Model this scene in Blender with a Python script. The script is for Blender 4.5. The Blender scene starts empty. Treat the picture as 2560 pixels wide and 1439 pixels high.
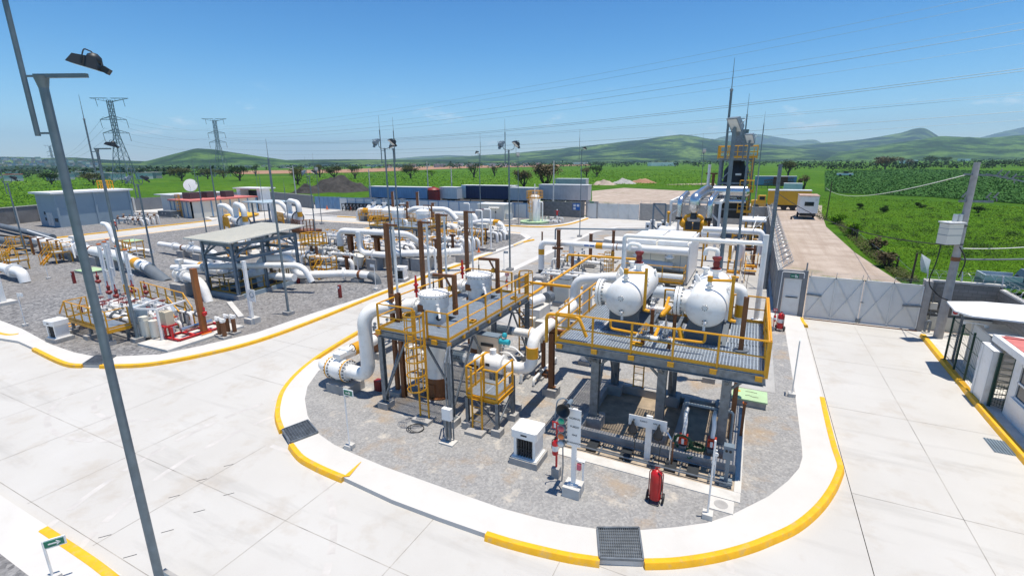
import bpy,math,random
import numpy as np
from mathutils import Vector as V,Matrix,noise
RD=math.radians
rnd=random.Random(7)
SC=bpy.context.scene
COL=SC.collection
F,PIT,ROL,YAW,CH=1208.8,.25516,-.009385,-.4616,10.0
_cy,_sy=math.cos(YAW),math.sin(YAW)
_fw=V((_sy,_cy,0));_rt=V((_cy,-_sy,0));_up=V((0,0,1))
_f=_fw*math.cos(PIT)-_up*math.sin(PIT);_u=_up*math.cos(PIT)+_fw*math.sin(PIT)
CR=_rt*math.cos(ROL)+_u*math.sin(ROL);CU=_u*math.cos(ROL)-_rt*math.sin(ROL);CF=_f
CP=V((0,0,CH))
def ray(x,y):return CR*((x-1280)/F)-CU*((y-719.5)/F)+CF
def G(x,y,z=0.0):
 d=ray(x,y);return CP+d*((z-CH)/d.z)
def GY(x,y,Y):
 d=ray(x,y);return CP+d*(Y/d.y)
def GX(x,y,X):
 d=ray(x,y);return CP+d*(X/d.x)
def GD(x,y,D):
 return CP+ray(x,y)*D
def PX(p):
 d=V(p)-CP;w=d.dot(CF);return 1280+F*d.dot(CR)/w,719.5-F*d.dot(CU)/w
def HT(x,y,yt,z=0.0):
 b=G(x,y,z);lo,hi=0.,90.
 for _ in range(50):
  m=(lo+hi)/2
  if PX(b+V((0,0,m)))[1]>yt:lo=m
  else:hi=m
 return lo
def mat(name,col,rough=.5,metal=0.,var=.10,scale=1.5,bump=0.,bscale=60.,dirt=None,dirt_amt=.5,dscale=.8,spec=.5):
 m=bpy.data.materials.new(name);m.use_nodes=True
 nt=m.node_tree;N=nt.nodes;L=nt.links;b=N['Principled BSDF']
 b.inputs['Roughness'].default_value=rough;b.inputs['Metallic'].default_value=metal
 b.inputs['Specular IOR Level'].default_value=spec
 geo=N.new('ShaderNodeNewGeometry')
 n1=N.new('ShaderNodeTexNoise');n1.inputs['Scale'].default_value=scale;n1.inputs['Detail'].default_value=6
 L.new(geo.outputs['Position'],n1.inputs['Vector'])
 r=N.new('ShaderNodeValToRGB');L.new(n1.outputs['Fac'],r.inputs['Fac'])
 r.color_ramp.elements[0].position=.3;r.color_ramp.elements[1].position=.7
 lo=[max(0,c*(1-var))for c in col];hi=[min(1,c*(1+var))for c in col]
 r.color_ramp.elements[0].color=(*lo,1);r.color_ramp.elements[1].color=(*hi,1)
 out=r.outputs['Color']
 if dirt:
  n2=N.new('ShaderNodeTexNoise');n2.inputs['Scale'].default_value=dscale;n2.inputs['Detail'].default_value=9;n2.inputs['Roughness'].default_value=.65
  L.new(geo.outputs['Position'],n2.inputs['Vector'])
  r2=N.new('ShaderNodeValToRGB');r2.color_ramp.elements[0].position=.52;r2.color_ramp.elements[1].position=.72
  r2.color_ramp.elements[0].color=(0,0,0,1);r2.color_ramp.elements[1].color=(dirt_amt,)*3+(1,)
  L.new(n2.outputs['Fac'],r2.inputs['Fac'])
  mx=N.new('ShaderNodeMixRGB');L.new(r2.outputs['Color'],mx.inputs['Fac']);L.new(out,mx.inputs['Color1']);mx.inputs['Color2'].default_value=(*dirt,1)
  out=mx.outputs['Color']
 L.new(out,b.inputs['Base Color'])
 if bump:
  n3=N.new('ShaderNodeTexNoise');n3.inputs['Scale'].default_value=bscale;n3.inputs['Detail'].default_value=4
  L.new(geo.outputs['Position'],n3.inputs['Vector'])
  bp=N.new('ShaderNodeBump');bp.inputs['Strength'].default_value=bump;bp.inputs['Distance'].default_value=.02
  L.new(n3.outputs['Fac'],bp.inputs['Height']);L.new(bp.outputs['Normal'],b.inputs['Normal'])
 return m
M={}
M['white']=mat('white_paint',(.84,.83,.80),.38,var=.05,scale=.7,dirt=(.55,.48,.38),dirt_amt=.4,dscale=2.6)
M['cream']=mat('cream_paint',(.70,.67,.58),.45,var=.06,dirt=(.45,.40,.32),dirt_amt=.3,dscale=1.5)
M['yellow']=mat('yellow_paint',(.72,.34,.007),.42,var=.14,scale=3,dirt=(.45,.2,.03),dirt_amt=.35,dscale=3)
M['kerbyellow']=mat('kerb_yellow_paint',(.80,.42,.008),.65,var=.10,scale=3,dirt=(.48,.36,.18),dirt_amt=.75,dscale=3.5,bump=.2)
M['brown']=mat('rust_brown_paint',(.20,.072,.022),.5,var=.15,scale=3,dirt=(.11,.045,.02),dirt_amt=.4,dscale=2)
M['red']=mat('red_paint',(.52,.012,.015),.35,var=.10)
M['darkred']=mat('dark_red_paint',(.22,.018,.016),.5,var=.15)
M['galv']=mat('galvanised_steel',(.19,.215,.24),.5,.5,var=.3,scale=6,dirt=(.08,.095,.11),dirt_amt=.6,dscale=3)
M['deck']=mat('galvanised_grating',(.40,.46,.52),.5,.4,var=.12,scale=6)
M['grey']=mat('grey_paint',(.17,.22,.265),.5,.1,var=.15)
M['polegrey']=mat('pole_grey_steel',(.17,.21,.235),.5,.35,var=.14,scale=4)
M['dark']=mat('dark_steel',(.035,.04,.045),.5,.3,var=.2)
M['black']=mat('black_rubber',(.015,.015,.016),.6,var=.2)
M['stain']=mat('stainless_cladding',(.62,.64,.66),.24,.9,var=.08,scale=4)
M['conc']=mat('concrete_grey',(.36,.35,.335),.85,var=.14,scale=3,bump=.25,dirt=(.22,.20,.18),dirt_amt=.5,dscale=1.6)
M['concl']=mat('concrete_light',(.56,.545,.51),.85,var=.10,scale=2,bump=.2,dirt=(.36,.32,.27),dirt_amt=.4,dscale=1.4)
M['glass']=mat('dark_window_glass',(.02,.028,.035),.08,var=.1)
M['lamp']=mat('lamp_glass',(.55,.58,.58),.15,var=.05)
M['green']=mat('sign_green',(.005,.17,.10),.5,var=.05)
M['blue']=mat('sign_blue',(.01,.12,.42),.5,var=.06)
M['ltgreen']=mat('pale_green_lid',(.40,.56,.32),.6,var=.06,dirt=(.3,.3,.2),dirt_amt=.3)
M['orange']=mat('orange_paint',(.72,.16,.02),.5,var=.1)
M['teal']=mat('teal_valve',(.02,.35,.42),.5)
M['text']=mat('black_lettering',(.02,.02,.022),.6,var=.05)
M['wtext']=mat('white_lettering',(.78,.78,.76),.6,var=.03)
M['redroof']=mat('red_roof',(.56,.17,.15),.7,var=.12,scale=2,dirt=(.36,.12,.09),dirt_amt=.5)
M['pipegrey']=mat('grey_pipe_wrap',(.13,.15,.17),.6,var=.12)
M['darkgreen']=mat('dark_green_fence',(.008,.045,.03),.5,var=.1)
class MB:
 def __init__(s):s.v=[];s.f=[];s.m=[];s.mi=0;s.pr=[]
 def add(s,vs,fs):
  o=len(s.v);s.pr.append((o,len(s.f)));s.v+=[tuple(p)for p in vs]
  for f in fs:s.f.append(tuple(i+o for i in f));s.m.append(s.mi)
  return s
 def mat(s,i):s.mi=i;return s
 def split(s,k=1):
  out=[];P=s.pr+[(len(s.v),len(s.f))]
  for i in range(0,len(s.pr),k):
   a,b=P[i],P[min(i+k,len(s.pr))];q=MB();q.v=s.v[a[0]:b[0]];q.f=[tuple(j-a[0]for j in f)for f in s.f[a[1]:b[1]]];q.m=s.m[a[1]:b[1]];out.append(q)
  return out
 def box(s,x0,y0,z0,x1,y1,z1):
  x0,x1=min(x0,x1),max(x0,x1);y0,y1=min(y0,y1),max(y0,y1);z0,z1=min(z0,z1),max(z0,z1)
  return s.add([(x0,y0,z0),(x1,y0,z0),(x1,y1,z0),(x0,y1,z0),(x0,y0,z1),(x1,y0,z1),(x1,y1,z1),(x0,y1,z1)],[(3,2,1,0),(4,5,6,7),(0,1,5,4),(1,2,6,5),(2,3,7,6),(3,0,4,7)])
 def cb(s,c,sx,sy,sz,rz=0,ry=0,rx=0):
  m=Matrix.Rotation(rz,3,'Z')@Matrix.Rotation(ry,3,'Y')@Matrix.Rotation(rx,3,'X');c=V(c)
  vs=[c+m@V((a*sx/2,b*sy/2,d*sz/2))for d in(-1,1)for a,b in((-1,-1),(1,-1),(1,1),(-1,1))]
  return s.add(vs,[(3,2,1,0),(4,5,6,7),(0,1,5,4),(1,2,6,5),(2,3,7,6),(3,0,4,7)])
 def bar(s,p,q,w,h=None,up=(0,0,1)):
  h=h or w;p,q=V(p),V(q);d=(q-p).normalized();u=V(up)
  if abs(d.dot(u))>.98:u=V((0,1,0))
  a=d.cross(u).normalized();b=a.cross(d)
  vs=[e+a*(i*w/2)+b*(j*h/2)for e in(p,q)for i,j in((-1,-1),(1,-1),(1,1),(-1,1))]
  return s.add(vs,[(3,2,1,0),(4,5,6,7),(0,1,5,4),(1,2,6,5),(2,3,7,6),(3,0,4,7)])
 def ibeam(s,p,q,w,h,t=.02,up=(0,0,1)):
  p,q=V(p),V(q);d=(q-p).normalized();u=V(up)
  if abs(d.dot(u))>.98:u=V((0,1,0))
  a=d.cross(u).normalized();b=a.cross(d)
  s.bar(p+b*(h/2-t/2),q+b*(h/2-t/2),w,t,b);s.bar(p-b*(h/2-t/2),q-b*(h/2-t/2),w,t,b)
  return s.bar(p,q,t,h-2*t,b)
 def cyl(s,p,q,r,r2=None,n=12,caps=True):
  p,q=V(p),V(q);r2=r if r2 is None else r2;d=(q-p).normalized()
  u=V((0,0,1))if abs(d.z)<.95 else V((0,1,0))
  a=d.cross(u).normalized();b=a.cross(d)
  cs=[(math.cos(2*math.pi*i/n),math.sin(2*math.pi*i/n))for i in range(n)]
  vs=[p+(a*c+b*t)*r for c,t in cs]+[q+(a*c+b*t)*r2 for c,t in cs]
  fs=[(i,i+n,(i+1)%n+n,(i+1)%n)for i in range(n)]
  if caps:fs+=[tuple(range(n)),tuple(range(2*n-1,n-1,-1))]
  return s.add(vs,fs)
 def lathe(s,o,ax,prof,n=20):
  o,d=V(o),V(ax).normalized();u=V((0,0,1))if abs(d.z)<.95 else V((0,1,0))
  a=d.cross(u).normalized();b=a.cross(d);vs=[];fs=[]
  for t,r in prof:
   for i in range(n):
    w=2*math.pi*i/n;vs.append(o+d*t+(a*math.cos(w)+b*math.sin(w))*max(r,1e-4))
  for k in range(len(prof)-1):
   for i in range(n):
    j=(i+1)%n;fs.append((k*n+i,(k+1)*n+i,(k+1)*n+j,k*n+j))
  if prof[0][1]>.002:fs.append(tuple(range(n)))
  if prof[-1][1]>.002:fs.append(tuple(range(len(prof)*n-1,(len(prof)-1)*n-1,-1)))
  return s.add(vs,fs)
 def sph(s,c,r,n=12,sq=(1,1,1)):
  k=n//2;c=V(c);vs=[];fs=[]
  for j in range(k+1):
   th=math.pi*j/k
   for i in range(n):
    ph=2*math.pi*i/n
    vs.append(c+V((math.sin(th)*math.cos(ph)*r*sq[0],math.sin(th)*math.sin(ph)*r*sq[1],math.cos(th)*r*sq[2])))
  for j in range(k):
   for i in range(n):fs.append((j*n+i,(j+1)*n+i,(j+1)*n+(i+1)%n,j*n+(i+1)%n))
  return s.add(vs,fs)
 def tube(s,pts,r,n=10,bend=0.,seg=6,closed=False,caps=True):
  pts=[V(p)for p in pts]
  if bend>0:
   out=[pts[0]]
   for i in range(1,len(pts)-1):
    A,B,Cc=pts[i-1],pts[i],pts[i+1];d1=(A-B);d2=(Cc-B)
    l=min(bend,d1.length*.49,d2.length*.49);p1=B+d1.normalized()*l;p2=B+d2.normalized()*l
    for k in range(seg+1):
     t=k/seg;out.append(p1*(1-t)**2+B*(2*t*(1-t))+p2*t*t)
   out.append(pts[-1]);pts=out
  q=[pts[0]]
  for p in pts[1:]:
   if(p-q[-1]).length>1e-5:q.append(p)
  pts=q;m=len(pts)
  T=[]
  for i in range(m):
   if closed:t=pts[(i+1)%m]-pts[i-1]
   else:t=pts[min(i+1,m-1)]-pts[max(i-1,0)]
   T.append(t.normalized())
  u=V((0,0,1))if abs(T[0].z)<.95 else V((0,1,0))
  a=T[0].cross(u).normalized();vs=[]
  for i in range(m):
   a=(a-T[i]*a.dot(T[i])).normalized();b=a.cross(T[i])
   for k in range(n):
    w=2*math.pi*k/n;vs.append(pts[i]+(a*math.cos(w)+b*math.sin(w))*r)
  fs=[]
  for i in range(m if closed else m-1):
   j=(i+1)%m
   for k in range(n):fs.append((i*n+k,j*n+k,j*n+(k+1)%n,i*n+(k+1)%n))
  if caps and not closed:fs+=[tuple(range(n)),tuple(range(m*n-1,(m-1)*n-1,-1))]
  return s.add(vs,fs)
 def ring(s,c,ax,R,r,n=20,k=6):
  d=V(ax).normalized();u=V((0,0,1))if abs(d.z)<.95 else V((0,1,0));a=d.cross(u).normalized();b=a.cross(d);c=V(c)
  return s.tube([c+(a*math.cos(2*math.pi*i/n)+b*math.sin(2*math.pi*i/n))*R for i in range(n)],r,k,closed=True)
 def prism(s,poly,z0,z1):
  n=len(poly);ar=sum(poly[i][0]*poly[(i+1)%n][1]-poly[(i+1)%n][0]*poly[i][1]for i in range(n))
  if ar<0:poly=poly[::-1]
  vs=[(p[0],p[1],z0)for p in poly]+[(p[0],p[1],z1)for p in poly]
  return s.add(vs,[tuple(range(n-1,-1,-1)),tuple(range(n,2*n))]+[(i,(i+1)%n,(i+1)%n+n,i+n)for i in range(n)])
 def quad(s,*p):return s.add(p,[tuple(range(len(p)))])
def make_mesh(name,mb,mats,off,smooth=38):
 me=bpy.data.meshes.new(name)
 me.from_pydata([(a-off[0],b-off[1],c-off[2])for a,b,c in mb.v],[],mb.f)
 mats=mats if isinstance(mats,(list,tuple))else[mats]
 for k in mats:me.materials.append(M[k]if isinstance(k,str)else k)
 if len(mats)>1:me.polygons.foreach_set('material_index',mb.m)
 me.polygons.foreach_set('use_smooth',[True]*len(me.polygons))
 if smooth is not None:me.set_sharp_from_angle(angle=RD(smooth))
 me.update();return me
OFF={}
def thing(name,label,cat,loc,group=None,rz=0):
 o=bpy.data.objects.new(name,None);COL.objects.link(o);o.empty_display_size=.3
 o.location=loc;o.rotation_euler=(0,0,rz);OFF[o.name]=V(loc)if not rz else V((0,0,0))
 o['label']=label;o['category']=cat
 if group:o['group']=group
 return o
SPLIT={'legs':('leg',1),'posts':('post',1),'piers':('pier',1),'brown_posts':('post',1),'pilasters':('pilaster',1),'pumps':('pump',1),'caps':('cap',1),'wheels':('wheel',1),'vent_caps':('vent_cap',1),'pipe_sleeper':('pipe_sleeper',1),'bolt_arm':('bolt_arm',1),'straps':('strap',1),'supports':('support_block',2),'gauges':('gauge',1),'brace':('brace',1),'switch':('switch',1),'treads':('tread',1),'meters':('meter',1),'cables':('cable',1),'tubing':('tube',1),'conduit':('conduit',1),'bed_wall':('bed_wall',1),'trim':('trim',1),'support_frame':('support_frame',1),'frame_beams':('beam',3),'plinth':('plinth',1),'wall_units':('unit',1),'yellow_gasket':('yellow_gasket',1),'level_pipe':('level_pipe',1),'clamp':('clamp',1),'bolts':('flange_bolts',18),'wire_brackets':('wire_bracket',10**6)}
def part(par,name,mb,mats,label=None,smooth=38,kind=None):
 if name in SPLIT and isinstance(mats,str):
  n,k=SPLIT[name];k=1 if n=='beam' and mb.pr and len(mb.pr)%3 else k;q=mb.split(k)
  if len(q)>1:return[part(par,n+('' if n not in SPLIT else ''),x,[mats],label,smooth,kind)for x in q][0]
 off=OFF[par.name]
 o=bpy.data.objects.new(name,make_mesh(name,mb,mats,off,smooth));COL.objects.link(o);o.parent=par
 OFF[o.name]=off
 if label:o['label']=label
 if kind:o['kind']=kind
 return o
def solo(name,label,cat,mb,mats,group=None,kind=None,loc=None,smooth=38):
 if loc is None:
  a=np.array(mb.v);lo,hi=a.min(0),a.max(0);loc=((lo[0]+hi[0])/2,(lo[1]+hi[1])/2,lo[2])
 o=bpy.data.objects.new(name,make_mesh(name,mb,mats,loc,smooth));COL.objects.link(o);o.location=loc
 OFF[o.name]=V(loc)
 if kind:o['kind']=kind
 if label:o['label']=label
 if cat:o['category']=cat
 if group:o['group']=group
 return o
def struct(name,mb,mats,smooth=38):
 o=solo(name,None,None,mb,mats,kind='structure',loc=(0,0,0),smooth=smooth);return o
def dup(root,loc,rz=None,label=None,group=None,sc=None):
 def cp(o,par):
  c=o.copy();COL.objects.link(c)
  if par:c.parent=par
  for ch in o.children:cp(ch,c)
  return c
 r=cp(root,None);r.location=loc
 if rz is not None:r.rotation_euler=(0,0,rz)
 if sc:r.scale=sc if isinstance(sc,tuple)else(sc,)*3
 if label:r['label']=label
 if group:r['group']=group
 return r
def text_mesh(par,name,s,size,loc,rot,m='text',ext=.002):
 cu=bpy.data.curves.new('lettering','FONT');cu.body=s;cu.size=size;cu.align_x='CENTER';cu.align_y='CENTER';cu.extrude=ext
 t=bpy.data.objects.new('lettering_tmp',cu);COL.objects.link(t)
 me=bpy.data.meshes.new_from_object(t.evaluated_get(bpy.context.evaluated_depsgraph_get()));bpy.data.objects.remove(t)
 me.materials.clear();me.materials.append(M[m])
 mx=Matrix.Translation(V(loc)-OFF[par.name])@rot.to_4x4()
 me.transform(mx)
 o=bpy.data.objects.new(name,me);COL.objects.link(o);o.parent=par;OFF[o.name]=OFF[par.name]
 return o
def facing(yaw,tilt=math.pi/2):
 return Matrix.Rotation(yaw,3,'Z')@Matrix.Rotation(tilt,3,'X')
def rails(mb,pts,h=1.07,sp=1.3,r=.033,toe=.12,closed=False,mid=True,posts=True):
 pts=[V(p)for p in pts];P=pts+([pts[0]]if closed else[])
 for z in([h,h*.52]if mid else[h]):
  mb.tube([p+V((0,0,z))for p in P],r if z==h else r*.8,6)
 first=True
 for a,b in zip(P[:-1],P[1:]):
  if toe:mb.bar(a+V((0,0,toe/2)),b+V((0,0,toe/2)),.012,toe)
  if posts:
   n=max(1,round((b-a).length/sp))
   for i in range(0 if first and not closed else 1,n+1):
    p=a.lerp(b,i/n);mb.bar(p-V((0,0,.12)),p+V((0,0,h)),r*2,r*2)
  first=False
 return mb
def grating(mb,x0,y0,x1,y1,z,along='y',sp=.1,w=.035,t=.03):
 w*=.75
 if along=='y':
  n=int((x1-x0)/sp)
  for i in range(n+1):
   x=x0+(x1-x0)*i/n;mb.box(x-w/2,y0,z-t,x+w/2,y1,z)
  k=max(1,int((y1-y0)/.5))
  for i in range(k+1):
   y=y0+(y1-y0)*i/k;mb.box(x0,y-.012,z-t,x1,y+.012,z-.006)
  k=int((y1-y0)/.05)
  for i in range(k):y=y0+.05*(i+.5);mb.box(x0,y-.009,z-t,x1,y+.009,z-.008)
 else:
  n=int((y1-y0)/sp)
  for i in range(n+1):
   y=y0+(y1-y0)*i/n;mb.box(x0,y-w/2,z-t,x1,y+w/2,z)
  k=max(1,int((x1-x0)/.5))
  for i in range(k+1):
   x=x0+(x1-x0)*i/k;mb.box(x-.012,y0,z-t,x+.012,y1,z-.006)
  k=int((x1-x0)/.05)
  for i in range(k):x=x0+.05*(i+.5);mb.box(x-.009,y0,z-t,x+.009,y1,z-.008)
 return mb
def flange(mb,c,ax,r,t=.07,n=16,bolts=True):
 c=V(c);d=V(ax).normalized();mb.cyl(c-d*t,c-d*.006,r,n=n);mb.cyl(c+d*.006,c+d*t,r,n=n)
 if bolts:
  u=V((0,0,1))if abs(d.z)<.95 else V((0,1,0));a=d.cross(u).normalized();b=a.cross(d)
  for i in range(10):
   w=2*math.pi*i/10;p=c+(a*math.cos(w)+b*math.sin(w))*(r*.86)
   mb.cyl(p-d*(t+.03),p+d*(t+.03),.018,n=5)
 return mb
def valve_bits(c,ax,r,wheel='z',hw=None):
 """body mesh (with end flanges) and handwheel mesh of a gate valve on a pipe of radius r"""
 c=V(c);d=V(ax).normalized();b=MB()
 L=r*2.6
 b.lathe(c-d*L,d,[(0,r*1.7),(.12*L,r*1.7),(.13*L,r*1.05),(.55*L,r*1.25),(L,r*1.55),(1.45*L,r*1.25),(1.87*L,r*1.05),(1.88*L,r*1.7),(2*L,r*1.7)],14)
 b.cyl(c,c+V((0,0,r*2.4)),r*.7,n=10);b.cyl(c+V((0,0,r*2.4)),c+V((0,0,r*2.75)),r*1.1,n=12)
 w=MB();hw=hw or r*1.5;t=c+V((0,0,r*4.2))
 w.cyl(c+V((0,0,r*2.7)),t+V((0,0,r*.5)),r*.16,n=6);w.ring(t,(0,0,1),hw,r*.13,16,5)
 w.bar(t-V((hw,0,0)),t+V((hw,0,0)),r*.18);w.bar(t-V((0,hw,0)),t+V((0,hw,0)),r*.18)
 return b,w
def valve(par,c,ax,r,bm='white',wm='red',hw=None):
 b,w=valve_bits(c,ax,r,hw=hw);v=part(par,'valve',b,bm);part(v,'handwheel',w,wm);return v
 # ================================================================ world, sun, camera
w=bpy.data.worlds.new('World');SC.world=w;w.use_nodes=True
nt=w.node_tree;N=nt.nodes;L=nt.links
bg=N['Background'];sky=N.new('ShaderNodeTexSky');sky.sky_type='NISHITA';sky.sun_disc=False
SUN=V((.11,.03,1.)).normalized()
sky.sun_elevation=math.asin(SUN.z);sky.sun_rotation=math.atan2(SUN.x,SUN.y);sky.altitude=1900;sky.air_density=1.0;sky.dust_density=1.1;sky.ozone_density=3.
tc=N.new('ShaderNodeTexCoord');mp=N.new('ShaderNodeMapping');mp.inputs['Scale'].default_value=(1,1,3.2)
L.new(tc.outputs['Generated'],mp.inputs['Vector'])
cn=N.new('ShaderNodeTexNoise');cn.inputs['Scale'].default_value=9;cn.inputs['Detail'].default_value=8;cn.inputs['Roughness'].default_value=.62
L.new(mp.outputs['Vector'],cn.inputs['Vector'])
cr=N.new('ShaderNodeValToRGB');cr.color_ramp.elements[0].position=.60;cr.color_ramp.elements[1].position=.74;L.new(cn.outputs['Fac'],cr.inputs['Fac'])
sp=N.new('ShaderNodeSeparateXYZ');L.new(tc.outputs['Generated'],sp.inputs['Vector'])
hr=N.new('ShaderNodeValToRGB');L.new(sp.outputs['Z'],hr.inputs['Fac'])
e=hr.color_ramp.elements;e[0].position=.0;e[0].color=(.25,.25,.25,1);e[1].position=.14;e[1].color=(0,0,0,1)
k=e.new(.03);k.color=(.8,.8,.8,1);k=e.new(.085);k.color=(.55,.55,.55,1)
mu=N.new('ShaderNodeMath');mu.operation='MULTIPLY';L.new(cr.outputs['Color'],mu.inputs[0]);L.new(hr.outputs['Color'],mu.inputs[1])
mx=N.new('ShaderNodeMixRGB');L.new(mu.outputs[0],mx.inputs['Fac']);hs=N.new('ShaderNodeHueSaturation');hs.inputs['Saturation'].default_value=1.22;hs.inputs['Hue'].default_value=.482;hs.inputs['Value'].default_value=1.2;L.new(sky.outputs['Color'],hs.inputs['Color']);tn=N.new('ShaderNodeValToRGB');sz=N.new('ShaderNodeSeparateXYZ');L.new(tc.outputs['Generated'],sz.inputs['Vector']);L.new(sz.outputs['Z'],tn.inputs['Fac']);te=tn.color_ramp.elements;te[0].position=0;te[0].color=(1,1,1,1);te[1].position=1;te[1].color=(.34,.60,.90,1)
for p_,c_ in((.07,(.88,.95,1,1)),(.2,(.52,.76,.97,1)),(.34,(.32,.60,.92,1))):te.new(p_).color=c_
tm=N.new('ShaderNodeMixRGB');tm.blend_type='MULTIPLY';tm.inputs[0].default_value=1;L.new(hs.outputs['Color'],tm.inputs['Color1']);L.new(tn.outputs['Color'],tm.inputs['Color2']);L.new(tm.outputs['Color'],mx.inputs['Color1']);mx.inputs['Color2'].default_value=(9.5,9.6,9.8,1)
L.new(mx.outputs['Color'],bg.inputs['Color']);bg.inputs['Strength'].default_value=.118
sl=bpy.data.lights.new('sun','SUN');sl.energy=5.0;sl.angle=RD(.5);sl.color=(1,.925,.81)
so=bpy.data.objects.new('sun',sl);COL.objects.link(so);so.rotation_euler=SUN.to_track_quat('Z','Y').to_euler()
cam=bpy.data.cameras.new('camera');cam.sensor_width=36;cam.lens=F*36/2560;cam.clip_end=60000;cam.clip_start=.1
co=bpy.data.objects.new('camera',cam);COL.objects.link(co)
co.matrix_world=Matrix(((CR.x,CU.x,-CF.x,CP.x),(CR.y,CU.y,-CF.y,CP.y),(CR.z,CU.z,-CF.z,CP.z),(0,0,0,1)))
SC.camera=co
SC.view_settings.view_transform='Standard';SC.view_settings.look='None';SC.view_settings.exposure=.22;SC.view_settings.gamma=1
SC.cycles.max_bounces=6;SC.cycles.volume_bounces=0
# ================================================================ ground materials
def nodes_mat(name,rough=.9):
 m=bpy.data.materials.new(name);m.use_nodes=True;t=m.node_tree;b=t.nodes['Principled BSDF'];b.inputs['Roughness'].default_value=rough
 b.inputs['Specular IOR Level'].default_value=.08
 g=t.nodes.new('ShaderNodeNewGeometry');return m,t.nodes,t.links,b,g
def nz(N,L,src,scale,detail=5,rough=.55,sc3=None,rot=0):
 n=N.new('ShaderNodeTexNoise');n.inputs['Scale'].default_value=scale;n.inputs['Detail'].default_value=detail;n.inputs['Roughness'].default_value=rough
 if sc3:
  mp=N.new('ShaderNodeMapping');mp.inputs['Scale'].default_value=sc3;mp.inputs['Rotation'].default_value=(0,0,rot);L.new(src,mp.inputs['Vector']);src=mp.outputs['Vector']
 L.new(src,n.inputs['Vector']);return n.outputs['Fac']
def ramp(N,L,src,*stops):
 r=N.new('ShaderNodeValToRGB');L.new(src,r.inputs['Fac']);e=r.color_ramp.elements
 while len(e)<len(stops):e.new(.5)
 for k,(p,c)in enumerate(stops):
  e[k].position=p;e[k].color=(*(c if isinstance(c,tuple)else(c,c,c)),1)
 return r.outputs['Color']
def mixc(N,L,f,a,b,mode='MIX'):
 m=N.new('ShaderNodeMixRGB');m.blend_type=mode
 for i,s in((0,f),(1,a),(2,b)):
  if isinstance(s,(int,float)):m.inputs[i].default_value=s
  elif isinstance(s,tuple):m.inputs[i].default_value=(*s,1)
  else:L.new(s,m.inputs[i])
 return m.outputs['Color']
def bumpn(N,L,b,src,strength,dist):
 p=N.new('ShaderNodeBump');p.inputs['Strength'].default_value=strength;p.inputs['Distance'].default_value=dist;L.new(src,p.inputs['Height']);L.new(p.outputs['Normal'],b.inputs['Normal'])
m,N,L,b,g=nodes_mat('road_concrete',.8);P=g.outputs['Position']
c=ramp(N,L,nz(N,L,P,.22,7,.6),(.3,(.50,.485,.455)),(.7,(.56,.55,.525)))
c=mixc(N,L,ramp(N,L,nz(N,L,P,.55,9,.68),(.52,0.),(.72,.6)),c,(.42,.37,.31))
c=mixc(N,L,ramp(N,L,nz(N,L,P,1.0,6,.6,(.15,1.2,1),.5),(.55,0.),(.72,.5)),c,(.38,.37,.35))
c=mixc(N,L,.12,c,ramp(N,L,nz(N,L,P,40,3),(.3,.3),(.7,.8)),'MULTIPLY')
L.new(c,b.inputs['Base Color']);bumpn(N,L,b,nz(N,L,P,90,3),.15,.01);M['road']=m
m,N,L,b,g=nodes_mat('sidewalk_concrete',.8);P=g.outputs['Position']
c=ramp(N,L,nz(N,L,P,.5,6,.6),(.3,(.54,.525,.495)),(.7,(.60,.585,.56)))
c=mixc(N,L,ramp(N,L,nz(N,L,P,1.1,8,.65),(.58,0.),(.78,.35)),c,(.46,.42,.36))
L.new(c,b.inputs['Base Color']);bumpn(N,L,b,nz(N,L,P,80,3),.15,.01);M['walk']=m
m,N,L,b,g=nodes_mat('grey_slab',.85);P=g.outputs['Position']
c=ramp(N,L,nz(N,L,P,.6,7,.65),(.3,(.33,.325,.315)),(.7,(.44,.435,.42)))
c=mixc(N,L,ramp(N,L,nz(N,L,P,1.4,8,.7),(.55,0.),(.72,.6)),c,(.25,.24,.23))
L.new(c,b.inputs['Base Color']);M['slab']=m
m,N,L,b,g=nodes_mat('crushed_stone',.95);P=g.outputs['Position']
v=N.new('ShaderNodeTexVoronoi');v.inputs['Scale'].default_value=9;L.new(P,v.inputs['Vector'])
v2=N.new('ShaderNodeTexVoronoi');v2.inputs['Scale'].default_value=4.2;L.new(P,v2.inputs['Vector'])
c=ramp(N,L,v.outputs['Color'],(.15,(.085,.088,.095)),(.5,(.20,.20,.205)),(.85,(.38,.375,.37)))
c2=ramp(N,L,v2.outputs['Color'],(.2,(.10,.103,.11)),(.8,(.33,.325,.32)))
c=mixc(N,L,.45,c,c2)
c=mixc(N,L,ramp(N,L,nz(N,L,P,.09,5),(.42,0.),(.68,.5)),c,(.235,.215,.195))
c=mixc(N,L,ramp(N,L,nz(N,L,P,.5,7,.7),(.60,0.),(.74,.4)),c,(.15,.15,.155))
L.new(c,b.inputs['Base Color']);bumpn(N,L,b,v.outputs['Distance'],.9,.05);M['gravel']=m
m,N,L,b,g=nodes_mat('fine_gravel',.9);P=g.outputs['Position']
v=N.new('ShaderNodeTexVoronoi');v.inputs['Scale'].default_value=16;L.new(P,v.inputs['Vector'])
c=ramp(N,L,v.outputs['Color'],(.1,(.19,.188,.186)),(.5,(.29,.287,.283)),(.9,(.44,.43,.41)))
c=mixc(N,L,.55,c,ramp(N,L,nz(N,L,P,1.3,8,.65),(.3,(.23,.228,.227)),(.7,(.345,.34,.33))))
c=mixc(N,L,ramp(N,L,nz(N,L,P,.42,7,.62),(.53,0.),(.66,.8)),c,(.36,.27,.18))
c=mixc(N,L,ramp(N,L,nz(N,L,P,.9,8,.7,None),(.57,0.),(.66,.85)),c,(.50,.46,.40))
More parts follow.
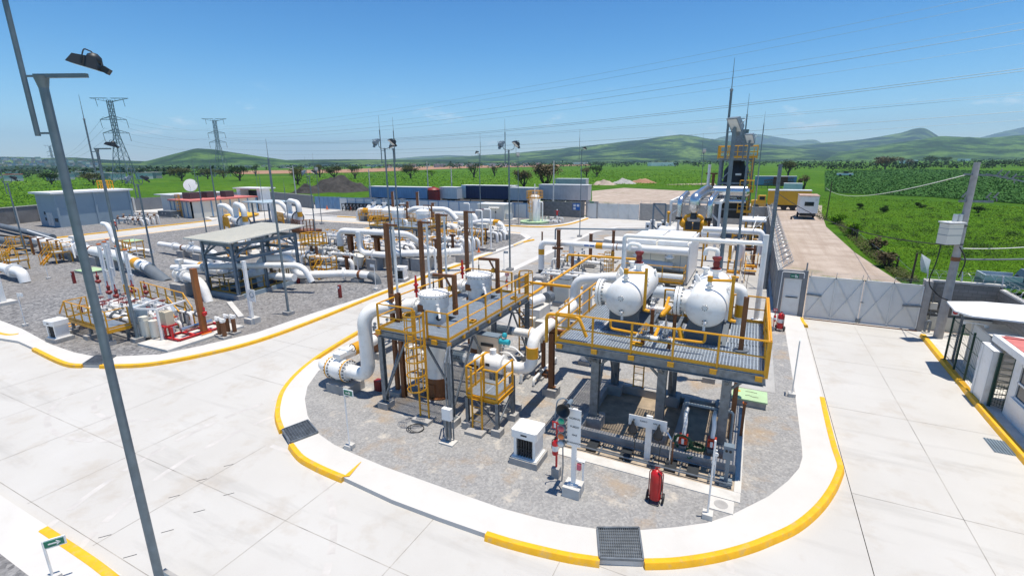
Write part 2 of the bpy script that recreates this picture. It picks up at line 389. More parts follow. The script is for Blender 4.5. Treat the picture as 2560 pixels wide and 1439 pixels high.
c=mixc(N,L,ramp(N,L,nz(N,L,P,3.2,6,.7),(.62,0.),(.70,.7)),c,(.52,.50,.47))
L.new(c,b.inputs['Base Color']);bumpn(N,L,b,v.outputs['Distance'],.5,.02);M['fine']=m
m,N,L,b,g=nodes_mat('green_fields',.95);P=g.outputs['Position']
c=ramp(N,L,nz(N,L,P,.012,6,.6),(.3,(.040,.115,.006)),(.5,(.068,.165,.008)),(.7,(.115,.215,.014)))
c=mixc(N,L,ramp(N,L,nz(N,L,P,.25,8,.7),(.42,0.),(.66,.85)),c,(.024,.075,.006))
c=mixc(N,L,ramp(N,L,nz(N,L,P,1.6,6,.7),(.48,0.),(.72,.55)),c,(.12,.20,.02))
c=mixc(N,L,ramp(N,L,nz(N,L,P,.004,4,.5,(.4,2.2,1),.25),(.60,0.),(.66,.75)),c,(.035,.085,.014))
L.new(c,b.inputs['Base Color']);bumpn(N,L,b,nz(N,L,P,2.5,6,.7),1.,.35);M['field']=m
m,N,L,b,g=nodes_mat('crop_rows',.95);P=g.outputs['Position']
c=ramp(N,L,nz(N,L,P,.7,8,.75),(.3,(.016,.058,.012)),(.55,(.034,.105,.018)),(.75,(.075,.16,.035)))
c=mixc(N,L,ramp(N,L,nz(N,L,P,.05,4),(.4,0.),(.7,.5)),c,(.03,.085,.012))
L.new(c,b.inputs['Base Color']);bumpn(N,L,b,nz(N,L,P,3,5,.7),1.,.4);M['crop']=m
m,N,L,b,g=nodes_mat('pink_dirt',.95);P=g.outputs['Position']
c=ramp(N,L,nz(N,L,P,.3,7,.65),(.3,(.33,.265,.215)),(.7,(.50,.425,.36)))
c=mixc(N,L,ramp(N,L,nz(N,L,P,.9,7,.7,(1.5,.05,1),0.),(.45,0.),(.68,.55)),c,(.31,.24,.19))
c=mixc(N,L,ramp(N,L,nz(N,L,P,3,6,.7),(.60,0.),(.7,.5)),c,(.22,.18,.14))
c=mixc(N,L,ramp(N,L,nz(N,L,P,.11,6,.7),(.60,0.),(.68,.75)),c,(.10,.15,.03))
L.new(c,b.inputs['Base Color']);bumpn(N,L,b,nz(N,L,P,5,6,.7,(1.6,.6,1)),.8,.06);M['dirt']=m
m,N,L,b,g=nodes_mat('dark_spoil',.95);P=g.outputs['Position']
c=ramp(N,L,nz(N,L,P,.5,8,.7),(.3,(.035,.033,.032)),(.7,(.085,.08,.075)))
L.new(c,b.inputs['Base Color']);bumpn(N,L,b,nz(N,L,P,1.5,7,.7),1.,.3);M['spoil']=m
m,N,L,b,g=nodes_mat('red_soil',.95);P=g.outputs['Position']
c=ramp(N,L,nz(N,L,P,.04,6,.7,(1,3,1)),(.3,(.26,.12,.065)),(.7,(.42,.28,.19)))
L.new(c,b.inputs['Base Color']);M['redsoil']=m
# ================================================================ ground, roads, kerbs
GZ,RZ=-.36,-.15
struct('ground',MB().quad((-15000,-500,GZ),(15000,-500,GZ),(15000,13400,GZ),(-15000,13400,GZ)),'field')
def sheet(name,poly,z,m):
 p=[(a,b_,z)for a,b_ in poly];n=len(p)
 if sum(p[i][0]*p[(i+1)%n][1]-p[(i+1)%n][0]*p[i][1]for i in range(n))<0:p=p[::-1]
 return struct(name,MB().quad(*p),m)
def pix(pts,z=0):return[(q.x,q.y)for q in(G(a,b_,z)for a,b_ in pts)]
sheet('road',[(-128,-14),(40,-14),(40,36),(2.1,36),(2.1,89),(-128,89)],RZ,'road')
IN=[(1961,814),(1977,913),(1989,995),(2005,1119),(2006,1142),(1998,1169),(1970,1201),(1920,1240),(1894,1253),(1832,1284),(1769,1305),(1691,1316),(1607,1323),(1488,1320),(1410,1308),(1347,1294),(1254,1269),(1160,1236),(1059,1200),(958,1164),(887,1134),(835,1110),(799,1085),(784,1065),(769,1038),(762,997),(769,965),(795,928),(830,899)]
OUT=[(2014,826),(2056,993),(2071,1059),(2087,1119),(2101,1160),(2099,1178),(2080,1220),(2044,1268),(1989,1313),(1920,1345),(1863,1366),(1785,1386),(1691,1400),(1610,1403),(1499,1398),(1425,1387),(1347,1370),(1269,1350),(1215,1333),(1100,1293),(980,1248),(859,1192),(827,1179),(790,1162),(752,1140),(727,1110),(705,1074),(694,1042),(695,1012),(707,975),(737,937),(780,900)]
isl_in=pix(IN)+[(-17.2,22),(-18.9,27),(-19.6,33),(-20.,50),(-20.3,68),(-18.5,74),(-14,76),(1.75,76)]
isl_in=[(1.75,36.2),(1.75,34.6)]+isl_in
isl_out=[(1.95,76.4),(1.95,35.6),(3.5,35.4)]+pix(OUT)+[(-17.6,20),(-19.2,25),(-20.1,31),(-20.5,40),(-20.8,50),(-21,69),(-19,75.2),(-14.5,76.4)]
sheet('gravel_island',isl_in,.004,'fine');sheet('path',[(-.35,22.6),(1.7,22.6),(1.7,75.6),(-.35,75.6)],.012,'slab');sheet('equipment_slab',[(-9.2,23.8),(-.45,23.8),(-.45,58),(-17.3,58),(-17.3,33),(-15.2,27)],.008,'slab')
struct('pavement',MB().prism(isl_out,RZ-.1,0),'walk')
def kerb(name,px,z=0,w=.17,h=.03,wpts=None):
 """yellow painted kerb stone along photo pixels (top outer edge)"""
 pts=[V((q[0],q[1],0))for q in(wpts or pix(px))]
 sm=[]
 for i in range(len(pts)-1):
  p0,p1,p2,p3=pts[max(i-1,0)],pts[i],pts[i+1],pts[min(i+2,len(pts)-1)]
  for k in range(5):
   t=k/5;sm.append(.5*((2*p1)+(-p0+p2)*t+(2*p0-5*p1+4*p2-p3)*t*t+(-p0+3*p1-3*p2+p3)*t**3))
 sm.append(pts[-1]);mb=MB();n=len(sm);vs=[]
 for i,p in enumerate(sm):
  t=(sm[min(i+1,n-1)]-sm[max(i-1,0)]).normalized();a=V((-t.y,t.x,0))
  for o,zz in((-w*.5-.05,RZ-.05),(-w*.5-.02,-.02+h),(-w*.5+.015,h),(w*.5-.015,h),(w*.5,-.02+h),(w*.5+.05,RZ-.05)):
   vs.append(p+a*o+V((0,0,zz)))
 fs=[(i*6+k,i*6+k+1,(i+1)*6+k+1,(i+1)*6+k)for i in range(n-1)for k in range(5)]
 fs+=[tuple(range(6)),tuple(range((n-1)*6+5,(n-1)*6-1,-1))]
 mb.add(vs,fs);return struct(name,mb,'kerbyellow',smooth=30)
kerb('kerb',OUT[1:14]);kerb('kerb',OUT[14:19]);kerb('kerb',OUT[21:26])
kerb('kerb',OUT[26:]+[(840,860),(905,822)])
for a,b_ in(((859,1192),(901,1154)),):
 p,q=G(*a),G(*b_);struct('kerb',MB().add([p+V((0,0,.03)),p+V((.16,.10,.03)),q+V((.03,.02,.012)),q+V((0,0,.006)),p+V((-.02,-.02,RZ))],[(0,1,2,3),(4,0,3)]),'kerbyellow')
YIN=[(0,800),(55,821),(125,859),(185,880),(230,889),(290,890),(400,885),(500,864),(640,831),(780,783),(915,740),(1015,702),(1152,650),(1275,605)]
YOUT=[(0,845),(45,852),(85,870),(140,897),(175,909),(207,911),(252,912),(285,912),(375,907),(500,885),(640,850),(780,800),(930,740),(1090,680),(1234,632)]
yin=pix(YIN);yout=pix(YOUT)
yin=[(-110,yin[0][1])]+yin[:-1]+[(-26.6,54),(-27.2,59),(-29.5,62),(-49.2,62.5),(-49.2,33)]
sheet('gravel_yard',yin+[(-55.2,33),(-55.2,60),(-57,62.5),(-81.4,62.5),(-81.4,31),(-110,31)],.004,'gravel')
yo=[(-110,yout[0][1])]+yout+[(-26,55),(-26.8,60),(-29,63),(-49.7,63.2),(-49.7,32.6),(-54.7,32.6),(-54.7,60.5),(-56.5,63.2),(-82,63.2),(-82,31.6),(-110,31.6)]
struct('pavement',MB().prism(yo,RZ-.1,0),'walk')
kerb('kerb',YOUT[2:6]);kerb('kerb',YOUT[6:13]+[(1010,710),(1090,680),(1160,656),(1230,632)])
kerb('kerb',None,wpts=[(-44.5,11.2),(-40.6,11.3),(-39.9,11.7)])
kerb('kerb',None,wpts=[(-49.6,62),(-49.6,33.2)]);kerb('kerb',None,wpts=[(-54.8,33.2),(-54.8,59.5),(-56.5,63)])
kerb('kerb',None,wpts=[(-81.9,33),(-81.9,62)]);kerb('kerb',None,wpts=[(-57,63.1),(-81,63.1)])
kerb('kerb',None,wpts=[(-26.1,53),(-26.3,56),(-25.8,58.5)]);kerb('kerb',None,wpts=[(-30,63.1),(-49,63.1)])
bk=[(-82,70.2),(-44,70.2),(-33,70.4),(-29,71.6),(-27.3,75),(-26.8,79),(-26.8,86),(-36,86),(-36,81.6),(-82,82.6)]
struct('pavement',MB().prism(bk,RZ-.1,0),'walk');sheet('gravel_strip',[(-81,70.9),(-44,70.9),(-33,71.2),(-29.6,72.4),(-28.2,75.4),(-27.7,79),(-27.7,86),(-35.9,86),(-35.9,81.5),(-81,82.5)],.004,'gravel')
kerb('kerb',None,wpts=[(-73,70.2),(-44,70.2),(-33,70.4),(-29,71.6),(-27.3,75),(-26.8,79),(-26.8,85)])
kerb('kerb',None,wpts=[(-90.2,33),(-90.2,56)])
struct('pavement',MB().prism([(-90.2,28),(-90.2,57),(-127,72),(-127,28)],RZ-.1,0),'walk');sheet('gravel_strip',[(-90.6,28),(-90.6,56.4),(-108,63),(-124,60),(-124,28)],.004,'gravel')
sheet('gravel_strip',[(-60,3.5),(-15.2,3.5),(-14.4,2.9),(-13.8,-3),(-60,-3)],.004,'gravel')
struct('pavement',MB().prism([(-60,4.55),(-13.2,4.55),(-12.6,3.9),(-12.4,-3),(-60,-3)],RZ-.1,0),'walk')
kerb('kerb',None,wpts=[(-17.2,4.45),(-14.6,4.45),(-13.2,4.4)],w=.2)
struct('pavement',MB().prism([(9.25,-10),(9.3,20),(9.5,30),(9.62,34.8),(16,34.8),(40,34.8),(40,-10)],RZ-.1,0),'concl')
kerb('kerb',None,wpts=[(9.3,-8),(9.3,21),(9.45,28),(9.66,34.6)],w=.22)
kerb('kerb',None,wpts=[(3.55,35.2),(3.58,34.3),(3.7,33.6)],w=.16)
J=MB()
def joint(p,q,w=.017,z=RZ+.004):
 p,q=V((p[0],p[1],0)),V((q[0],q[1],0));d=(q-p).normalized();a=V((-d.y,d.x,0))*w/2
 J.quad(p+a+V((0,0,z)),p-a+V((0,0,z)),q-a+V((0,0,z)),q+a+V((0,0,z)))
for x in(3.68,6.4):joint((x,-6),(x,35))
for y in(33.6,28.4,22.6,16.4,10.2,4.9):joint((3.7 if y>13 else-12,y),(9.2,y))
joint((3.68,9.9),(3.68,34))
for x in(-23.2,):joint((x,2),(x,62))
for x in(-31,-27.2,-19.3,-15.4,-11.4,-7.5,-3.6,.1):joint((x,4.8),(x,10.2 if x>-16.5 else 10.9))
for y in(7.8,):joint((-60,y),(9,y))
for y in(4.9,):joint((-60,y),(-12,y))
for y in(14,18,22,26,30,34,38,42,46,50,54,58,62):joint((-26 if y>16 else-22,y),(-20.6 if y>26 else-17.2,y),.018)
for x in(-80,-72,-64,-56,-48,-40,-32,-24):joint((x,63.4),(x,70),.018)
for y in(36,42,48,54,60):joint((-90,y),(-82,y),.018);joint((-54.6,y),(-49.8,y),.018)
struct('slab_joints',J,mat('joint_filler',(.30,.28,.25),.9,var=.5,scale=1.5))
Dm=MB()
for px in((700,1173),(868,1306),(1163,908+0),(1347,797+0),(1527,893),(1330,1006),(1118,1139),(1527,700)):
 q=G(px[0]/2.67,900+px[1]/2.67,RZ);Dm.cb((q.x,q.y,RZ+.004),.30,.02,.004,.9)
struct('slab_dowel_slots',Dm,'dark')
Tm=MB()
for cx_,cy_,r_,a0_,a1_ in((-9,9.6,8.2,2.6,3.9),(-9,9.6,9.7,2.7,3.8),(-15,3,7.2,.5,1.6),(-23.5,12,3.2,3.5,5.6),(-23.5,12,4.7,3.7,5.4),(6.5,12,6,2.4,4.2)):
 for i in range(28):
  w0=a0_+(a1_-a0_)*i/28;w1=w0+(a1_-a0_)/28;q_=[(cx_+(r_+o_)*math.cos(w_),cy_+(r_+o_)*math.sin(w_),RZ+.003)for w_,o_ in((w0,0),(w0,.2),(w1,.2),(w1,0))]
  if i%5!=3:Tm.quad(*q_[::-1])
struct('tyre_marks',Tm,mat('tyre_rubber_trace',(.50,.48,.455),.85,var=.12,scale=2))
sheet('dirt_road',[(2.4,36.2),(12,36.2),(12.4,41),(12.2,48),(11.5,56),(10.8,66),(10.5,90),(12,112),(14,132),(-30,132),(-42,124),(-45,104),(-30,92),(2.4,90)],GZ+.05,'dirt')
sheet('dirt_yard',[(-110,90),(-45,90),(-40,116),(-70,124),(-108,122)],GZ+.06,'spoil')
# ================================================================ near island: reusable things
def footing(par,x,y,sx,sy,h,z=0):return part(par,'footing',MB().box(x-sx/2,y-sy/2,z-.02,x+sx/2,y+sy/2,z+h),'conc')
def cage_ladder(par,c,out,z0,z1,zc,top=1.05,w=.42):
 """vertical ladder at c (x, y), climbing from z0 to z1, safety cage from zc up, bulging along unit vector out"""
 o=V((out[0],out[1],0));s=V((-o.y,o.x,0));c=V((c[0],c[1],0));m=MB()
 for k in(-1,1):m.bar(c+s*(k*w/2)+V((0,0,z0)),c+s*(k*w/2)+V((0,0,z1+top)),.05,.06)
 n=int((z1-z0)/.3)
 for i in range(1,n+1):m.cyl(c-s*w/2+V((0,0,z0+i*.3)),c+s*w/2+V((0,0,z0+i*.3)),.016,n=6)
 lad=part(par,'ladder',m,'yellow')
 if zc is not None:
  m=MB();hoops=[];R_=.36;zs=[zc+(z1+top-zc)*i/5 for i in range(6)]
  for z in zs:
   pts=[c-s*w/2+V((0,0,z))]+[c+o*(.38-R_*math.cos(t))*1.0+s*(-R_*math.sin(-t))*-1+V((0,0,z))for t in[math.pi*(.25+1.5*i/10)for i in range(11)]]+[c+s*w/2+V((0,0,z))]
   if(pts[1]-pts[0]).length>(pts[-2]-pts[0]).length:pts=[pts[0]]+pts[1:-1][::-1]+[pts[-1]]
   for a,b in zip(pts[:-1],pts[1:]):m.bar(a,b,.012,.06)
  for i in(0,2,5,8,10):
   t=math.pi*(.25+1.5*i/10);q=c+o*(.38-R_*math.cos(t))+s*(R_*math.sin(t))
   m.bar(q+V((0,0,zs[0])),q+V((0,0,zs[-1])),.03,.03)
  part(lad,'safety_cage',m,'yellow')
 return lad
def davit(par,x,y,z0,h,dx,dy):
 d=part(par,'davit_arm',MB().bar((x,y,z0),(x,y,z0+h),.16).bar((x,y,z0+h-.05),(x+dx,y+dy,z0+h-.05),.12).bar((x,y,z0+h*.45),(x+dx*.45,y+dy*.45,z0+h-.05),.07).cyl((x,y,z0-.15),(x,y,z0+.3),.12,n=10),'brown')
 part(d,'hoist',MB().cb((x+dx*.22,y+dy*.22,z0+h*.62),.16,.14,.2),'yellow')
 m=MB().tube([(x+dx,y+dy,z0+h-.1),(x+dx,y+dy,z0+h-.75)],.012,5).cyl((x+dx,y+dy,z0+h-.6),(x+dx,y+dy,z0+h-.35),.035,n=6)
 m.ring((x+dx,y+dy,z0+h-.8),(1,0,0),.05,.014,10,4);part(d,'chain_hook',m,'dark');return d
ZL=3.5;X0,X1,Y0,Y1=-13.1,-9.75,14.2,21.4
T=thing('elevated_platform','long grey grating platform with yellow railings around two white vertical filter vessels','platform',(-11.4,17.8,0))
g=MB();grating(g,X0,Y0,X1,15.5,ZL,'y',.09,.04);grating(g,X0,16.9,X1,19.3,ZL,'y',.09,.04);grating(g,X0,20.7,X1,Y1,ZL,'y',.09,.04)
for a,b in((15.5,16.9),(19.3,20.7)):grating(g,X0,a,-12.45,b,ZL,'y',.09,.04);grating(g,-11.05,a,X1,b,ZL,'y',.09,.04)
part(T,'deck_grating',g,'deck')
b=MB()
for x in(X0,X1):b.ibeam((x,Y0,ZL-.18),(x,Y1,ZL-.18),.14,.3)
for y in(Y0,15.45,16.95,17.8,19.25,20.75,Y1):b.ibeam((X0,y,ZL-.19),(X1,y,ZL-.19),.12,.26)
part(T,'frame_beams',b,'galv')
for x,y in((X0+.02,Y0+.05),(X1-.02,Y0+.05),(X0+.02,17.8),(X1-.02,17.8),(X0+.02,Y1-.05),(X1-.02,Y1-.05)):
 lg=part(T,'leg',MB().ibeam((x,y,.2),(x,y,ZL-.32),.19,.19,.022,(0,1,0)).box(x-.17,y-.17,.28,x+.17,y+.17,.31),'galv')
 footing(T,x,y,.5,.5,.28)
b=MB()
for x in(X0,X1):
 for ya,yb in((Y0,17.8),(Y1,17.8)):
  b.bar((x,ya,.4),(x,(ya+yb)/2,ZL-.35),.07);b.bar((x,yb,.4),(x,(ya+yb)/2,ZL-.35),.07)
for y in(Y0,Y1):b.bar((X0,y,.4),(X0+1.3,y,ZL-.35),.07);b.bar((X1,y,1.6),(X1-1.,y,ZL-.35),.07)
part(T,'brace',b,'galv')
r=MB()
rails(r,[(X0+1.75,Y0,ZL),(X0,Y0,ZL),(X0,Y1,ZL),(X1-.9,Y1,ZL)],sp=1.35)
rails(r,[(X1-.15,Y1,ZL),(X1,Y1,ZL),(X1,Y0,ZL),(X0+2.4,Y0,ZL)],sp=1.35)
for y in np.arange(Y0,Y1+.1,1.02):r.box(X1-.02,y-.07,ZL-.2,X1+.08,y+.07,ZL-.05)
for x in(X0,X0+1.6,X1-.6):r.box(x-.12,Y0-.1,ZL-.2,x+.12,Y0+.02,ZL-.02)
part(T,'handrail',r,'yellow')
cage_ladder(T,(-10.95,Y0-.14),(0,-1),.12,ZL,1.55);footing(T,-10.95,Y0-.2,.8,.6,.14)
cage_ladder(T,(-10.1,Y1+.12),(0,1),.1,ZL,1.5)
part(T,'toolbox',MB().box(-10.2,16.35,ZL,-9.95,16.65,ZL+.1).box(-10.15,16.4,ZL+.1,-10.,16.6,ZL+.02),'yellow')
part(T,'toolbox',MB().box(-10.2,20.3,ZL,-9.95,20.6,ZL+.1).box(-10.15,20.35,ZL+.1,-10.,20.55,ZL+.02),'yellow')
def filter_vessel(y,label):
 x=-11.75;T=thing('filter_vessel',label,'filter vessel',(x,y,0),'vertical filter vessels through the elevated platform')
 part(T,'shell',MB().lathe((x,y,.95),(0,0,1),[(0,.56),(3.1,.56),(3.15,.62),(3.62,.62),(3.66,.66)],28),'white')
 part(T,'brown_base',MB().lathe((x,y,0),(0,0,1),[(0,.66),(.06,.66),(.07,.57),(.95,.57)],28).box(x-.2,y-.6,.3,x+.2,y-.55,.7),'brown')
 l=part(T,'lid',MB().lathe((x,y,4.61),(0,0,1),[(0,.68),(.09,.68),(.11,.6),(.13,.5),(.19,.2),(.2,.001)],28),'white')
 bb=MB()
 for i in range(22):
  a=2*math.pi*i/22;bb.cyl((x+.63*math.cos(a),y+.63*math.sin(a),4.56),(x+.63*math.cos(a),y+.63*math.sin(a),4.75),.022,n=5)
 part(l,'lid_bolts',bb,'galv')
 n=MB().cyl((x-.5,y,4.0),(x-1.35,y,4.0),.22,n=16);flange(n,(x-.95,y,4.0),(1,0,0),.34);part(T,'inlet_nozzle',n,'white')
 n=MB().tube([(x+.4,y-.35,4.15),(x+.75,y-.75,4.1),(x+.85,y-.85,3.9)],.05,8).sph((x+.6,y-.58,4.15),.09,8).cyl((x+.5,y-.5,4.05),(x+.5,y-.5,4.35),.07,n=8);part(T,'vent_valve',n,'white')
 part(T,'gauge',MB().cyl((x+.45,y-.4,3.75),(x+.52,y-.47,3.75),.11,n=12),'dark')
 part(T,'lifting_bracket',MB().box(x-.45,y-.6,3.95,x-.15,y-.52,4.25),'brown')
 davit(T,x+.95,y+.15,3.95,1.55,-.95,-.15)
 rl=part(T,'relief_valve',MB().cyl((x-1.15,y+.3,4.0),(x-1.15,y+.3,4.5),.05,n=8).lathe((x-1.15,y+.3,4.5),(0,0,1),[(0,.1),(.08,.1),(.1,.06),(.28,.07),(.3,.11),(.36,.11),(.37,.06),(.6,.05),(.75,.03)],12),'red')
 return T
filter_vessel(16.2,'white vertical filter vessel nearest the front caged ladder, brown crane arm over its lid')
filter_vessel(20.0,'white vertical filter vessel at the rear end of the grating platform, beside the red extinguisher')
T=thing('access_platform','small yellow railed step platform with a short ladder beside the white valve','platform',(-8.45,15.0,0))
x0,x1,y0,y1,z=-9.1,-7.8,14.35,15.65,1.5
part(T,'deck_grating',grating(MB(),x0,y0,x1,y1,z,'x',.09,.04),'deck')
b=MB().ibeam((x0,y0,z-.14),(x1,y0,z-.14),.1,.18).ibeam((x0,y1,z-.14),(x1,y1,z-.14),.1,.18).ibeam((x0,y0,z-.14),(x0,y1,z-.14),.1,.18).ibeam((x1,y0,z-.14),(x1,y1,z-.14),.1,.18)
part(T,'frame_beams',b,'yellow')
for x,y in((x0,y0),(x1,y0),(x0,y1),(x1,y1)):
 part(T,'leg',MB().ibeam((x,y,.2),(x,y,z-.2),.13,.13,.018,(0,1,0)),'galv');footing(T,x,y,.38,.38,.26)
part(T,'brace',MB().bar((x1,y0,.35),(x1,y1,z-.25),.06).bar((x1,y0,.35),(x0+.4,y0,z-.25),.06),'galv')
r=MB();rails(r,[(x0+.75,y0,z),(x1,y0,z),(x1,y1,z)],sp=.65);rails(r,[(x0+.2,y0,z),(x0,y0,z),(x0,y1,z)],sp=.65);part(T,'handrail',r,'yellow')
cage_ladder(T,(-8.62,y0-.1),(0,-1),.12,z,None,top=1.0);footing(T,-8.6,y0-.2,.75,.6,.12)
T=thing('inlet_pipe','thick white pipe with big flanged ball valve on a concrete block and tall riser bend','pipe',(-15.6,14.7,0))
part(T,'pipe_run',MB().tube([(-17.2,26,1.0),(-17.2,14.7,1.0),(-16.4,14.7,1.0)],.3,18,.7,8).tube([(-15.6,14.7,1.0),(-14.35,14.7,1.0),(-14.35,14.7,4.0),(-13.1,16.0,4.0),(-12.75,16.2,4.0)],.3,20,.75,9),'white')
v=MB().lathe((-16.55,14.7,1.0),(1,0,0),[(0,.3),(.02,.5),(.12,.5),(.13,.42),(.2,.44),(.55,.5),(.85,.44),(.92,.42),(.93,.5),(1.03,.5),(1.05,.3)],24).cyl((-16.0,14.7,1.35),(-16.0,14.7,1.62),.16,n=12).box(-16.22,14.5,1.6,-15.78,14.95,1.78)
vv=part(T,'valve_body',v,'white')
fl=MB();
for xx in(-16.5,-15.57):fl.cyl((xx-.03,14.7,1.0),(xx+.03,14.7,1.0),.515,n=24)
part(vv,'yellow_gasket',fl,'yellow')
bl=MB()
for xx in(-16.5,-15.57):
 for i in range(18):
  a=2*math.pi*i/18;bl.cyl((xx-.13,14.7+.45*math.cos(a),1+.45*math.sin(a)),(xx+.13,14.7+.45*math.cos(a),1+.45*math.sin(a)),.026,n=5)
part(vv,'bolts',bl,'dark')
part(vv,'actuator',MB().box(-16.3,14.95,1.62,-15.7,15.15,1.86).cyl((-15.95,15.05,1.75),(-15.95,15.4,1.75),.1,n=10),'white');part(vv,'handwheel',MB().ring((-15.95,15.45,1.75),(0,1,0),.17,.022,14,5).cyl((-15.95,15.38,1.75),(-15.95,15.48,1.75),.04,n=6),'dark')
part(T,'yellow_band',MB().cyl((-17.2,16.6,1),(-17.2,17.5,1),.31,n=20),'yellow');part(T,'clamp',MB().cyl((-17.2,18.2,1),(-17.2,18.4,1),.335,n=18).box(-17.4,18.15,.3,-17.,18.45,.75),'brown')
for xx in(-16.35,-15.75):part(T,'support_leg',MB().cyl((xx,14.7,.4),(xx,14.7,.6),.06,n=8),'white')
part(T,'support_block',MB().box(-16.5,14.2,-.02,-15.2,15.25,.42),'conc');part(T,'support_block',MB().box(-17.6,18,-.02,-16.8,18.6,.35),'conc')
part(T,'red_sleeve',MB().box(-14.6,15.2,0,-14.25,15.5,.5),'darkred')
def skid_pipes(name,label,cat,x0,y0,x1,y1,n,seed,z=.7,axis='y',r=.07,wheels='dark',bodies='white',group=None,low=False):
 """a rack of n parallel thin pipes with valves, tees, supports, gauges"""
 q=random.Random(seed);T=thing(name,label,cat,((x0+x1)/2,(y0+y1)/2,0),group)
 S=MB()
 for i in range(n):
  t=(i+.5)/n;zz=z+q.uniform(-.12,.18)*(2 if not low else 1)
  if axis=='y':a,b=V((x0+(x1-x0)*t,y0+q.uniform(0,.2),zz)),V((x0+(x1-x0)*t,y1-q.uniform(0,.3),zz))
  else:a,b=V((x0+q.uniform(0,.2),y0+(y1-y0)*t,zz)),V((x1-q.uniform(0,.3),y0+(y1-y0)*t,zz))
  rr=r*q.uniform(.7,1.25);d=(b-a).normalized();Ln=(b-a).length;P=MB()
  P.tube([a-V((0,0,zz-.05)),a,b,b-V((0,0,zz-.05))],rr,8,rr*2.5,3)
  k=max(2,int(Ln/1.0))
  for j in range(k):
   c=a.lerp(b,(j+.5)/k+q.uniform(-.06,.06));kind=q.random()
   if kind<.5:valve(T,c,d,rr*.95,bodies,wheels,rr*1.6)
   elif kind<.75:part(T,'flange',MB().cyl(c-d*.05,c-d*.01,rr*1.8,n=10).cyl(c+d*.01,c+d*.05,rr*1.8,n=10),'galv')
   else:
    h=q.uniform(.3,.8);P.cyl(c,c+V((0,0,h)),rr*.4,n=6);part(T,'gauge',MB().cyl(c+V((0,-.04,h)),c+V((0,.04,h)),.09,n=10).box(c.x-.06,c.y-.05,c.z+h*.5,c.x+.06,c.y+.05,c.z+h*.5+.12),'galv')
   if j%2==0:S.box(c.x-.05,c.y-.05,0,c.x+.05,c.y+.05,c.z-rr);S.box(c.x-.14,c.y-.14,0,c.x+.14,c.y+.14,.12)
  part(T,'pipe',P,'white')
 part(T,'supports',S,'conc');return T
skid_pipes('bypass_skid','low cluster of thin white pipes and instruments left of the tall riser bend','pipe skid',-18.6,18.2,-17.7,22.5,3,3,.75,wheels='dark',bodies='galv')
skid_pipes('instrument_skid','rack of small pipes and gauges under the left edge of the grating platform','pipe skid',-16.4,18.5,-14.2,23.8,3,5,.6,bodies='white',wheels='dark')
T=thing('meter_cabinet','pale grey tall meter panel standing behind the riser bend','cabinet',(-15.3,20.4,0))
part(T,'panel',MB().box(-15.9,20.3,.75,-14.6,20.55,2.15),'white');part(T,'stand',MB().bar((-15.8,20.4,0),(-15.8,20.4,2.2),.08).bar((-14.7,20.4,0),(-14.7,20.4,2.2),.08),'galv');part(T,'window',MB().box(-15.6,20.27,1.3,-14.9,20.3,1.95),'grey')
for y,lab,zz in((16.2,'white pipe with grey lettered sleeve and flanged valve, yellow band on its elbow',3.35),(20.0,'white pipe behind the beige panel with grey sleeve ending at a small valve',None)):
 T=thing('outlet_pipe',lab,'pipe',(-9,y,0));z=2.0
 if zz:
  part(T,'pipe_run',MB().tube([(-11.2,y,z),(-7.2,y,z),(-7.2,y,zz),(-7.2,21.2,zz),(-7.2,21.2,4.6),(-5.2,21.2,4.9)],.235,18,.6,8),'white')
  part(T,'yellow_band',MB().cyl((-7.2,y,2.55),(-7.2,y,3.0),.245,n=18),'yellow');part(T,'yellow_gasket',MB().cyl((-9.36,y,z),(-9.28,y,z),.41,n=20),'yellow')
  v=part(T,'valve_body',MB().lathe((-9.45,y,z),(1,0,0),[(0,.25),(.01,.4),(.1,.4),(.12,.33),(.5,.42),(.9,.33),(.91,.4),(1.0,.4),(1.01,.25)],20).cyl((-8.95,y,2.3),(-8.95,y,2.6),.14,n=10),'white')
  part(v,'label_plate',MB().box(-9.08,y-.44,2.02,-8.9,y-.42,2.14),'dark')
  part(T,'grey_sleeve',MB().cyl((-11.1,y,z),(-10.3,y,z),.245,n=18),'grey')
  part(T,'clamp',MB().cyl((-7.2,18.2,zz),(-7.2,18.36,zz),.265,n=16),'brown')
  part(T,'support_column',MB().ibeam((-8.1,y,.2),(-8.1,y,1.6),.2,.2).box(-8.4,y-.3,-.02,-7.8,y+.3,.25),'conc')
  for i,(tx,tl)in enumerate(((-10.62,'GAS'),)):text_mesh(T,'lettering',tl,.22,(tx,y-.25,2.03),facing(0),'text')
  text_mesh(T,'arrow_mark','\u2190',.3,(-10.95,y-.25,2.02),facing(0),'text')
 else:
  part(T,'pipe_run',MB().tube([(-11.2,y,z),(-8.3,y,z),(-7.2,y,z),(-7.2,y,3.0)],.2,16,.4,6),'white');part(T,'grey_sleeve',MB().cyl((-10.9,y,z),(-9.9,y,z),.21,n=16),'grey')
  v=part(T,'valve_body',MB().lathe((-9.0,y,z),(1,0,0),[(0,.2),(.01,.34),(.08,.34),(.1,.26),(.35,.34),(.6,.26),(.62,.34),(.7,.34),(.71,.2)],16),'white');part(v,'yellow_gasket',MB().cyl((-8.96,y,z),(-8.92,y,z),.35,n=16),'yellow')
  part(T,'support_column',MB().ibeam((-8.3,y,.2),(-8.3,y,1.8),.16,.16).box(-8.6,y-.3,-.02,-8.,y+.3,.2),'brown')
T=thing('instrument_box','beige rectangular control box with a dark label strip above the valve','control box',(-9.35,16.9,0))
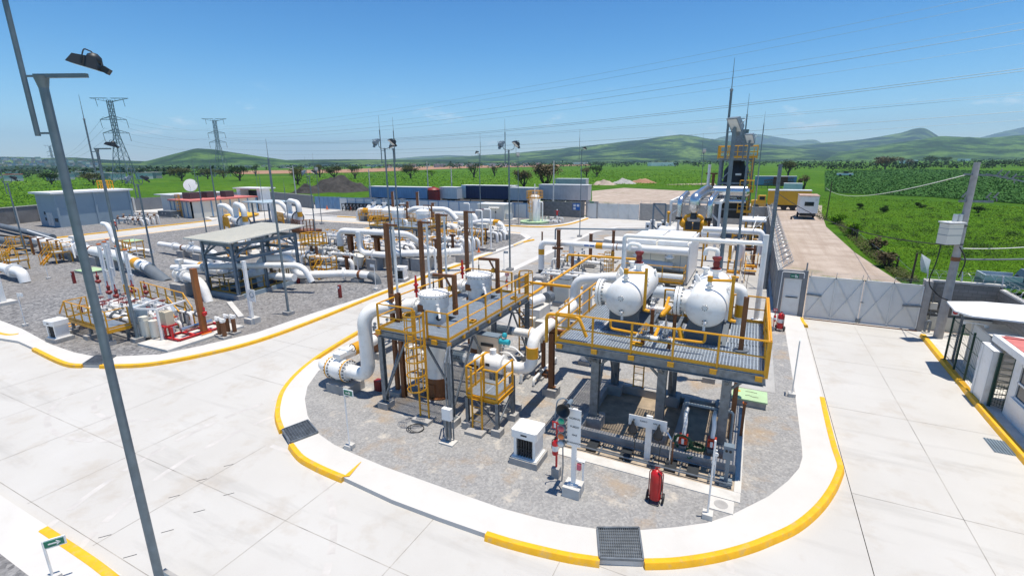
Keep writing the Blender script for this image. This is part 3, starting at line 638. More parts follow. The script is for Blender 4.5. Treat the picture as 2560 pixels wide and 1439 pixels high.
part(T,'box',MB().box(-9.95,16.6,2.0,-8.95,17.0,2.95),mat('beige_box',(.62,.50,.38),.5,var=.06));part(T,'lid',MB().box(-9.98,16.57,2.95,-8.92,17.03,2.99),'grey');part(T,'label_strip',MB().box(-9.75,16.58,2.5,-9.15,16.6,2.64),'text');part(T,'stand',MB().bar((-9.4,16.8,0),(-9.4,16.8,2.0),.12),'galv')
part(T,'actuator',MB().cyl((-8.95,16.8,2.75),(-8.5,16.8,2.75),.12,n=10).sph((-8.75,16.85,3.02),.12,8),'teal');part(T,'tubing',MB().tube([(-8.9,16.7,2.3),(-8.4,16.6,2.4),(-8.0,16.5,2.1),(-7.9,16.4,1.6)],.03,6,.2).tube([(-8.9,16.8,2.5),(-8.3,16.8,2.6),(-7.8,16.7,2.3)],.03,6,.2),'white')
def t_column(x,y,h,label,w=.22,arm=.6,along='x',base=.35,group='brown steel pipe supports'):
 T=thing('support_column',label,'pipe support',(x,y,0),group)
 part(T,'column',MB().ibeam((x,y,base-.05),(x,y,h),w,w,.025,(0,1,0)).box(x-w*.8,y-w*.8,base-.03,x+w*.8,y+w*.8,base+.01),'brown')
 a=(arm,0)if along=='x' else(0,arm)
 part(T,'crossbeam',MB().ibeam((x-a[0],y-a[1],h+.1),(x+a[0],y+a[1],h+.1),w*.8,.2,.022),'brown');footing(T,x,y,.62,.62,base);return T
t_column(-7.2,18.28,2.88,'thick brown column on a white footing under the pipe elbow, in front of the main platform')
T=thing('conduit_stand','small grey junction box on twin conduits with a pale foot plate','junction box',(-9.2,13.15,0))
part(T,'box',MB().box(-9.38,13.02,.95,-9.02,13.2,1.4),'white');part(T,'conduit',MB().bar((-9.28,13.12,0),(-9.28,13.12,.95),.06).bar((-9.12,13.12,0),(-9.12,13.12,.95),.06).tube([(-9.3,13.25,.1),(-9.3,13.25,3.1),(-9.6,13.9,3.4)],.03,6).tube([(-9.05,13.25,.1),(-9.05,13.25,3.1),(-9.6,14.0,3.4)],.03,6).tube([(-9.18,13.3,.1),(-9.18,13.3,3.1),(-9.6,14.1,3.4)],.02,6),'galv');part(T,'foot_plate',MB().box(-9.5,12.9,-.02,-8.9,13.3,.06),'concl')
cb_=MB()
for k in range(3):cb_.ring((-10.9+.05*k,13.35,.03+.02*k),(.1*k,.05,1),.33-.03*k,.012,22,4)
solo('coiled_cable','thin black cable coiled on the gravel by the caged ladder foot','cable',cb_,'black')
def conduit_cabinet(label):
 T=thing('conduit_cabinet',label,'cabinet',(0,0,0),'white capped conduit cabinets')
 part(T,'plinth',MB().box(-.52,-.48,-.02,.52,.48,.24),'conc');part(T,'base_plate',MB().box(-.46,-.42,.24,.46,.42,.275),'white')
 part(T,'side_panel',MB().box(-.4,-.34,.27,-.3,.34,1.02),'white');part(T,'side_panel',MB().box(.3,-.34,.27,.4,.34,1.02),'white')
 cap=MB();
 cap.prism([(-.47+.06,-.42),(.47-.06,-.42),(.47,-.36),(.47,.36),(.41,.42),(-.41,.42),(-.47,.36),(-.47,-.36)],1.02,1.3);cap.prism([(-.44,-.36),(.44,-.36),(.44,.36),(-.44,.36)],1.3,1.315);part(T,'cap',cap,'white')
 cc=MB()
 for i in range(6):
  for j in range(3):cc.cyl((-.24+.095*i,-.26+.26*j,.27),(-.24+.095*i,-.26+.26*j,1.03),.036,n=8)
  cc.cyl((-.24+.095*i,-.26,.55),(-.24+.095*i,-.26,.61),.048,n=8)
 part(T,'conduits',cc,'dark');part(T,'tag',MB().box(-.1,-.425,1.13,.12,-.421,1.19),'text');return T
cc1=conduit_cabinet('white capped conduit cabinet on a concrete plinth left of the alarm sign');cc1.location=(-6.1,13.42,0)
cq=G(152,850);dup(cc1,(cq.x,cq.y,0),.1,'white capped conduit cabinet at the bottom left edge of the stone yard')
cq=G(1900,632);dup(cc1,(cq.x-.2,cq.y,0),.0,'grey open fronted conduit cabinet far along the right hand wall path',sc=1.15)
cq=G(1005,702);dup(cc1,(cq.x,cq.y,0),.2,'white capped conduit cabinet behind the first tall brown column by the kerb')
x,y=-4.12,12.42
T=thing('alarm_sign','white alarm sign post with a black horn and four coloured signal lamps','alarm sign',(x,y,0))
part(T,'footing',MB().box(x-.27,y-.27,-.02,x+.27,y+.27,.34),'concl');part(T,'post',MB().box(x-.07,y-.05,.34,x+.07,y+.05,2.9).box(x-.16,y-.13,.34,x+.16,y+.13,.38),'white')
part(T,'board',MB().box(x-.21,y-.075,1.7,x+.21,y-.053,2.92),'white')
for i,s in enumerate(('NORMAL','FUEGO','GAS','EVACUACION')):text_mesh(T,'lettering',s,.085 if i<3 else .07,(x+.02,y-.082,2.62-.27*i),facing(0),'text')
lx=x-.37
part(T,'lamp_bracket',MB().tube([(lx,y-.02,1.6),(lx,y-.02,2.75)],.028,8).bar((lx,y-.02,2.7),(x,y,2.7),.04).bar((lx,y-.02,1.75),(x,y,1.75),.04).tube([(lx,y,1.62),(lx+.02,y,.8),(lx-.02,y+.02,.3)],.022,6),'galv')
for i,cm in enumerate(((.03,.42,.22),(.62,.10,.12),(.80,.20,.04),(.60,.62,.62))):
 z=2.5-.255*i;lm=part(T,'signal_lamp',MB().lathe((lx,y+.02,z),(0,-1,0),[(0,.06),(.05,.11),(.16,.115),(.17,.125),(.2,.125),(.205,.1)],16),'galv')
 mname='signal_lens_%d'%i;M[mname]=mat(mname,cm,.15,var=.03)
 part(lm,'lens',MB().lathe((lx,y-.18,z),(0,-1,0),[(0,.1),(.03,.085),(.055,.04),(.06,.001)],14),mname)
hx=x-.3;part(T,'horn',MB().lathe((hx,y+.22,2.86),(0,-1,.05),[(0,.05),(.12,.06),(.2,.075),(.34,.13),(.44,.21),(.47,.215),(.45,.19),(.3,.05),(.28,.001)],24),'dark')
part(T,'horn_driver',MB().cyl((hx,y+.2,2.86),(hx,y+.5,2.86),.07,n=12).tube([(hx,y+.4,2.86),(hx-.2,y+.35,3.0),(hx-.35,y+.2,2.95),(hx-.38,y+.1,2.4)],.02,6,.15).bar((hx,y+.3,2.8),(x,y,2.7),.04),'grey')
part(T,'call_point',MB().box(x+.13,y-.12,.95,x+.25,y-.02,1.15),mat('pink_call_point',(.6,.12,.17),.5));part(T,'side_box',MB().box(x+.1,y-.1,1.22,x+.36,y+.02,1.26).box(x+.3,y-.1,.62,x+.35,y-.05,1.24),'white')
def post_extinguisher():
 T=thing('post_extinguisher','red fire extinguisher hung on a red post with concrete foot, left of the alarm sign','fire extinguisher',(0,0,0),'fire extinguishers')
 part(T,'footing',MB().box(-.13,-.13,-.02,.13,.13,.36),'conc');part(T,'post',MB().bar((0,0,.36),(0,0,1.95),.055),'red')
 part(T,'cylinder',MB().lathe((0,-.13,.9),(0,0,1),[(0,.09),(.03,.1),(.42,.1),(.5,.06),(.54,.03)],16),'red');part(T,'label',MB().lathe((0,-.13,1.05),(0,0,1),[(0,.1015),(.18,.1015)],16),'wtext')
 part(T,'valve_head',MB().cyl((0,-.13,1.43),(0,-.13,1.52),.03,n=8).bar((0,-.13,1.52),(.1,-.18,1.55),.03).tube([(0,-.13,1.48),(-.1,-.16,1.4),(-.11,-.15,1.1)],.014,5,.05),'black')
 s=part(T,'sign',MB().box(-.16,-.02,1.74,.16,.01,1.98),'red');part(s,'pictogram',MB().box(-.1,-.025,1.78,-.02,-.02,1.94).box(.02,-.025,1.78,.12,-.02,1.82).box(.02,-.025,1.86,.12,-.02,1.9),'wtext');return T
e1=post_extinguisher();e1.location=(-4.9,12.98,0)
def wheeled_extinguisher():
 T=thing('wheeled_extinguisher','tall red wheeled fire extinguisher alone on the fine gravel in front','fire extinguisher',(0,0,0),'fire extinguishers')
 part(T,'cylinder',MB().lathe((0,0,.12),(0,0,1),[(0,.12),(.02,.165),(.78,.165),(.86,.14),(.92,.08),(.95,.03)],24),'red')
 part(T,'frame',MB().tube([(-.19,-.02,.15),(-.19,-.02,.98),(-.12,-.02,1.05),(.12,-.02,1.05),(.19,-.02,.98),(.19,-.02,.15)],.014,6,.05).tube([(-.19,-.02,.18),(.19,-.02,.18)],.018,6),'darkred')
 for s in(-1,1):part(T,'wheel',MB().cyl((s*.2,.04,.15),(s*.245,.04,.15),.15,n=18).cyl((s*.245,.04,.15),(s*.255,.04,.15),.06,n=10),'black')
 part(T,'foot_bar',MB().tube([(-.13,-.05,.1),(-.13,-.18,.02),(.13,-.18,.02),(.13,-.05,.1)],.014,6,.04),'dark');part(T,'valve_head',MB().cyl((0,0,1.05),(0,0,1.12),.03,n=8).bar((-.06,0,1.12),(.08,0,1.14),.025),'darkred');part(T,'label',MB().lathe((0,0,.5),(0,0,1),[(0,.1665),(.22,.1665)],24),'red')
 part(T,'hose',MB().tube([(.05,-.1,1.05),(.17,-.14,.95),(.18,-.16,.55),(.16,-.15,.4)],.015,6,.08),'black');return T
w1=wheeled_extinguisher();q=G(1635,1258);w1.location=(q.x,q.y+.1,0);w1.scale=(1.05,)*3
def place(px,py,z=0):q=G(px,py,z);return(q.x,q.y,z)
c_=dup(w1,place(1948,826),-.4,'red wheeled fire extinguisher with black wheels near the white gate door')
for ch in c_.children:
 if ch.name.startswith('label'):ch.data=ch.data.copy();ch.data.materials[0]=M['wtext']
dup(w1,place(1904,668),-.2,'small red wheeled extinguisher halfway along the path by the right hand wall')
dup(e1,place(1268,742),.3,'red extinguisher hung on its post by the rear caged ladder of the left platform',sc=.95)
dup(e1,place(1932,826),.2,'dark red extinguisher post directly beside the wheeled one at the gate door',sc=.7)
def sign_post(px,py,h,label,kind='green',rz=0.,group='thin white sign posts'):
 x,y,_=place(px,py);T=thing('sign_post',label,'sign post',(x,y,0),group)
 part(T,'footing',MB().box(x-.14,y-.14,-.02,x+.14,y+.14,.17),'concl');part(T,'post',MB().cyl((x,y,.15),(x,y,h),.028,n=8),'white')
 if kind:
  m=Matrix.Rotation(rz,3,'Z');c=V((x,y,h-.1))+m@V((.2,0,0))
  s=part(T,'sign',MB().cb(c,.44,.03,.24,rz),'wtext');part(s,'symbol',MB().cb(c-m@V((0,.02,0)),.37,.012,.17,rz),kind)
  part(s,'arrow',MB().cb(c-m@V((0,.029,0)),.22,.006,.03,rz).cb(c-m@V((-.08,.029,-.025)),.09,.006,.025,rz,.7).cb(c-m@V((-.08,.029,.025)),.09,.006,.025,rz,-.7),'wtext')
 return T
sign_post(875,1120,2.35,'white post with green arrow sign beside the big valve block','green')
sign_post(1768,1292,2.5,'bare white slanting looking post by the pale floor plate at front right',None)
sign_post(1979,990,2.55,'thin white post with an edge on sign beside the right pavement','green',1.5)
sign_post(135,1450,1.15,'short grey post with small green sign at the bottom left corner','green',1.0)
sign_post(1260,677,1.9,'thin post with small dark sign on the central road edge','grey',.2);sign_post(1233,700,1.9,'thin post with pale blue board beside the yellow kerb','lamp',.2)
sign_post(65,815,2.2,'thin white post at the left stone yard edge with small white sign','wtext',.3)
sign_post(940,725,2.1,'thin white post with green exit sign beside the grey ended pipe','green',math.pi)
sign_post(122,697,1.35,'short white marker post with red tip on the left stones',None)
pq=place(1802,1262);solo('floor_plate','pale concrete floor plate with an oval mark at front right','floor plate',MB().box(pq[0]-.35,pq[1]-.3,-.01,pq[0]+.35,pq[1]+.3,.03).mat(1).lathe((pq[0],pq[1],.031),(0,0,1),[(0,.2),(.003,.2),(.0031,.15)],20),['concl','conc'])
ZM=3.72;X0,X1,Y0,Y1=-5.9,.82,15.4,20.6
T=thing('elevated_platform','wide grey grating platform with yellow railings carrying two white horizontal drums','platform',(-2.5,18,0))
g=MB();grating(g,X0,Y0,X1,17.9,ZM,'y',.098,.042);grating(g,X0,17.9,-4.9,Y1,ZM,'y',.098,.042);grating(g,-.3,17.9,X1,Y1,ZM,'y',.098,.042);grating(g,-3.1,17.9,-2.1,18.8,ZM,'y',.098,.042);part(T,'deck_grating',g,'deck')
b=MB()
for y in(Y0,17.9,Y1):b.ibeam((X0,y,ZM-.2),(X1,y,ZM-.2),.15,.34)
for x in(X0,-4.75,-3.2,-2.2,-.2,X1):b.ibeam((x,Y0,ZM-.21),(x,Y1,ZM-.21),.13,.3)
part(T,'frame_beams',b,'galv')
for x in(-4.74,-2.3,-.2):
 for y in(16.62,19.7):
  part(T,'leg',MB().ibeam((x,y,.3),(x,y,ZM-.36),.3,.3,.03,(0,1,0)).box(x-.22,y-.22,.42,x+.22,y+.22,.46),'galv');part(T,'footing',MB().prism([(x-.3,y-.36),(x+.3,y-.36),(x+.36,y-.3),(x+.36,y+.3),(x+.3,y+.36),(x-.3,y+.36),(x-.36,y+.3),(x-.36,y-.3)],-.02,.43),'conc')
b=MB()
for x in(-4.74,-2.3,-.2):
 b.bar((x,16.7,.5),(x,18.15,ZM-.5),.09,.06);b.bar((x,19.6,.5),(x,18.2,ZM-.5),.09,.06);b.bar((x,16.7,2.6),(x,15.5,ZM-.45),.1,.07)
for x,s in((-4.74,1),(-4.74,-1),(-2.3,-1),(-.2,1)):b.bar((x+s*.1,16.62,2.5),(x+s*.95,16.62,ZM-.4),.1,.07)
part(T,'brace',b,'galv')
r=MB();rails(r,[(X0,Y1,ZM),(X0,Y0,ZM),(X1,Y0,ZM),(X1,Y1,ZM),(-.35,Y1,ZM)],sp=1.35);rails(r,[(-2.95,Y1-.3,ZM),(-1.95,Y1-.3,ZM)],sp=1.);rails(r,[(X1+.06,Y0+.02,ZM),(X1+.06,Y1,ZM)],sp=2.6,toe=0)
for x in np.linspace(X0+.15,X1-.15,6):r.box(x-.1,Y0-.1,ZM-.22,x+.1,Y0+.01,ZM-.06)
part(T,'handrail',r,'yellow')
cage_ladder(T,(-3.75,19.9),(0,1),.1,ZM-.4,None,top=.2)
def drum(x,label,nozl=True):
 z,r=5.03,.69;T=thing('horizontal_drum',label,'pressure vessel',(x,19,ZM),'white horizontal drums on the main platform')
 pr=[(0,.001),(.02,.14),(.06,.28),(.12,.42),(.2,.56),(.28,.64),(.36,.68),(.4,.69),(3.7,.69),(3.75,.68),(3.9,.6),(4.02,.42),(4.08,.2),(4.1,.001)]
 s=part(T,'shell',MB().lathe((x,16.95,z),(0,1,0),pr,40),'white')
 n=MB().lathe((x,16.93,z+.12),(0,1,0),[(-.01,.085),(.06,.085)],14);part(s,'round_plate',n,'white')
 bb=MB()
 for i in range(8):a=math.pi*i/4;bb.cyl((x+.09*math.cos(a),16.9,z+.12+.09*math.sin(a)),(x+.09*math.cos(a),16.96,z+.12+.09*math.sin(a)),.014,n=5)
 for i in range(5):a=math.pi*2*i/5;bb.cyl((x+.02+.08*math.cos(a),16.97,z-.43+.08*math.sin(a)),(x+.02+.08*math.cos(a),17.06,z-.43+.08*math.sin(a)),.013,n=5)
 part(s,'stud_bolts',bb,'dark');part(s,'drain_nozzle',MB().cyl((x+.04,17.12,z-.42),(x+.04,16.86,z-.42),.05,n=10).cyl((x,17.3,z-.62),(x,17.25,z-.8),.05,n=8),'white')
 m=MB().cyl((x-.6,17.75,z+.05),(x-1.02,17.75,z+.05),.38,n=22).cyl((x-.86,17.75,z+.05),(x-.94,17.75,z+.05),.52,n=26).cyl((x-.97,17.75,z+.05),(x-1.07,17.75,z+.05),.52,n=26)
 mw=part(T,'manway',m,'white');bb=MB()
 for i in range(20):a=2*math.pi*i/20;bb.cyl((x-.8,17.75+.45*math.cos(a),z+.05+.45*math.sin(a)),(x-1.12,17.75+.45*math.cos(a),z+.05+.45*math.sin(a)),.024,n=5)
 part(mw,'manway_bolts',bb,'galv')
 for y in(17.6,20.0):part(T,'saddle',MB().prism([(x-.62,y-.12),(x+.62,y-.12),(x+.62,y+.12),(x-.62,y+.12)],ZM,ZM+.12).box(x-.55,y-.09,ZM+.1,x+.55,y+.09,z-.38).box(x-.58,y-.14,z-.5,x-.4,y+.14,z-.2).box(x+.4,y-.14,z-.5,x+.58,y+.14,z-.2),'pipegrey')
 part(T,'skirt',MB().box(x-.75,17.3,ZM-.35,x+.75,20.3,ZM+.02),'pipegrey')
 d=MB().tube([(x+.78,17.35,ZM+.95),(x+.78,17.35,z+1.22)],.055,10).tube([(x+.78,17.35,z+1.05),(x+.05,17.35,z+1.0)],.05,8).cyl((x+.05,17.35,z+.96),(x+.05,17.35,z+1.14),.09,n=10).tube([(x+.78,17.35,ZM+.98),(x+.98,17.35,ZM+.95)],.06,8);part(T,'level_pipe',d,'yellow')
 part(T,'head_nozzle',MB().cyl((x+.05,17.35,z+.55),(x+.05,17.35,z+.97),.07,n=10).cyl((x+.05,17.35,z+.78),(x+.05,17.35,z+.83),.13,n=12),'white')
 part(T,'vent_hook',MB().tube([(x+.1,19.3,z+1.5),(x+.1,19.3,z+1.72),(x-.3,19.3,z+1.75),(x-.33,19.3,z+1.5)],.085,10,.25,6),'white');v=MB().cyl((x+.1,19.3,z+.6),(x+.1,19.3,z+.98),.11,n=12).cyl((x+.1,19.3,z+.92),(x+.1,19.3,z+1.0),.2,n=14);rv=part(T,'relief_outlet',v,'white')
 part(rv,'relief_valve',MB().lathe((x+.1,19.3,z+1.0),(0,0,1),[(0,.17),(.05,.17),(.06,.1),(.2,.13),(.3,.1),(.4,.17),(.46,.17)],14),'darkred')
 for yy,sx in((18.6,.62),(20.3,.6),(18.9,-.55)):part(T,'lifting_lug',MB().ring((x+sx,yy,z+.5),(1,0,.3),.08,.03,12,5).bar((x+sx*.85,yy,z+.42),(x+sx,yy,z+.44),.08),'white')
 for yy in(18.4,19.9):part(s,'weld_band',MB().lathe((x,yy,z),(0,1,0),[(0,.692),(.01,.697),(.03,.697),(.04,.692)],40),'white')
 n=MB().tube([(x-.35,18.9,z+.55),(x-.55,18.9,z+.85),(x-.5,18.9,z+.55)],.05,8,.1).cyl((x-.3,19.9,z+.5),(x-.3,19.9,z+.9),.08,n=10).cyl((x-.3,19.9,z+.85),(x-.3,19.9,z+.92),.15,n=12);part(T,'top_nozzle',n,'white');return T
drum(-4.0,'left one of the two white horizontal drums on the railed platform');drum(-1.13,'right hand one of the two white horizontal drums on the railed platform')
T=thing('vent_header','thin white vent pipe crossing over both drums to a post on the right','pipe',(-1.8,19.4,ZM))
part(T,'pipe_run',MB().tube([(-4.9,20.9,ZM+.3),(-4.9,20.9,6.85),(.55,20.9,6.85)],.09,10,.15),'white');part(T,'end_post',MB().cyl((.55,20.9,ZM-.2),(.55,20.9,7.2),.1,n=12).cyl((.55,20.9,ZM),(.55,20.9,ZM+.08),.2,n=12),'white')
T=thing('drain_manifold','cluster of white and yellow valves on brown posts between the two drums','valve manifold',(-2.6,17.2,ZM))
m=MB().tube([(-3.15,17.75,ZM+.95),(-1.95,17.75,ZM+.95)],.09,10).tube([(-3.2,16.2,ZM+.35),(-2.0,16.2,ZM+.35)],.09,10);part(T,'pipework',m,'white')
m=MB().tube([(-2.55,17.0,ZM+.95),(-2.55,17.75,ZM+.95),(-2.55,18.6,ZM+1.2)],.055,8).cyl((-2.55,17.3,ZM+.9),(-2.35,17.55,ZM+1.15),.1,n=10).tube([(-4.2,16.4,ZM+.7),(-4.2,16.4,ZM+.42),(-3.1,16.25,ZM+.42)],.045,8,.12).tube([(-1.0,16.3,ZM+.75),(-1.0,16.3,ZM+.42),(-2.1,16.25,ZM+.42)],.045,8,.12).cyl((-1.95,17.3,ZM+.5),(-1.8,17.15,ZM+.1),.09,n=10).cyl((-3.05,17.3,ZM+.5),(-3.2,17.15,ZM+.1),.09,n=10).tube([(-2.6,16.2,ZM+.4),(-2.6,16.9,ZM+.5)],.06,8).box(-3.4,16.1,ZM+.02,-3.,16.4,ZM+.08);part(T,'yellow_lines',m,'yellow')
for cx in(-3.0,-2.1):valve(T,(cx,17.75,ZM+.95),(1,0,0),.08,'white','galv')
for cx in(-2.95,-2.25):valve(T,(cx,16.2,ZM+.35),(1,0,0),.085,'galv','galv')
for cx,cy in((-2.95,17.6),(-2.15,17.6),(-3.02,16.4),(-2.12,16.4)):part(T,'post',MB().bar((cx,cy,ZM-.2),(cx,cy,ZM+.95 if cy>17 else ZM+.4),.12),'brown')
part(T,'tubing',MB().tube([(-2.5,17.9,ZM),(-2.5,17.9,ZM+.9),(-1.9,17.9,ZM+.9)],.025,6,.06).tube([(-2.4,17.2,ZM),(-2.4,17.2,ZM+.8)],.025,6).tube([(-2.7,17.3,ZM),(-2.7,17.3,ZM+.7)],.025,6),'stain')
T=thing('support_column','tall brown column rising through the right end of the drum platform','pipe support',(.1,17.2,0),'brown steel pipe supports')
part(T,'column',MB().ibeam((.1,17.2,.2),(.1,17.2,5.6),.16,.16,.02,(0,1,0)),'brown');part(T,'collar',MB().cyl((.1,17.2,ZM+.0),(.1,17.2,ZM+.05),.25,n=12),'galv');footing(T,.1,17.2,.4,.4,.22)
T=thing('vent_stack','short white and yellow banded vent pipe behind the right drum','pipe',(-.1,20.5,ZM));part(T,'pipe_run',MB().tube([(-.5,20.3,5.15),(-.05,20.3,5.1),(-.05,20.3,ZM-.6)],.2,16,.3,7),'white');part(T,'yellow_band',MB().cyl((-.05,20.3,4.0),(-.05,20.3,4.5),.21,n=16),'yellow')
T=thing('feed_pipe','white hooked pipe bending down left of the left drum','pipe',(-6.3,22.8,0));part(T,'pipe_run',MB().tube([(-4.6,22.2,4.4),(-6.9,22.2,4.4),(-6.9,22.2,.1)],.24,16,.55,8),'white');footing(T,-6.9,22.2,.6,.6,.2)
T=thing('catch_basin','low concrete walled basin with stained floor under the drum platform','basin',(-2.4,17.6,0))
x0,x1,y0,y1=-5.15,.35,15.55,19.95;t=.2;h=.36
part(T,'basin_floor',MB().box(x0+t,y0+t,-.05,x1-t,y1-t,.012),mat('silt_stained_floor',(.34,.27,.19),.8,var=.25,scale=2,dirt=(.10,.09,.08),dirt_amt=.8,dscale=1.2))
part(T,'basin_wall',MB().box(x0,y0,-.05,x1,y0+t,h).box(x0,y1-t,-.05,x1,y1,h).box(x0,y0+t,-.05,x0+t,y1-t,h).box(x1-t,y0+t,-.05,x1,y1-t,h).box(-1.75,16.2,-.05,-1.55,y1-t,h),'conc')
part(T,'apron',MB().box(-5.35,14.15,-.05,.55,14.62,.03),'concl');part(T,'apron',MB().box(-5.0,y1+.02,-.05,.2,20.7,.04),'concl');part(T,'side_apron',MB().box(.36,14.63,-.05,.56,19.9,.03),'concl')
part(T,'channel_floor',MB().box(-5.2,14.63,-.06,.35,15.54,.008),mat('channel_silt',(.40,.33,.25),.85,var=.3,scale=2.5,dirt=(.08,.08,.08),dirt_amt=.8,dscale=2))
pp=MB()
for yy,zz in((14.75,.16),(14.95,.1),(15.3,.22)):pp.tube([(-5.3,yy,zz),(.3,yy,zz)],.028,6)
for xx in(-4.9,-4,-3.1,-2.2,-1.3,-.4,.2):pp.bar((xx,14.7,.05),(xx,15.5,.05),.05)
part(T,'conduit_run',pp,'galv')
pp=MB()
for xx in(-4.3,-3.1,-1.6,-.9):pp.box(xx-.18,14.8,0,xx+.18,15.35,.16)
part(T,'pipe_sleeper',pp,'dark')
x,y=-2.4,15.12;T=thing('test_sign','white T shaped sign with two black bulb alarms in front of the basin','alarm sign',(x,y,0))
part(T,'post',MB().box(x-.1,y-.04,.02,x+.1,y+.04,1.72),'white');part(T,'board',MB().box(x-.68,y-.07,1.28,x+.58,y-.045,1.66),'white')
for dx in(-.5,.34):al=part(T,'alarm_bulb',MB().lathe((x+dx,y-.22,1.02),(0,0,1),[(0,.05),(.06,.14),(.16,.17),(.28,.12),(.38,.06),(.5,.04)],16),'black');part(al,'alarm_arm',MB().tube([(x+dx,y-.22,1.5),(x+dx,y-.06,1.5)],.03,6).tube([(x+dx,y-.22,1.05),(x+dx+.1,y-.2,.8),(x+dx+.08,y-.2,.1)],.016,6,.1),'dark')
for dx in(-.18,.2):text_mesh(T,'lettering','FUEGO' if dx<0 else 'GAS',.075,(x+dx,y-.075,1.5),facing(0),'text')
part(T,'conduit',MB().tube([(x+.75,y-.1,.1),(x+.75,y-.1,1.1),(x+.6,y,1.25)],.03,6,.1),'stain');part(T,'copper_pipe',MB().bar((x+.82,y-.05,.05),(x+.82,y-.05,.95),.05),'brown')
def sampler(x,y,label):
 T=thing('sample_pump',label,'pump',(x,y,0),'red sample pumps over the basin')
 part(T,'body',MB().box(x-.14,y-.12,.55,x+.14,y+.12,.85).cyl((x-.1,y-.14,.7),(x+.1,y-.14,.7),.08,n=10),mat('pump_red',(.60,.06,.02),.4)if 'pump_red' not in bpy.data.materials else bpy.data.materials['pump_red']);part(T,'label',MB().box(x-.04,y-.225,.62,x+.04,y-.22,.82),'wtext')
 part(T,'neck',MB().tube([(x,y,.85),(x+.02,y+.1,1.25),(x-.02,y+.25,1.5),(x,y+.6,1.55)],.07,8,.1),'white');part(T,'stand',MB().bar((x,y,0),(x,y,.55),.07).box(x-.12,y-.16,.35,x+.12,y+.12,.5),'galv');return T
sampler(-1.35,15.9,'left red pump head with a green hose coil by the basin');sampler(-.45,16.1,'right red pump head on a white neck by the basin corner')
hm=MB();
for k in range(4):hm.ring((-1.35,15.75,.62+.02*k),(.1,1,.1*k),.26+.015*k,.018,20,5)
for k in range(4):hm.ring((-.9,15.95,.42+.04*k),(.05*k,.2,1),.26,.02,20,5)
hm.tube([(-1.25,15.7,.4),(-1.1,15.5,.2),(-.9,15.6,.38)],.018,6,.1);solo('green_hose','dark green hose coiled around the red pumps','hose',hm,mat('hose_green',(.008,.07,.03),.5))
T=thing('eyewash_rail','grey elbow water pipe over the red pumps','pipe',(-.7,16.9,0));part(T,'pipe_run',MB().tube([(-1.5,16.7,.3),(-1.5,16.7,1.65),(.1,16.7,1.65),(.1,16.7,.2)],.05,8,.12),'grey')
T=thing('control_pedestal','grey switch box on a stout post at the right corner of the basin','control box',(.1,14.95,0));part(T,'post',MB().bar((.1,14.95,0),(.1,14.95,1.1),.12).box(-.08,14.75,0,.28,15.15,.1),'grey');part(T,'box',MB().box(-.06,14.82,.95,.24,15.06,1.4),'grey');part(T,'switch',MB().cyl((.03,14.82,1.25),(.03,14.79,1.25),.04,n=8).cyl((.14,14.82,1.25),(.14,14.79,1.25),.04,n=8),'black');part(T,'gauges',MB().cyl((-.25,14.9,1.0),(-.25,14.86,1.0),.07,n=10).cyl((-.3,14.9,.7),(-.3,14.86,.7),.07,n=10).bar((-.25,15,0),(-.25,15,1.1),.05),'white')
T=thing('manhole_box','pale green lidded concrete box with a yellow mark, right of the platform legs','manhole',(.65,21.3,0));part(T,'box',MB().box(.02,20.75,-.02,1.3,21.75,.28),'conc');l=part(T,'lid',MB().box(-.02,20.7,.28,1.34,21.8,.34),'ltgreen');part(l,'yellow_mark',MB().cyl((.22,21.45,.34),(.22,21.45,.346),.1,n=14),'yellow');part(l,'scrawl',MB().tube([(.5,21.5,.345),(.7,21.53,.345),(.95,21.48,.345)],.012,4).tube([(.5,21.1,.345),(.65,21.15,.345),(.8,21.05,.345),(1.,21.08,.345)],.012,4),'text')
T=thing('marker_post','short brown guard post beside the pale green lid','post',(.45,19.0,0));part(T,'post',MB().bar((.45,18.2,0),(.45,18.2,1.35),.1),'brown');part(T,'cap',MB().box(.38,18.13,1.35,.52,18.27,1.38),'orange')
def drain(px,label,cell=.055):
 c=[G(*p)for p in px];T=thing('drain_grate',label,'drain grate',(sum(q.x for q in c)/4,sum(q.y for q in c)/4,0),'steel drain grates in the pavement')
 part(T,'pit',MB().quad(*[(q.x,q.y,.008)for q in c]),'conc' if 'slanting' in label else 'pipegrey');m=MB();z=V((0,0,.045))
 n=int((c[0]-c[1]).length/cell)
 for i in range(n+1):m.bar(c[0].lerp(c[1],i/n)+z,c[3].lerp(c[2],i/n)+z,.016,.03)
 n=int((c[0]-c[3]).length/(cell*1.8))
 for i in range(n+1):m.bar(c[0].lerp(c[3],i/n)+z+V((0,0,.002)),c[1].lerp(c[2],i/n)+z+V((0,0,.002)),.014,.02)
 part(T,'bars',m,'galv');f=MB()
 for i in range(4):f.bar(c[i]+z,c[(i+1)%4]+z,.05,.07)
 part(T,'frame',f,'galv');part(T,'mouth',MB().quad(*[(q.x,q.y,zz)for q,zz in((c[0],.0),(c[1],.0),(c[1],RZ),(c[0],RZ))]),'pipegrey')
drain([(1499,1398),(1608,1402),(1597,1322),(1493,1322)],'wide steel drain grate in the front kerb curve');drain([(706,1076),(726,1108),(795,1082),(770,1052)],'slanting steel drain grate in the left kerb of the island')
drain([(208,911),(254,912),(290,890),(240,890)],'drain grate behind the leaning lamp pole');
cq=[G(a,b,RZ)for a,b in((2455,1085),(2520,1120),(2500,1122),(2475,1120))]
m=MB();[m.bar((8.62+.09*i,21.2,RZ+.02),(8.62+.09*i,22.2,RZ+.02),.03,.03)for i in range(7)];m.box(8.58,21.18,RZ,9.2,22.22,RZ+.01);solo('drain_grate','dark road drain grate by the guard house kerb','drain grate',m,'grey','steel drain grates in the pavement')
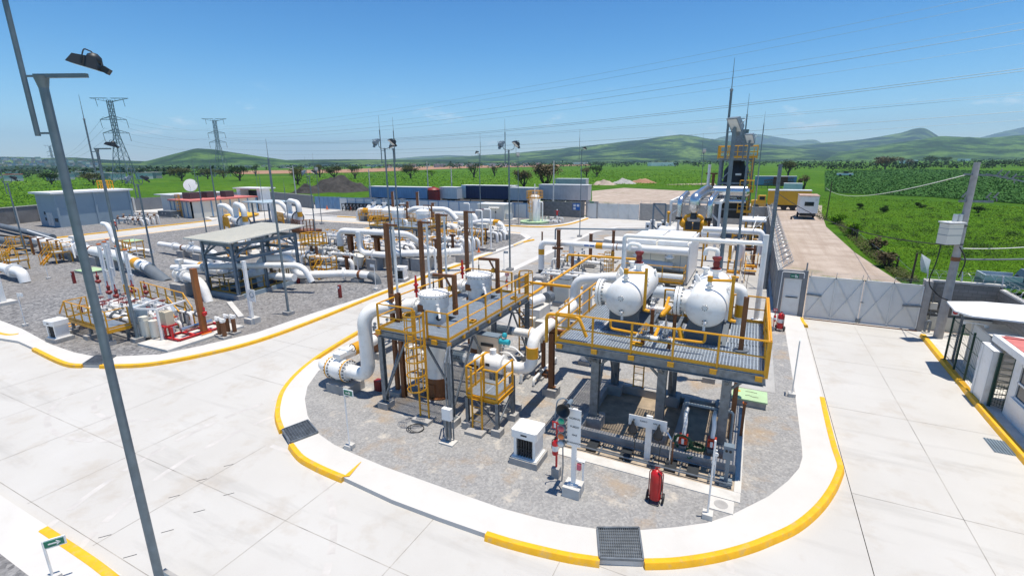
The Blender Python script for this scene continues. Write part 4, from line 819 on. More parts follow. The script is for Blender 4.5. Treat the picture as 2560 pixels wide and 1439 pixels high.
# ================================================================ poles
def flood(par,c,yaw,tilt=.5,s=1.2,m='dark'):
 m3=Matrix.Rotation(yaw,3,'Z')@Matrix.Rotation(-tilt,3,'X');c=V(c)
 def tp(p):return c+m3@(V(p)*s)
 b=MB();vs=[tp(p)for p in((-.2,-.28,-.03),(.2,-.28,-.03),(.2,.28,-.03),(-.2,.28,-.03),(-.17,-.2,.16),(.17,-.2,.16),(.14,.2,.22),(-.14,.2,.22))]
 b.add(vs,[(3,2,1,0),(4,5,6,7),(0,1,5,4),(1,2,6,5),(2,3,7,6),(3,0,4,7)])
 b.sph(tp((0,.12,.16)),.15*s,10);b.bar(tp((0,.28,.05)),tp((0,.42,.0)),.16*s,.12*s);b.bar(tp((-.23,0,.0)),tp((-.23,0,.14)),.03*s);b.bar(tp((.23,0,.0)),tp((.23,0,.14)),.03*s);b.tube([tp((-.23,0,.14)),tp((-.2,0,.32)),tp((.2,0,.32)),tp((.23,0,.14))],.014*s,5,.08*s)
 f=part(par,'floodlight',b,m);part(f,'lens',MB().quad(*[tp(p)for p in((-.17,-.24,-.036),(-.17,.24,-.036),(.17,.24,-.036),(.17,-.24,-.036))]),'lamp');return f
def light_pole(x,y,h,label,kind='arm',yaw=0.,r=.085,group='lighting and lightning masts',foot=True,z=0,rod=2.4,arm=.75):
 T=thing('light_pole' if kind in('arm','twin','one')else 'lightning_mast',label,'light pole' if kind in('arm','twin','one')else 'mast',(x,y,z),group)
 part(T,'pole',MB().cyl((x,y,z+.25),(x,y,z+h),r,r*.78,12).box(x-r*1.8,y-r*1.8,z+.24,x+r*1.8,y+r*1.8,z+.275),'polegrey')
 if foot:footing(T,x,y,.55,.55,.25,z)
 u=V((math.cos(yaw),math.sin(yaw),0));c=V((x,y,z+h))
 if kind=='arm':
  part(T,'arm',MB().bar(c-u*.12,c+u*arm,.07,.07).cyl(c-V((0,0,.25)),c,r*.7,r*1.25,10),'polegrey');flood(T,c+u*(arm+.02)+V((0,0,.17)),yaw-1.25,.3,.85)
 if kind in('twin',):
  m=MB().tube([c+u*-.5+V((0,0,.5)),c+u*-.48+V((0,0,.1)),c-u*.1,c+u*.1,c+u*.48+V((0,0,.1)),c+u*.5+V((0,0,.5))],.028,7,.25,5).cyl(c-V((0,0,.1)),c+V((0,0,.06)),r*.9,n=10);part(T,'twin_bracket',m,'polegrey')
  flood(T,c-u*.62+V((0,0,.52)),yaw+math.pi*.75,.9,1.2,'grey');flood(T,c+u*.62+V((0,0,.52)),yaw-math.pi*.3,.7,1.2)
 if kind=='one':flood(T,c+V((0,0,.12)),yaw,.9,1.25,'grey')
 if rod:
  q=c-u*(.32 if kind!='rod' else 0);b=q-V((0,0,rod*.5 if kind!='rod' else .1));t=q+V((0,0,rod*.62 if kind!='rod' else .2))
  m=MB().cyl(b,t,r*.48,n=8)if kind!='rod' else MB().cyl(b,t,r*.6,n=8)
  m.cyl(t,t+V((0,0,rod*.5)),.018,.008,6);m.sph(t,r*.7,8)
  if kind!='rod':
   for zz in(.25,1.25):m.bar(b+V((0,0,zz-.2)),c-V((0,0,rod*.5-zz+.2)),.035)
  part(T,'lightning_rod',m,'polegrey')
 return T
def lp(px,py,yt,label,kind,yaw=0.,**k):
 q=G(px,py);return light_pole(q.x,q.y,HT(px,py,yt),label,kind,yaw,**k)
q=G(405,1470);light_pole(q.x,q.y,11.6,'large grey leaning lamp pole closest to the viewer at far left with one floodlight','arm',.46,r=.095,arm=.85,rod=2.1)
lp(346,853,372,'second lamp pole from the left foreground with one arm floodlight above the metering skid','arm',.46)
lp(390,690,462,'twin floodlight pole on the stones just left of the canopy','twin',.46)
lp(66,637,458,'leftmost twin floodlight pole beside the big white pipe','twin',.6)
lp(722,786,405,'bare lightning mast in front of the canopy right corner','rod')
lp(556,604,415,'bare lightning mast behind the canopy by the arched pipes','rod')
lp(517,585,440,'lamp pole beside the red roofed building with one floodlight','arm',.46)
lp(789,585,440,'twin floodlight pole between the two white arched launchers and the centre yard','twin',.46)
lp(805,560,425,'slim lamp pole on the road edge behind the arched launchers','one',1.0,r=.06)
lp(665,562,445,'slim bare mast behind the second arched launcher','rod',r=.05)
lp(650,511,432,'slim bare mast in front of the back wall beside the red roof','rod',r=.05)
lp(727,600,470,'slim bare mast on the stones right of the second launcher','rod',r=.06)
lp(985,692,372,'tall twin floodlight pole rising beside the brown columns in the centre','twin',.46)
lp(1004,676,372,'tall pole with one side floodlight right beside the central twin floodlight pole','arm',2.6,arm=.35)
lp(1203,590,385,'slim lamp pole in front of the white panel wall','arm',2.7,arm=.4,r=.06)
lp(1275,676,376,'tall twin floodlight pole standing at the central road edge','twin',.46)
lp(1296,562,388,'slim pole behind the beige kiosk with one round lamp','one',.4,r=.05)
lp(1449,592,375,'slim lamp pole before the rear gate','arm',.46,arm=.3,r=.06)
lp(1744,566,380,'slim pole with a round white lamp beyond the engine exhausts','one',.3,r=.05)
lp(1772,952,320,'tall steel pole behind the drums carrying a big bright floodlight','one',-.6,r=.10)
lp(1826,790,352,'steel lamp pole right of the tallest one, in front of the stack tower','one',-.4,r=.08)
q=GX(1884,470,.1);light_pole(.05,62,13.6,'tall thin lightning mast at the right side of the stack tower','rod',r=.06)
T=thing('service_pole','round galvanised pole with a cable clamp leaning over the right hand wall','pole',(*place(1912,722)[:2],0));x,y,_=place(1912,722)
part(T,'pole',MB().cyl((x,y,0),(x,y,HT(1912,722,410)),.16,.13,14),'galv');part(T,'clamp',MB().cyl((x,y,3.1),(x,y,3.2),.19,n=12).cyl((x,y,6.2),(x,y,6.3),.17,n=12).bar((x,y,6.25),(x+.4,y,6.3),.05),'galv')
part(T,'cable',MB().tube([(x,y,6.2),(x-1.2,y+3,4.4),(x-1.4,y+7,3.6),(x-1.0,y+12,4.6)],.03,5,2.),'wtext')
# ================================================================ cooler
x0,x1,y0,y1,zt=-9.35,-4.45,41.0,47.8,3.55
T=thing('air_cooler','large cream box shaped cooler with four flat white lids','cooler',((x0+x1)/2,44,0))
part(T,'housing',MB().box(x0,y0,1.15,x1,y1,3.2),'cream')
xm=(x0+x1)/2;ym=(y0+y1)/2
for a,b_ in((x0,xm-.06),(xm+.06,x1)):
 for c,d in((y0-.1,ym-.05),(ym+.05,y1)):part(T,'lid',MB().prism([(a,c),(b_,c),(b_,d),(a,d)],3.2,3.4).prism([(a+.05,c+.05),(b_-.05,c+.05),(b_-.05,d-.05),(a+.05,d-.05)],3.4,zt),'white')
m=MB()
for x in(x0,x1):
 for y in(y0+.1,ym,y1-.1):m.bar((x,y,0),(x,y,3.2),.14)
m.bar((x1+.08,y0,3.2),(x1+.08,y1,3.2),.14);m.bar((x1+.08,y0,1.1),(x1+.08,y1,1.1),.14)
for k in range(4):m.bar((x1+.08,y0+k*1.7,1.1),(x1+.08,y0+(k+1)*1.7,3.2),.08)
m.box(x1+.1,y0-.2,.2,x1+.2,y1,3.5);part(T,'frame',m,'white')
for xx in np.arange(x0+.8,x1,1.2):part(T,'panel_seam',MB().box(xx-.015,y0-.012,1.2,xx+.015,y0-.003,3.1),'grey')
for xx in(x0+1.0,x1-1.3):n=part(T,'outlet_nozzle',MB().cyl((xx,40.5,2.85),(xx,40.5,2.2),.24,n=14).cyl((xx,40.5,2.3),(xx,40.5,2.42),.4,n=16),'white')
part(T,'underside_duct',MB().tube([(x0+.6,40.5,1.5),(x0+1.6,40.6,1.7),(x1-1,40.6,1.6)],.32,14,.5).cyl((x0,40,.75),(x1,40,.75),.38,n=16),'lamp')
T=thing('cooler_walkway','yellow railed grating walkway in front of the cream cooler','platform',(-7,39,0));z=.95
part(T,'deck_grating',grating(MB(),-9.1,38.3,-4.3,39.4,z,'y',.12,.05),'deck');part(T,'frame_beams',MB().ibeam((-9.1,38.3,z-.15),(-4.3,38.3,z-.15),.1,.2).ibeam((-9.1,39.4,z-.15),(-4.3,39.4,z-.15),.1,.2),'yellow')
part(T,'handrail',rails(MB(),[(-9.1,39.4,z),(-9.1,38.3,z),(-4.3,38.3,z),(-4.3,39.4,z)],sp=1.5,r=.03),'yellow');part(T,'legs',MB().bar((-9,38.4,0),(-9,38.4,z),.12).bar((-4.4,38.4,0),(-4.4,38.4,z),.12).bar((-9,39.3,0),(-9,39.3,z),.12).bar((-4.4,39.3,0),(-4.4,39.3,z),.12),'galv')
cage_ladder(T,(-9.9,38.6),(-1,0),.1,z+.6,.9,1.2);part(T,'stair',MB().bar((-9.2,38.0,z+1.0),(-10.2,37.6,.2),.06).bar((-9.2,38.9,z+1.0),(-10.2,38.6,.2),.06).bar((-9.2,38.0,z),(-10.0,37.6,0),.1).bar((-9.2,38.9,z),(-10.0,38.6,0),.1),'yellow')
for k,(sx,sy)in enumerate(((-1.5,44.3),(-.2,47.5))):
 T=thing('step_stand',('small yellow railed step stand behind the right drum' if k==0 else 'yellow railed step stand further along the right hand path'),'step stand',(sx,sy,0));part(T,'handrail',rails(MB(),[(sx,sy+1,.7),(sx,sy,.7),(sx+1.,sy,.7),(sx+1.,sy+1,.7)],sp=.5,r=.03),'yellow');part(T,'treads',MB().box(sx,sy,.62,sx+1,sy+1,.7).box(sx,sy-.35,.32,sx+1,sy,.4),'yellow');part(T,'stair_rail',MB().bar((sx+1.4,sy-.6,1.3),(sx+1.4,sy-.6,0),.05).bar((sx+1.4,sy+.4,1.7),(sx+1.4,sy+.4,0),.05).bar((sx+1.4,sy-.6,1.3),(sx+1.4,sy+.4,1.7),.05).bar((sx+1.4,sy-.6,.8),(sx+1.4,sy+.4,1.2),.05),'yellow')
T=thing('header_pipe','long white overhead pipe with yellow bands running into the cream cooler','pipe',(-13,40.4,0))
part(T,'pipe_run',MB().tube([(-17.05,40.4,.35),(-17.05,40.4,2.9),(-9.2,40.4,2.9)],.27,16,.6,7).cyl((-9.3,40.4,2.9),(-4.3,40.4,2.9),.33,n=16).tube([(-14.15,40.4,2.7),(-14.15,40.4,1.25),(-13.5,40.4,1.25)],.24,14,.4),'white');part(T,'yellow_band',MB().cyl((-17.05,40.4,1.75),(-17.05,40.4,2.25),.28,n=16),'yellow');part(T,'yellow_band',MB().cyl((-11.9,40.4,2.9),(-11.3,40.4,2.9),.28,n=16),'yellow');part(T,'dark_base',MB().cyl((-17.05,40.4,0),(-17.05,40.4,.35),.28,n=16),'dark');part(T,'lettering',MB().box(-12.9,40.11,2.84,-12.5,40.13,2.96).box(-12.4,40.11,2.84,-12.0,40.13,2.96),'blue')
f=MB();flange(f,(-13.45,40.4,1.25),(1,0,0),.42);part(T,'end_flange',f,'galv');
for xx in(-15.3,-10.2):part(T,'clamp',MB().cyl((xx-.18,40.4,2.9),(xx-.12,40.4,2.9),.30,n=14).cyl((xx+.12,40.4,2.9),(xx+.18,40.4,2.9),.30,n=14),'brown')
def b_col(px,py,yt,label,w=.26,base=.45,cross=True,bw=1.0):
 q=G(px,py);h=HT(px,py,yt);T=thing('support_column',label,'pipe support',(q.x,q.y,0),'brown steel pipe supports')
 part(T,'column',MB().ibeam((q.x,q.y,base),(q.x,q.y,h),w,w,.03,(0,1,0)).box(q.x-w*.7,q.y-w*.7,h,q.x+w*.7,q.y+w*.7,h+.03),'brown')
 if cross:part(T,'crossbeam',MB().ibeam((q.x-.5,q.y-.2,h*.62),(q.x+.5,q.y-.2,h*.62),.18,.2),'brown')
 footing(T,q.x,q.y,bw,bw,base);return T
b_col(1395,690,575,'thick brown column on a dark plinth carrying the left end of the long overhead pipe');b_col(1475,668,585,'brown column behind the overhead pipe with a sloping brown cap',cross=False);b_col(1430,705,640,'brown column on a grey block under the diagonal yellow pipe',.2,.6,False,.7);b_col(1531,655,577,'brown column below the yellow banded part of the overhead pipe',.24,.2,False)
b_col(1378,735,690,'short brown column where the two yellow pipes cross',.16,.1,False,.4);b_col(1355,655,580,'slim brown column beside the thin grey overhead line',.12,.1,False,.4)
T=thing('air_line','thin grey overhead line crossing above the white overhead pipe','pipe',(-12,47,0));part(T,'pipe_run',MB().tube([(-17.3,44.5,.1),(-17.3,44.5,3.6),(-8.5,45.5,3.8)],.075,8,.2),'grey')
T=thing('gas_line','straight yellow pipe running from the left platform deep into the site','pipe',(-10.4,28,0));part(T,'pipe_run',MB().tube([(-10.3,21.8,3.0),(-10.5,34.3,3.15),(-10.5,34.3,2.9)],.085,10,.1).tube([(-12.3,34.2,2.6),(-12.3,34.2,3.15),(-7.0,34.5,3.15)],.085,10,.2),'yellow');part(T,'bracket',MB().ring((-10.4,28,3.1),(0,1,0),.1,.02,10,4),'galv')
T=thing('gas_line','yellow pipe crossing level from the left platform to the drum platform rail','pipe',(-9,24.9,0));part(T,'pipe_run',MB().tube([(-11.2,24.9,3.2),(-7.3,24.9,3.2),(-6.4,23.5,3.6)],.085,10,.2),'yellow')
T=thing('gas_line','orange yellow hooked pipe at the front left corner of the drum platform','pipe',(-6.6,15.9,0));part(T,'pipe_run',MB().tube([(-6.4,15.7,3.5),(-6.4,15.7,4.6),(-5.2,15.8,4.6),(-4.9,15.8,3.9)],.065,10,.2),'yellow')
T=thing('pump_motor','white horizontal electric motor with round fan cover beside a brown post','motor',(-12.2,28.6,0));part(T,'motor_body',MB().lathe((-12.6,27.9,1.0),(.25,1,0),[(0,.32),(.12,.36),(.15,.34),(1.3,.34),(1.35,.2),(1.5,.2)],18),'white');part(T,'fan_cover',MB().lathe((-12.62,27.86,1.0),(-.25,-1,0),[(0,.31),(.03,.2),(.035,.05)],16),'lamp');part(T,'pedestal',MB().box(-13.,27.7,0,-11.8,29.6,.62),'concl');part(T,'pump_casing',MB().cyl((-12.1,29.6,.95),(-12.0,30.1,.95),.4,n=14),'galv')
T=thing('control_cabinet','beige grey control cabinet behind the white motor','cabinet',(-11.6,31.5,0));part(T,'box',MB().box(-12.1,31.0,.3,-11.0,31.8,2.0),'cream');part(T,'top',MB().box(-12.15,30.95,2.0,-10.95,31.85,2.06),'galv');part(T,'plinth',MB().box(-12.2,30.9,0,-10.9,31.9,.3),'conc')
T=thing('control_cabinet','cream instrument stand with cable loops below the motor','cabinet',(-10.2,22.8,0));part(T,'box',MB().box(-10.6,22.4,1.0,-9.9,22.8,1.9).box(-9.8,22.4,1.0,-9.3,22.8,1.8),'cream');part(T,'stand',MB().bar((-10.3,22.6,0),(-10.3,22.6,1),.1).bar((-9.5,22.6,0),(-9.5,22.6,1),.1),'galv');part(T,'cables',MB().tube([(-10.4,22.35,1.8),(-10.7,22.2,2.2),(-11.4,22.2,2.1)],.03,5,.2).tube([(-10.2,22.35,1.8),(-10.5,22.1,2.4),(-11.4,22.1,2.3)],.03,5,.2),'black')
for k,(bx,by,sx,sy,h,lab)in enumerate(((-13.2,35.0,1.5,1.6,.55,'pale concrete bench block left of the white hooked pipe'),(-15.4,36.2,.9,.9,.7,'grey cube plinth near the dark foot of the overhead pipe'),(-14.0,39.2,1.3,1.2,.95,'tall dark grey plinth below the flanged pipe end'),(-10.0,30,2.2,1.4,.5,'low grey slab plinth among the yellow lines'),(-14.2,33.0,.5,.5,1.1,'small white pedestal box near the motor'),(-16.6,35,.9,.7,1.0,'light grey cabinet block by the road edge behind the rear ladder'),(-8.2,30.5,1.2,.8,.8,'grey block beside the hooked pipe'))):
 solo('equipment_plinth',lab,'plinth',MB().box(bx-sx/2,by-sy/2,-.02,bx+sx/2,by+sy/2,h).box(bx-sx*.4,by-sy*.4,h,bx+sx*.4,by+sy*.4,h+.06),'conc' if k!=4 else 'white','concrete equipment plinths')
T=thing('yellow_stand','small yellow handrail frame among cables left of the drum platform','step stand',(-9,27,0));part(T,'handrail',rails(MB(),[(-9.8,28.2,.6),(-9.8,27,.6),(-8.2,27,.6)],sp=.8,r=.03),'yellow');part(T,'deck',MB().box(-9.8,27,.5,-8.2,28.2,.6),'deck');part(T,'legs',MB().bar((-9.7,27.1,0),(-9.7,27.1,.5),.1).bar((-8.3,27.1,0),(-8.3,27.1,.5),.1),'galv')
skid_pipes('valve_skid','white valves and pipework under the overhead pipe left of the cooler','pipe skid',-16.6,41.3,-11.2,44.6,4,11,1.1,r=.12,wheels='yellow',bodies='white',axis='x')
skid_pipes('valve_skid','low white pipework with blue grey blocks in front of the overhead pipe','pipe skid',-15.8,36.8,-11.5,38.8,3,12,.8,r=.11,wheels='galv',axis='x');skid_pipes('valve_skid','white valves between the drum platform and the cooler walkway','pipe skid',-8.6,32.2,-5.2,37.6,4,13,.9,r=.12,wheels='galv')
skid_pipes('valve_skid','pipework and small valves to the right of the cooler','pipe skid',-3.8,33.0,-1.6,41,3,14,1.2,r=.11,wheels='darkred');skid_pipes('valve_skid','low pipes under the back edge of the drum platform','pipe skid',-5.6,23.6,-1.5,29.5,4,15,.9,r=.1,wheels='galv');skid_pipes('valve_skid','low pipes and dark valves between the two platforms','pipe skid',-9.2,18.6,-7.9,21.6,2,16,.6,r=.08,wheels='dark',bodies='galv')
T=thing('cross_pipe','fat grey white horizontal pipe behind the drums below the walkway','pipe',(-3.6,31,0));part(T,'pipe_run',MB().tube([(-7,31,.1),(-7,31,1.8),(-.9,31.2,1.8),(-.9,31.2,.1)],.38,16,.7),'lamp')
for y,z,xa,xb,lab in((52.5,3.2,-4.4,1.0,'upper white pipe running right from the cooler to a bent end'),(48.8,2.6,-4.3,-.6,'lower white pipe with yellow support frames right of the cooler')):
 T=thing('side_pipe',lab,'pipe',(-2,y,0));part(T,'pipe_run',MB().tube([(xa,y,z),(xb,y,z),(xb,y,z-2.2)],.3,14,.5),'white');part(T,'support_frame',MB().bar((-3.9,y,0),(-3.9,y,z+.3),.16).bar((-1.6,y,0),(-1.6,y,z+.3),.16),'yellow');part(T,'brown_frame',MB().ibeam((-1.,y+1,0),(-1.,y+1,2),.2,.2).ibeam((.5,y+1,0),(.5,y+1,2),.2,.2).ibeam((-1.,y+1,1.9),(.5,y+1,1.9),.2,.2),'brown')
for nx,ny,lab in((-16.4,58.5,'left grey white round slab'),):
 T=thing('ring_foundation','low pale octagonal concrete foundation slab in front of the rear gate','foundation',(-14.8,60,0));part(T,'slab',MB().lathe((-14.8,60,0),(0,0,1),[(0,1.9),(.55,1.9),(.56,1.8),(.57,.001)],10),'concl');part(T,'block',MB().box(-17.2,56.5,0,-15.9,57.6,.7).box(-13.2,56.2,0,-11.8,57,.6),'conc')
for k in range(4):
 bx,by=-12.6+(k%2)*1.5,67+(k//2)*3.2;T=thing('white_pedestal',['left front','right front','left rear','right rear'][k]+' white equipment pedestal with dark ports behind the cooler lids','pedestal',(bx,by,0),'white pedestals behind the cooler');part(T,'stand',MB().box(bx-.3,by-.3,0,bx+.3,by+.3,1.9),'white');part(T,'port',MB().cyl((bx,by-.32,1.4),(bx,by-.28,1.4),.16,n=12),'dark')
 # ================================================================ engine in its white frame
T=thing('engine_frame_structure','white steel frame around the yellow engine','frame',(-6.5,68,0));x0,x1,y0,y1,z=-9.5,-3.7,65,73,4.9;m=MB()
for x in(x0,x1):
 for y in(y0,y1):m.bar((x,y,0),(x,y,z),.3)
 m.bar((x,y0,z),(x,y1,z),.32)
for y in(y0,y1,69):m.bar((x0,y,z),(x1,y,z),.32)
m.bar((x0,y0,z-1.6),(x0+1.7,y0,z-.2),.16);m.bar((x1,y0,2.6),(x1-1.8,y0,z-.5),.2);m.bar((x0+.1,y0,2),(x0+1.8,y0,3.4),.1)
part(T,'frame',m,'white');part(T,'beacon',MB().sph((x0-.2,y0-.3,3.5),.22,10).cyl((x0-.2,y0-.3,0),(x0-.2,y0-.3,3.3),.1,n=8),'yellow')
T=thing('gas_engine','yellow and black gas engine with silver exhaust stacks','engine',(-6.6,65,0));x,y=-6.6,64.6
m=MB().box(x-1.1,y-.6,.9,x+1.1,y+3.5,2.0).sph((x-1.15,y,2.3),.55,12,(1,1.2,1.1)).sph((x+1.15,y,2.3),.55,12,(1,1.2,1.1)).box(x-1.5,y-.7,.3,x+1.5,y+3.6,.95).tube([(x-1.1,y-.1,2.6),(x-.9,y-.3,3.2),(x-.35,y-.3,3.35)],.22,10,.3).tube([(x+1.1,y-.1,2.6),(x+.9,y-.3,3.2),(x+.35,y-.3,3.35)],.22,10,.3);part(T,'block',m,'yellow')
part(T,'front_cover',MB().prism([(x-.85,y-.75),(x-.08,y-.85),(x-.08,y-.6),(x-.85,y-.6)],1.6,2.6).prism([(x+.08,y-.85),(x+.85,y-.75),(x+.85,y-.6),(x+.08,y-.6)],1.6,2.6).cyl((x,y-.4,2.9),(x,y-.4,3.7),.42,.36,12),'dark');part(T,'sump',MB().box(x-1.3,y-.85,.25,x+1.3,y-.6,1.1),'brown')
part(T,'main_exhaust',MB().lathe((x,y-.4,3.6),(0,0,1),[(0,.3),(.5,.62),(1.1,.68)],18).tube([(x,y-.4,4.6),(x,y-.4,5.4),(x+.9,y+3.2,6.2),(x+1.1,y+4.2,6.2)],.66,18,1.2,7),'stain')
for s in(-1,1):e=part(T,'side_exhaust',MB().tube([(x+s*1.75,y-.3,2.9),(x+s*1.75,y-.3,5.2),(x+s*1.75+.5,y+2,5.9)],.34,14,.7),'stain');part(e,'collar',MB().cyl((x+s*1.75,y-.3,2.75),(x+s*1.75,y-.3,3.1),.42,n=14),'black')
for s,lab in((-1,'left rounded white surge drum in front of the engine frame'),(1,'right rounded white surge drum beside the engine')):
 xx=x+s*2.45;T=thing('surge_drum',lab,'pressure vessel',(xx,60,0),'white surge drums beside the engine');part(T,'shell',MB().lathe((xx-1.1,60,1.75),(1,.1,0),[(0,.001),(.08,.35),(.25,.58),(.45,.64),(1.8,.64),(2.,.55),(2.15,.35),(2.2,.001)],20),'white');part(T,'top_nozzle',MB().cyl((xx,60,2.3),(xx,60,2.75),.15,n=10),'white');part(T,'legs',MB().box(xx-.7,59.6,0,xx-.4,60.4,1.3).box(xx+.4,59.6,0,xx+.7,60.4,1.3),'white')
T=thing('silencer','horizontal silver exhaust silencer behind the engine','silencer',(-2.6,70,4));part(T,'shell',MB().lathe((-5.2,70.2,6.0),(1,0,0),[(0,.3),(.2,.75),(4.2,.75),(4.5,.4)],20),'stain');part(T,'under_pipe',MB().tube([(-5,70,4.9),(-4.6,70,4.75),(-1,70,4.75)],.28,10,.2),'stain');part(T,'stand',MB().bar((-4.6,70.2,0),(-4.6,70.2,5.3),.25).bar((-1.4,70.2,0),(-1.4,70.2,5.3),.25),'galv')
T=thing('exhaust_post','brown steel post with crosspiece beside a white vent stub above the silencer','post',(-4.9,72,0));part(T,'post',MB().bar((-5.3,72,0),(-5.3,72,8.3),.35),'brown');part(T,'crosspiece',MB().bar((-6.3,72,8.2),(-4.8,72,8.2),.2),'brown');part(T,'vent_stub',MB().cyl((-5.9,72,5.5),(-5.9,72,9.4),.2,n=10),'white')
# ================================================================ stack tower
x0,x1,y0,y1,z=-4.6,-.6,71,74.6,10.2;T=thing('stack_tower','tall steel tower with black vessel, silver base and yellow top platform','tower',(-2.6,72.5,0))
for x in(x0+.1,x1-.1):
 for y in(y0,y1):part(T,'leg',MB().ibeam((x,y,0),(x,y,z),.34,.34,.04,(0,1,0)),'galv')
m=MB()
for zz in(3.6,7.0,10.0):
 for y in(y0,y1):m.bar((x0,y,zz),(x1,y,zz),.24)
 for x in(x0+.1,x1-.1):m.bar((x,y0,zz),(x,y1,zz),.24)
for x in(x0+.1,x1-.1):
 for a,b_ in((0,3.6),(3.6,7),(7,10)):m.bar((x,y0,a),(x,y1,b_),.14);
for y in(y0,):m.bar((x0,y,7),(x0+1.6,y,9.),.14);m.bar((x1,y,7),(x1-.9,y,9.9),.14);m.bar((x0,y,3.6),(x0+1.5,y,5.6),.14);m.bar((x1,y,3.6),(x1-1.5,y,5.6),.14)
part(T,'brace',m,'galv');part(T,'vessel',MB().lathe((-2.6,72.6,6.3),(0,0,1),[(0,1.5),(2.3,1.5),(3.1,.95),(3.5,.85),(3.7,.6)],22),'black');part(T,'vessel_base',MB().lathe((-2.6,72.6,4.6),(0,0,1),[(0,1.55),(.9,1.6),(1.7,1.5)],22),'stain');part(T,'chimney',MB().cyl((-2.4,72.6,9.9),(-2.4,72.6,13.6),.8,n=18).cyl((-2.4,72.6,13.55),(-2.4,72.6,13.75),.84,n=18),'galv');part(T,'vessel_plate',MB().box(-2.6,71.02,8.0,-1.9,71.05,8.25),'lamp')
part(T,'top_deck',MB().box(x0-.3,y0-.4,z-.05,x1+.3,y1+.3,z+.05),'deck');part(T,'handrail',rails(MB(),[(x0-.3,y0-.4,z),(x1+.3,y0-.4,z),(x1+.3,y1+.3,z),(x0-.3,y1+.3,z)],1.5,1.3,.055,.25,closed=True),'yellow')
lad=MB()
for zz in(3.4,6.0):rails(lad,[(x1-1.3,y0-.9,zz),(x1+.3,y0-.9,zz),(x1+.3,y0,zz)],1.4,.5,.06,.25);lad.box(x1-1.3,y0-.9,zz-.12,x1+.3,y0,zz)
lad.bar((x1-.7,y0-.5,2),(x1-.7,y0-.5,11.4),.09);lad.bar((x1-.1,y0-.5,2),(x1-.1,y0-.5,11.4),.09)
for i in range(24):lad.bar((x1-.7,y0-.5,2.2+.38*i),(x1-.1,y0-.5,2.2+.38*i),.05)
part(T,'ladder',lad,'yellow');part(T,'lower_tank',MB().box(x0+.2,y0+.3,2.4,x1-.1,y1,4.6),'dark')
T=thing('stack_rack','yellow and grey pump rack under a small white roof at the right wall','rack',(.3,61,0));part(T,'rack',rails(MB(),[(-.6,60.5,.8),(1.1,60.5,.8),(1.1,63,.8)],1.8,.5,.06,.3).box(-.6,60.5,.5,1.1,63,.8).bar((-.6,60.5,.8),(-.6,60.5,3.2),.14).bar((1.1,60.5,.8),(1.1,60.5,3.2),.14),'yellow');part(T,'roof',MB().prism([(-1.2,60),(1.4,60),(1.4,64),(-1.2,64)],3.3,3.5),'white');part(T,'pumps',MB().cyl((-.1,61,.8),(-.1,61,2.4),.3,n=12).cyl((.6,61.4,.8),(.6,61.4,2.7),.28,n=12),'galv')
skid_pipes('valve_skid','grey and white pump pipework below the stack tower','pipe skid',-3.2,54.5,1.0,59.5,4,17,1.1,r=.14,wheels='yellow',bodies='galv');skid_pipes('valve_skid','brown and white supports under the engine frame','pipe skid',-9.5,51,-5,56.5,4,18,.9,r=.14,wheels='galv',bodies='white')
T=thing('gantry_frame','grey angle steel frame left of the engine','frame',(-12,70,0));part(T,'frame',MB().bar((-12.2,68,0),(-12.2,68,4.4),.2).bar((-10.6,68,0),(-10.6,68,4.3),.2).bar((-12.2,68,4.3),(-10.6,68,4.3),.2).bar((-12.2,68,4.2),(-10.7,68,2.6),.18).bar((-12.2,68,1.4),(-10.6,68,0),.18),'grey')
solo('wall_cable','black cable lying along the right hand path','cable',MB().tube([(-.1,24.5,.02),(.3,33,.02),(.1,42,.02),(.3,52,.02),(-.3,58,.02)],.02,5,3),'black')
def vent_column(x,y,zt,label,w=.165,zb=0.,foot=True):
 T=thing('vent_column',label,'vent column',(x,y,zb),'tall brown columns with white vent pipes')
 part(T,'column',MB().ibeam((x,y,zb),(x,y,zt),w,w,.03,(0,1,0)).box(x-w*.5,y-w*.4,zb,x+w*.5,y+w*.4,zt),'brown')
 part(T,'bracket',MB().box(x,y-.05,zt-.1,x+.55,y+.05,zt-.02).box(x,y-.05,zb+(zt-zb)*.4,x+.5,y+.05,zb+(zt-zb)*.4+.07),'brown')
 part(T,'vent_pipe',MB().cyl((x+.36,y,zb+.2),(x+.36,y,zt+.1),.05,n=8),'white')
 if foot:footing(T,x,y,.7,.7,.2,zb)
 return T
def solve_y(px,x,z):
 lo,hi=12.,120.
 for _ in range(60):
  m=(lo+hi)/2
  if PX((x,m,z))[0]<px:lo=m
  else:hi=m
 return lo
for px,yt,lab in((983,558,'first tall brown column at the front left corner of the left platform'),(1062,552,'second tall brown column behind the front filter vessel'),(1104,534,'third tall brown column between the two filter vessels'),(1170,527,'fourth tall brown column behind the rear filter vessel')):
 y=solve_y(px,-13.45,3.3);p=PX((-13.45,y,0));vent_column(-13.45,y,HT(p[0],p[1],yt),lab)
T=thing('support_column','short brown column right beside the first tall brown column','pipe support',(-13.0,15.6,0),'brown steel pipe supports');part(T,'column',MB().ibeam((-12.95,15.3,0),(-12.95,15.3,4.75),.18,.18,.02,(0,1,0)),'brown');part(T,'rungs',MB().bar((-13.4,15.3,4.6),(-12.9,15.3,4.6),.1).bar((-13.4,15.3,4.0),(-12.9,15.3,4.0),.05),'brown')
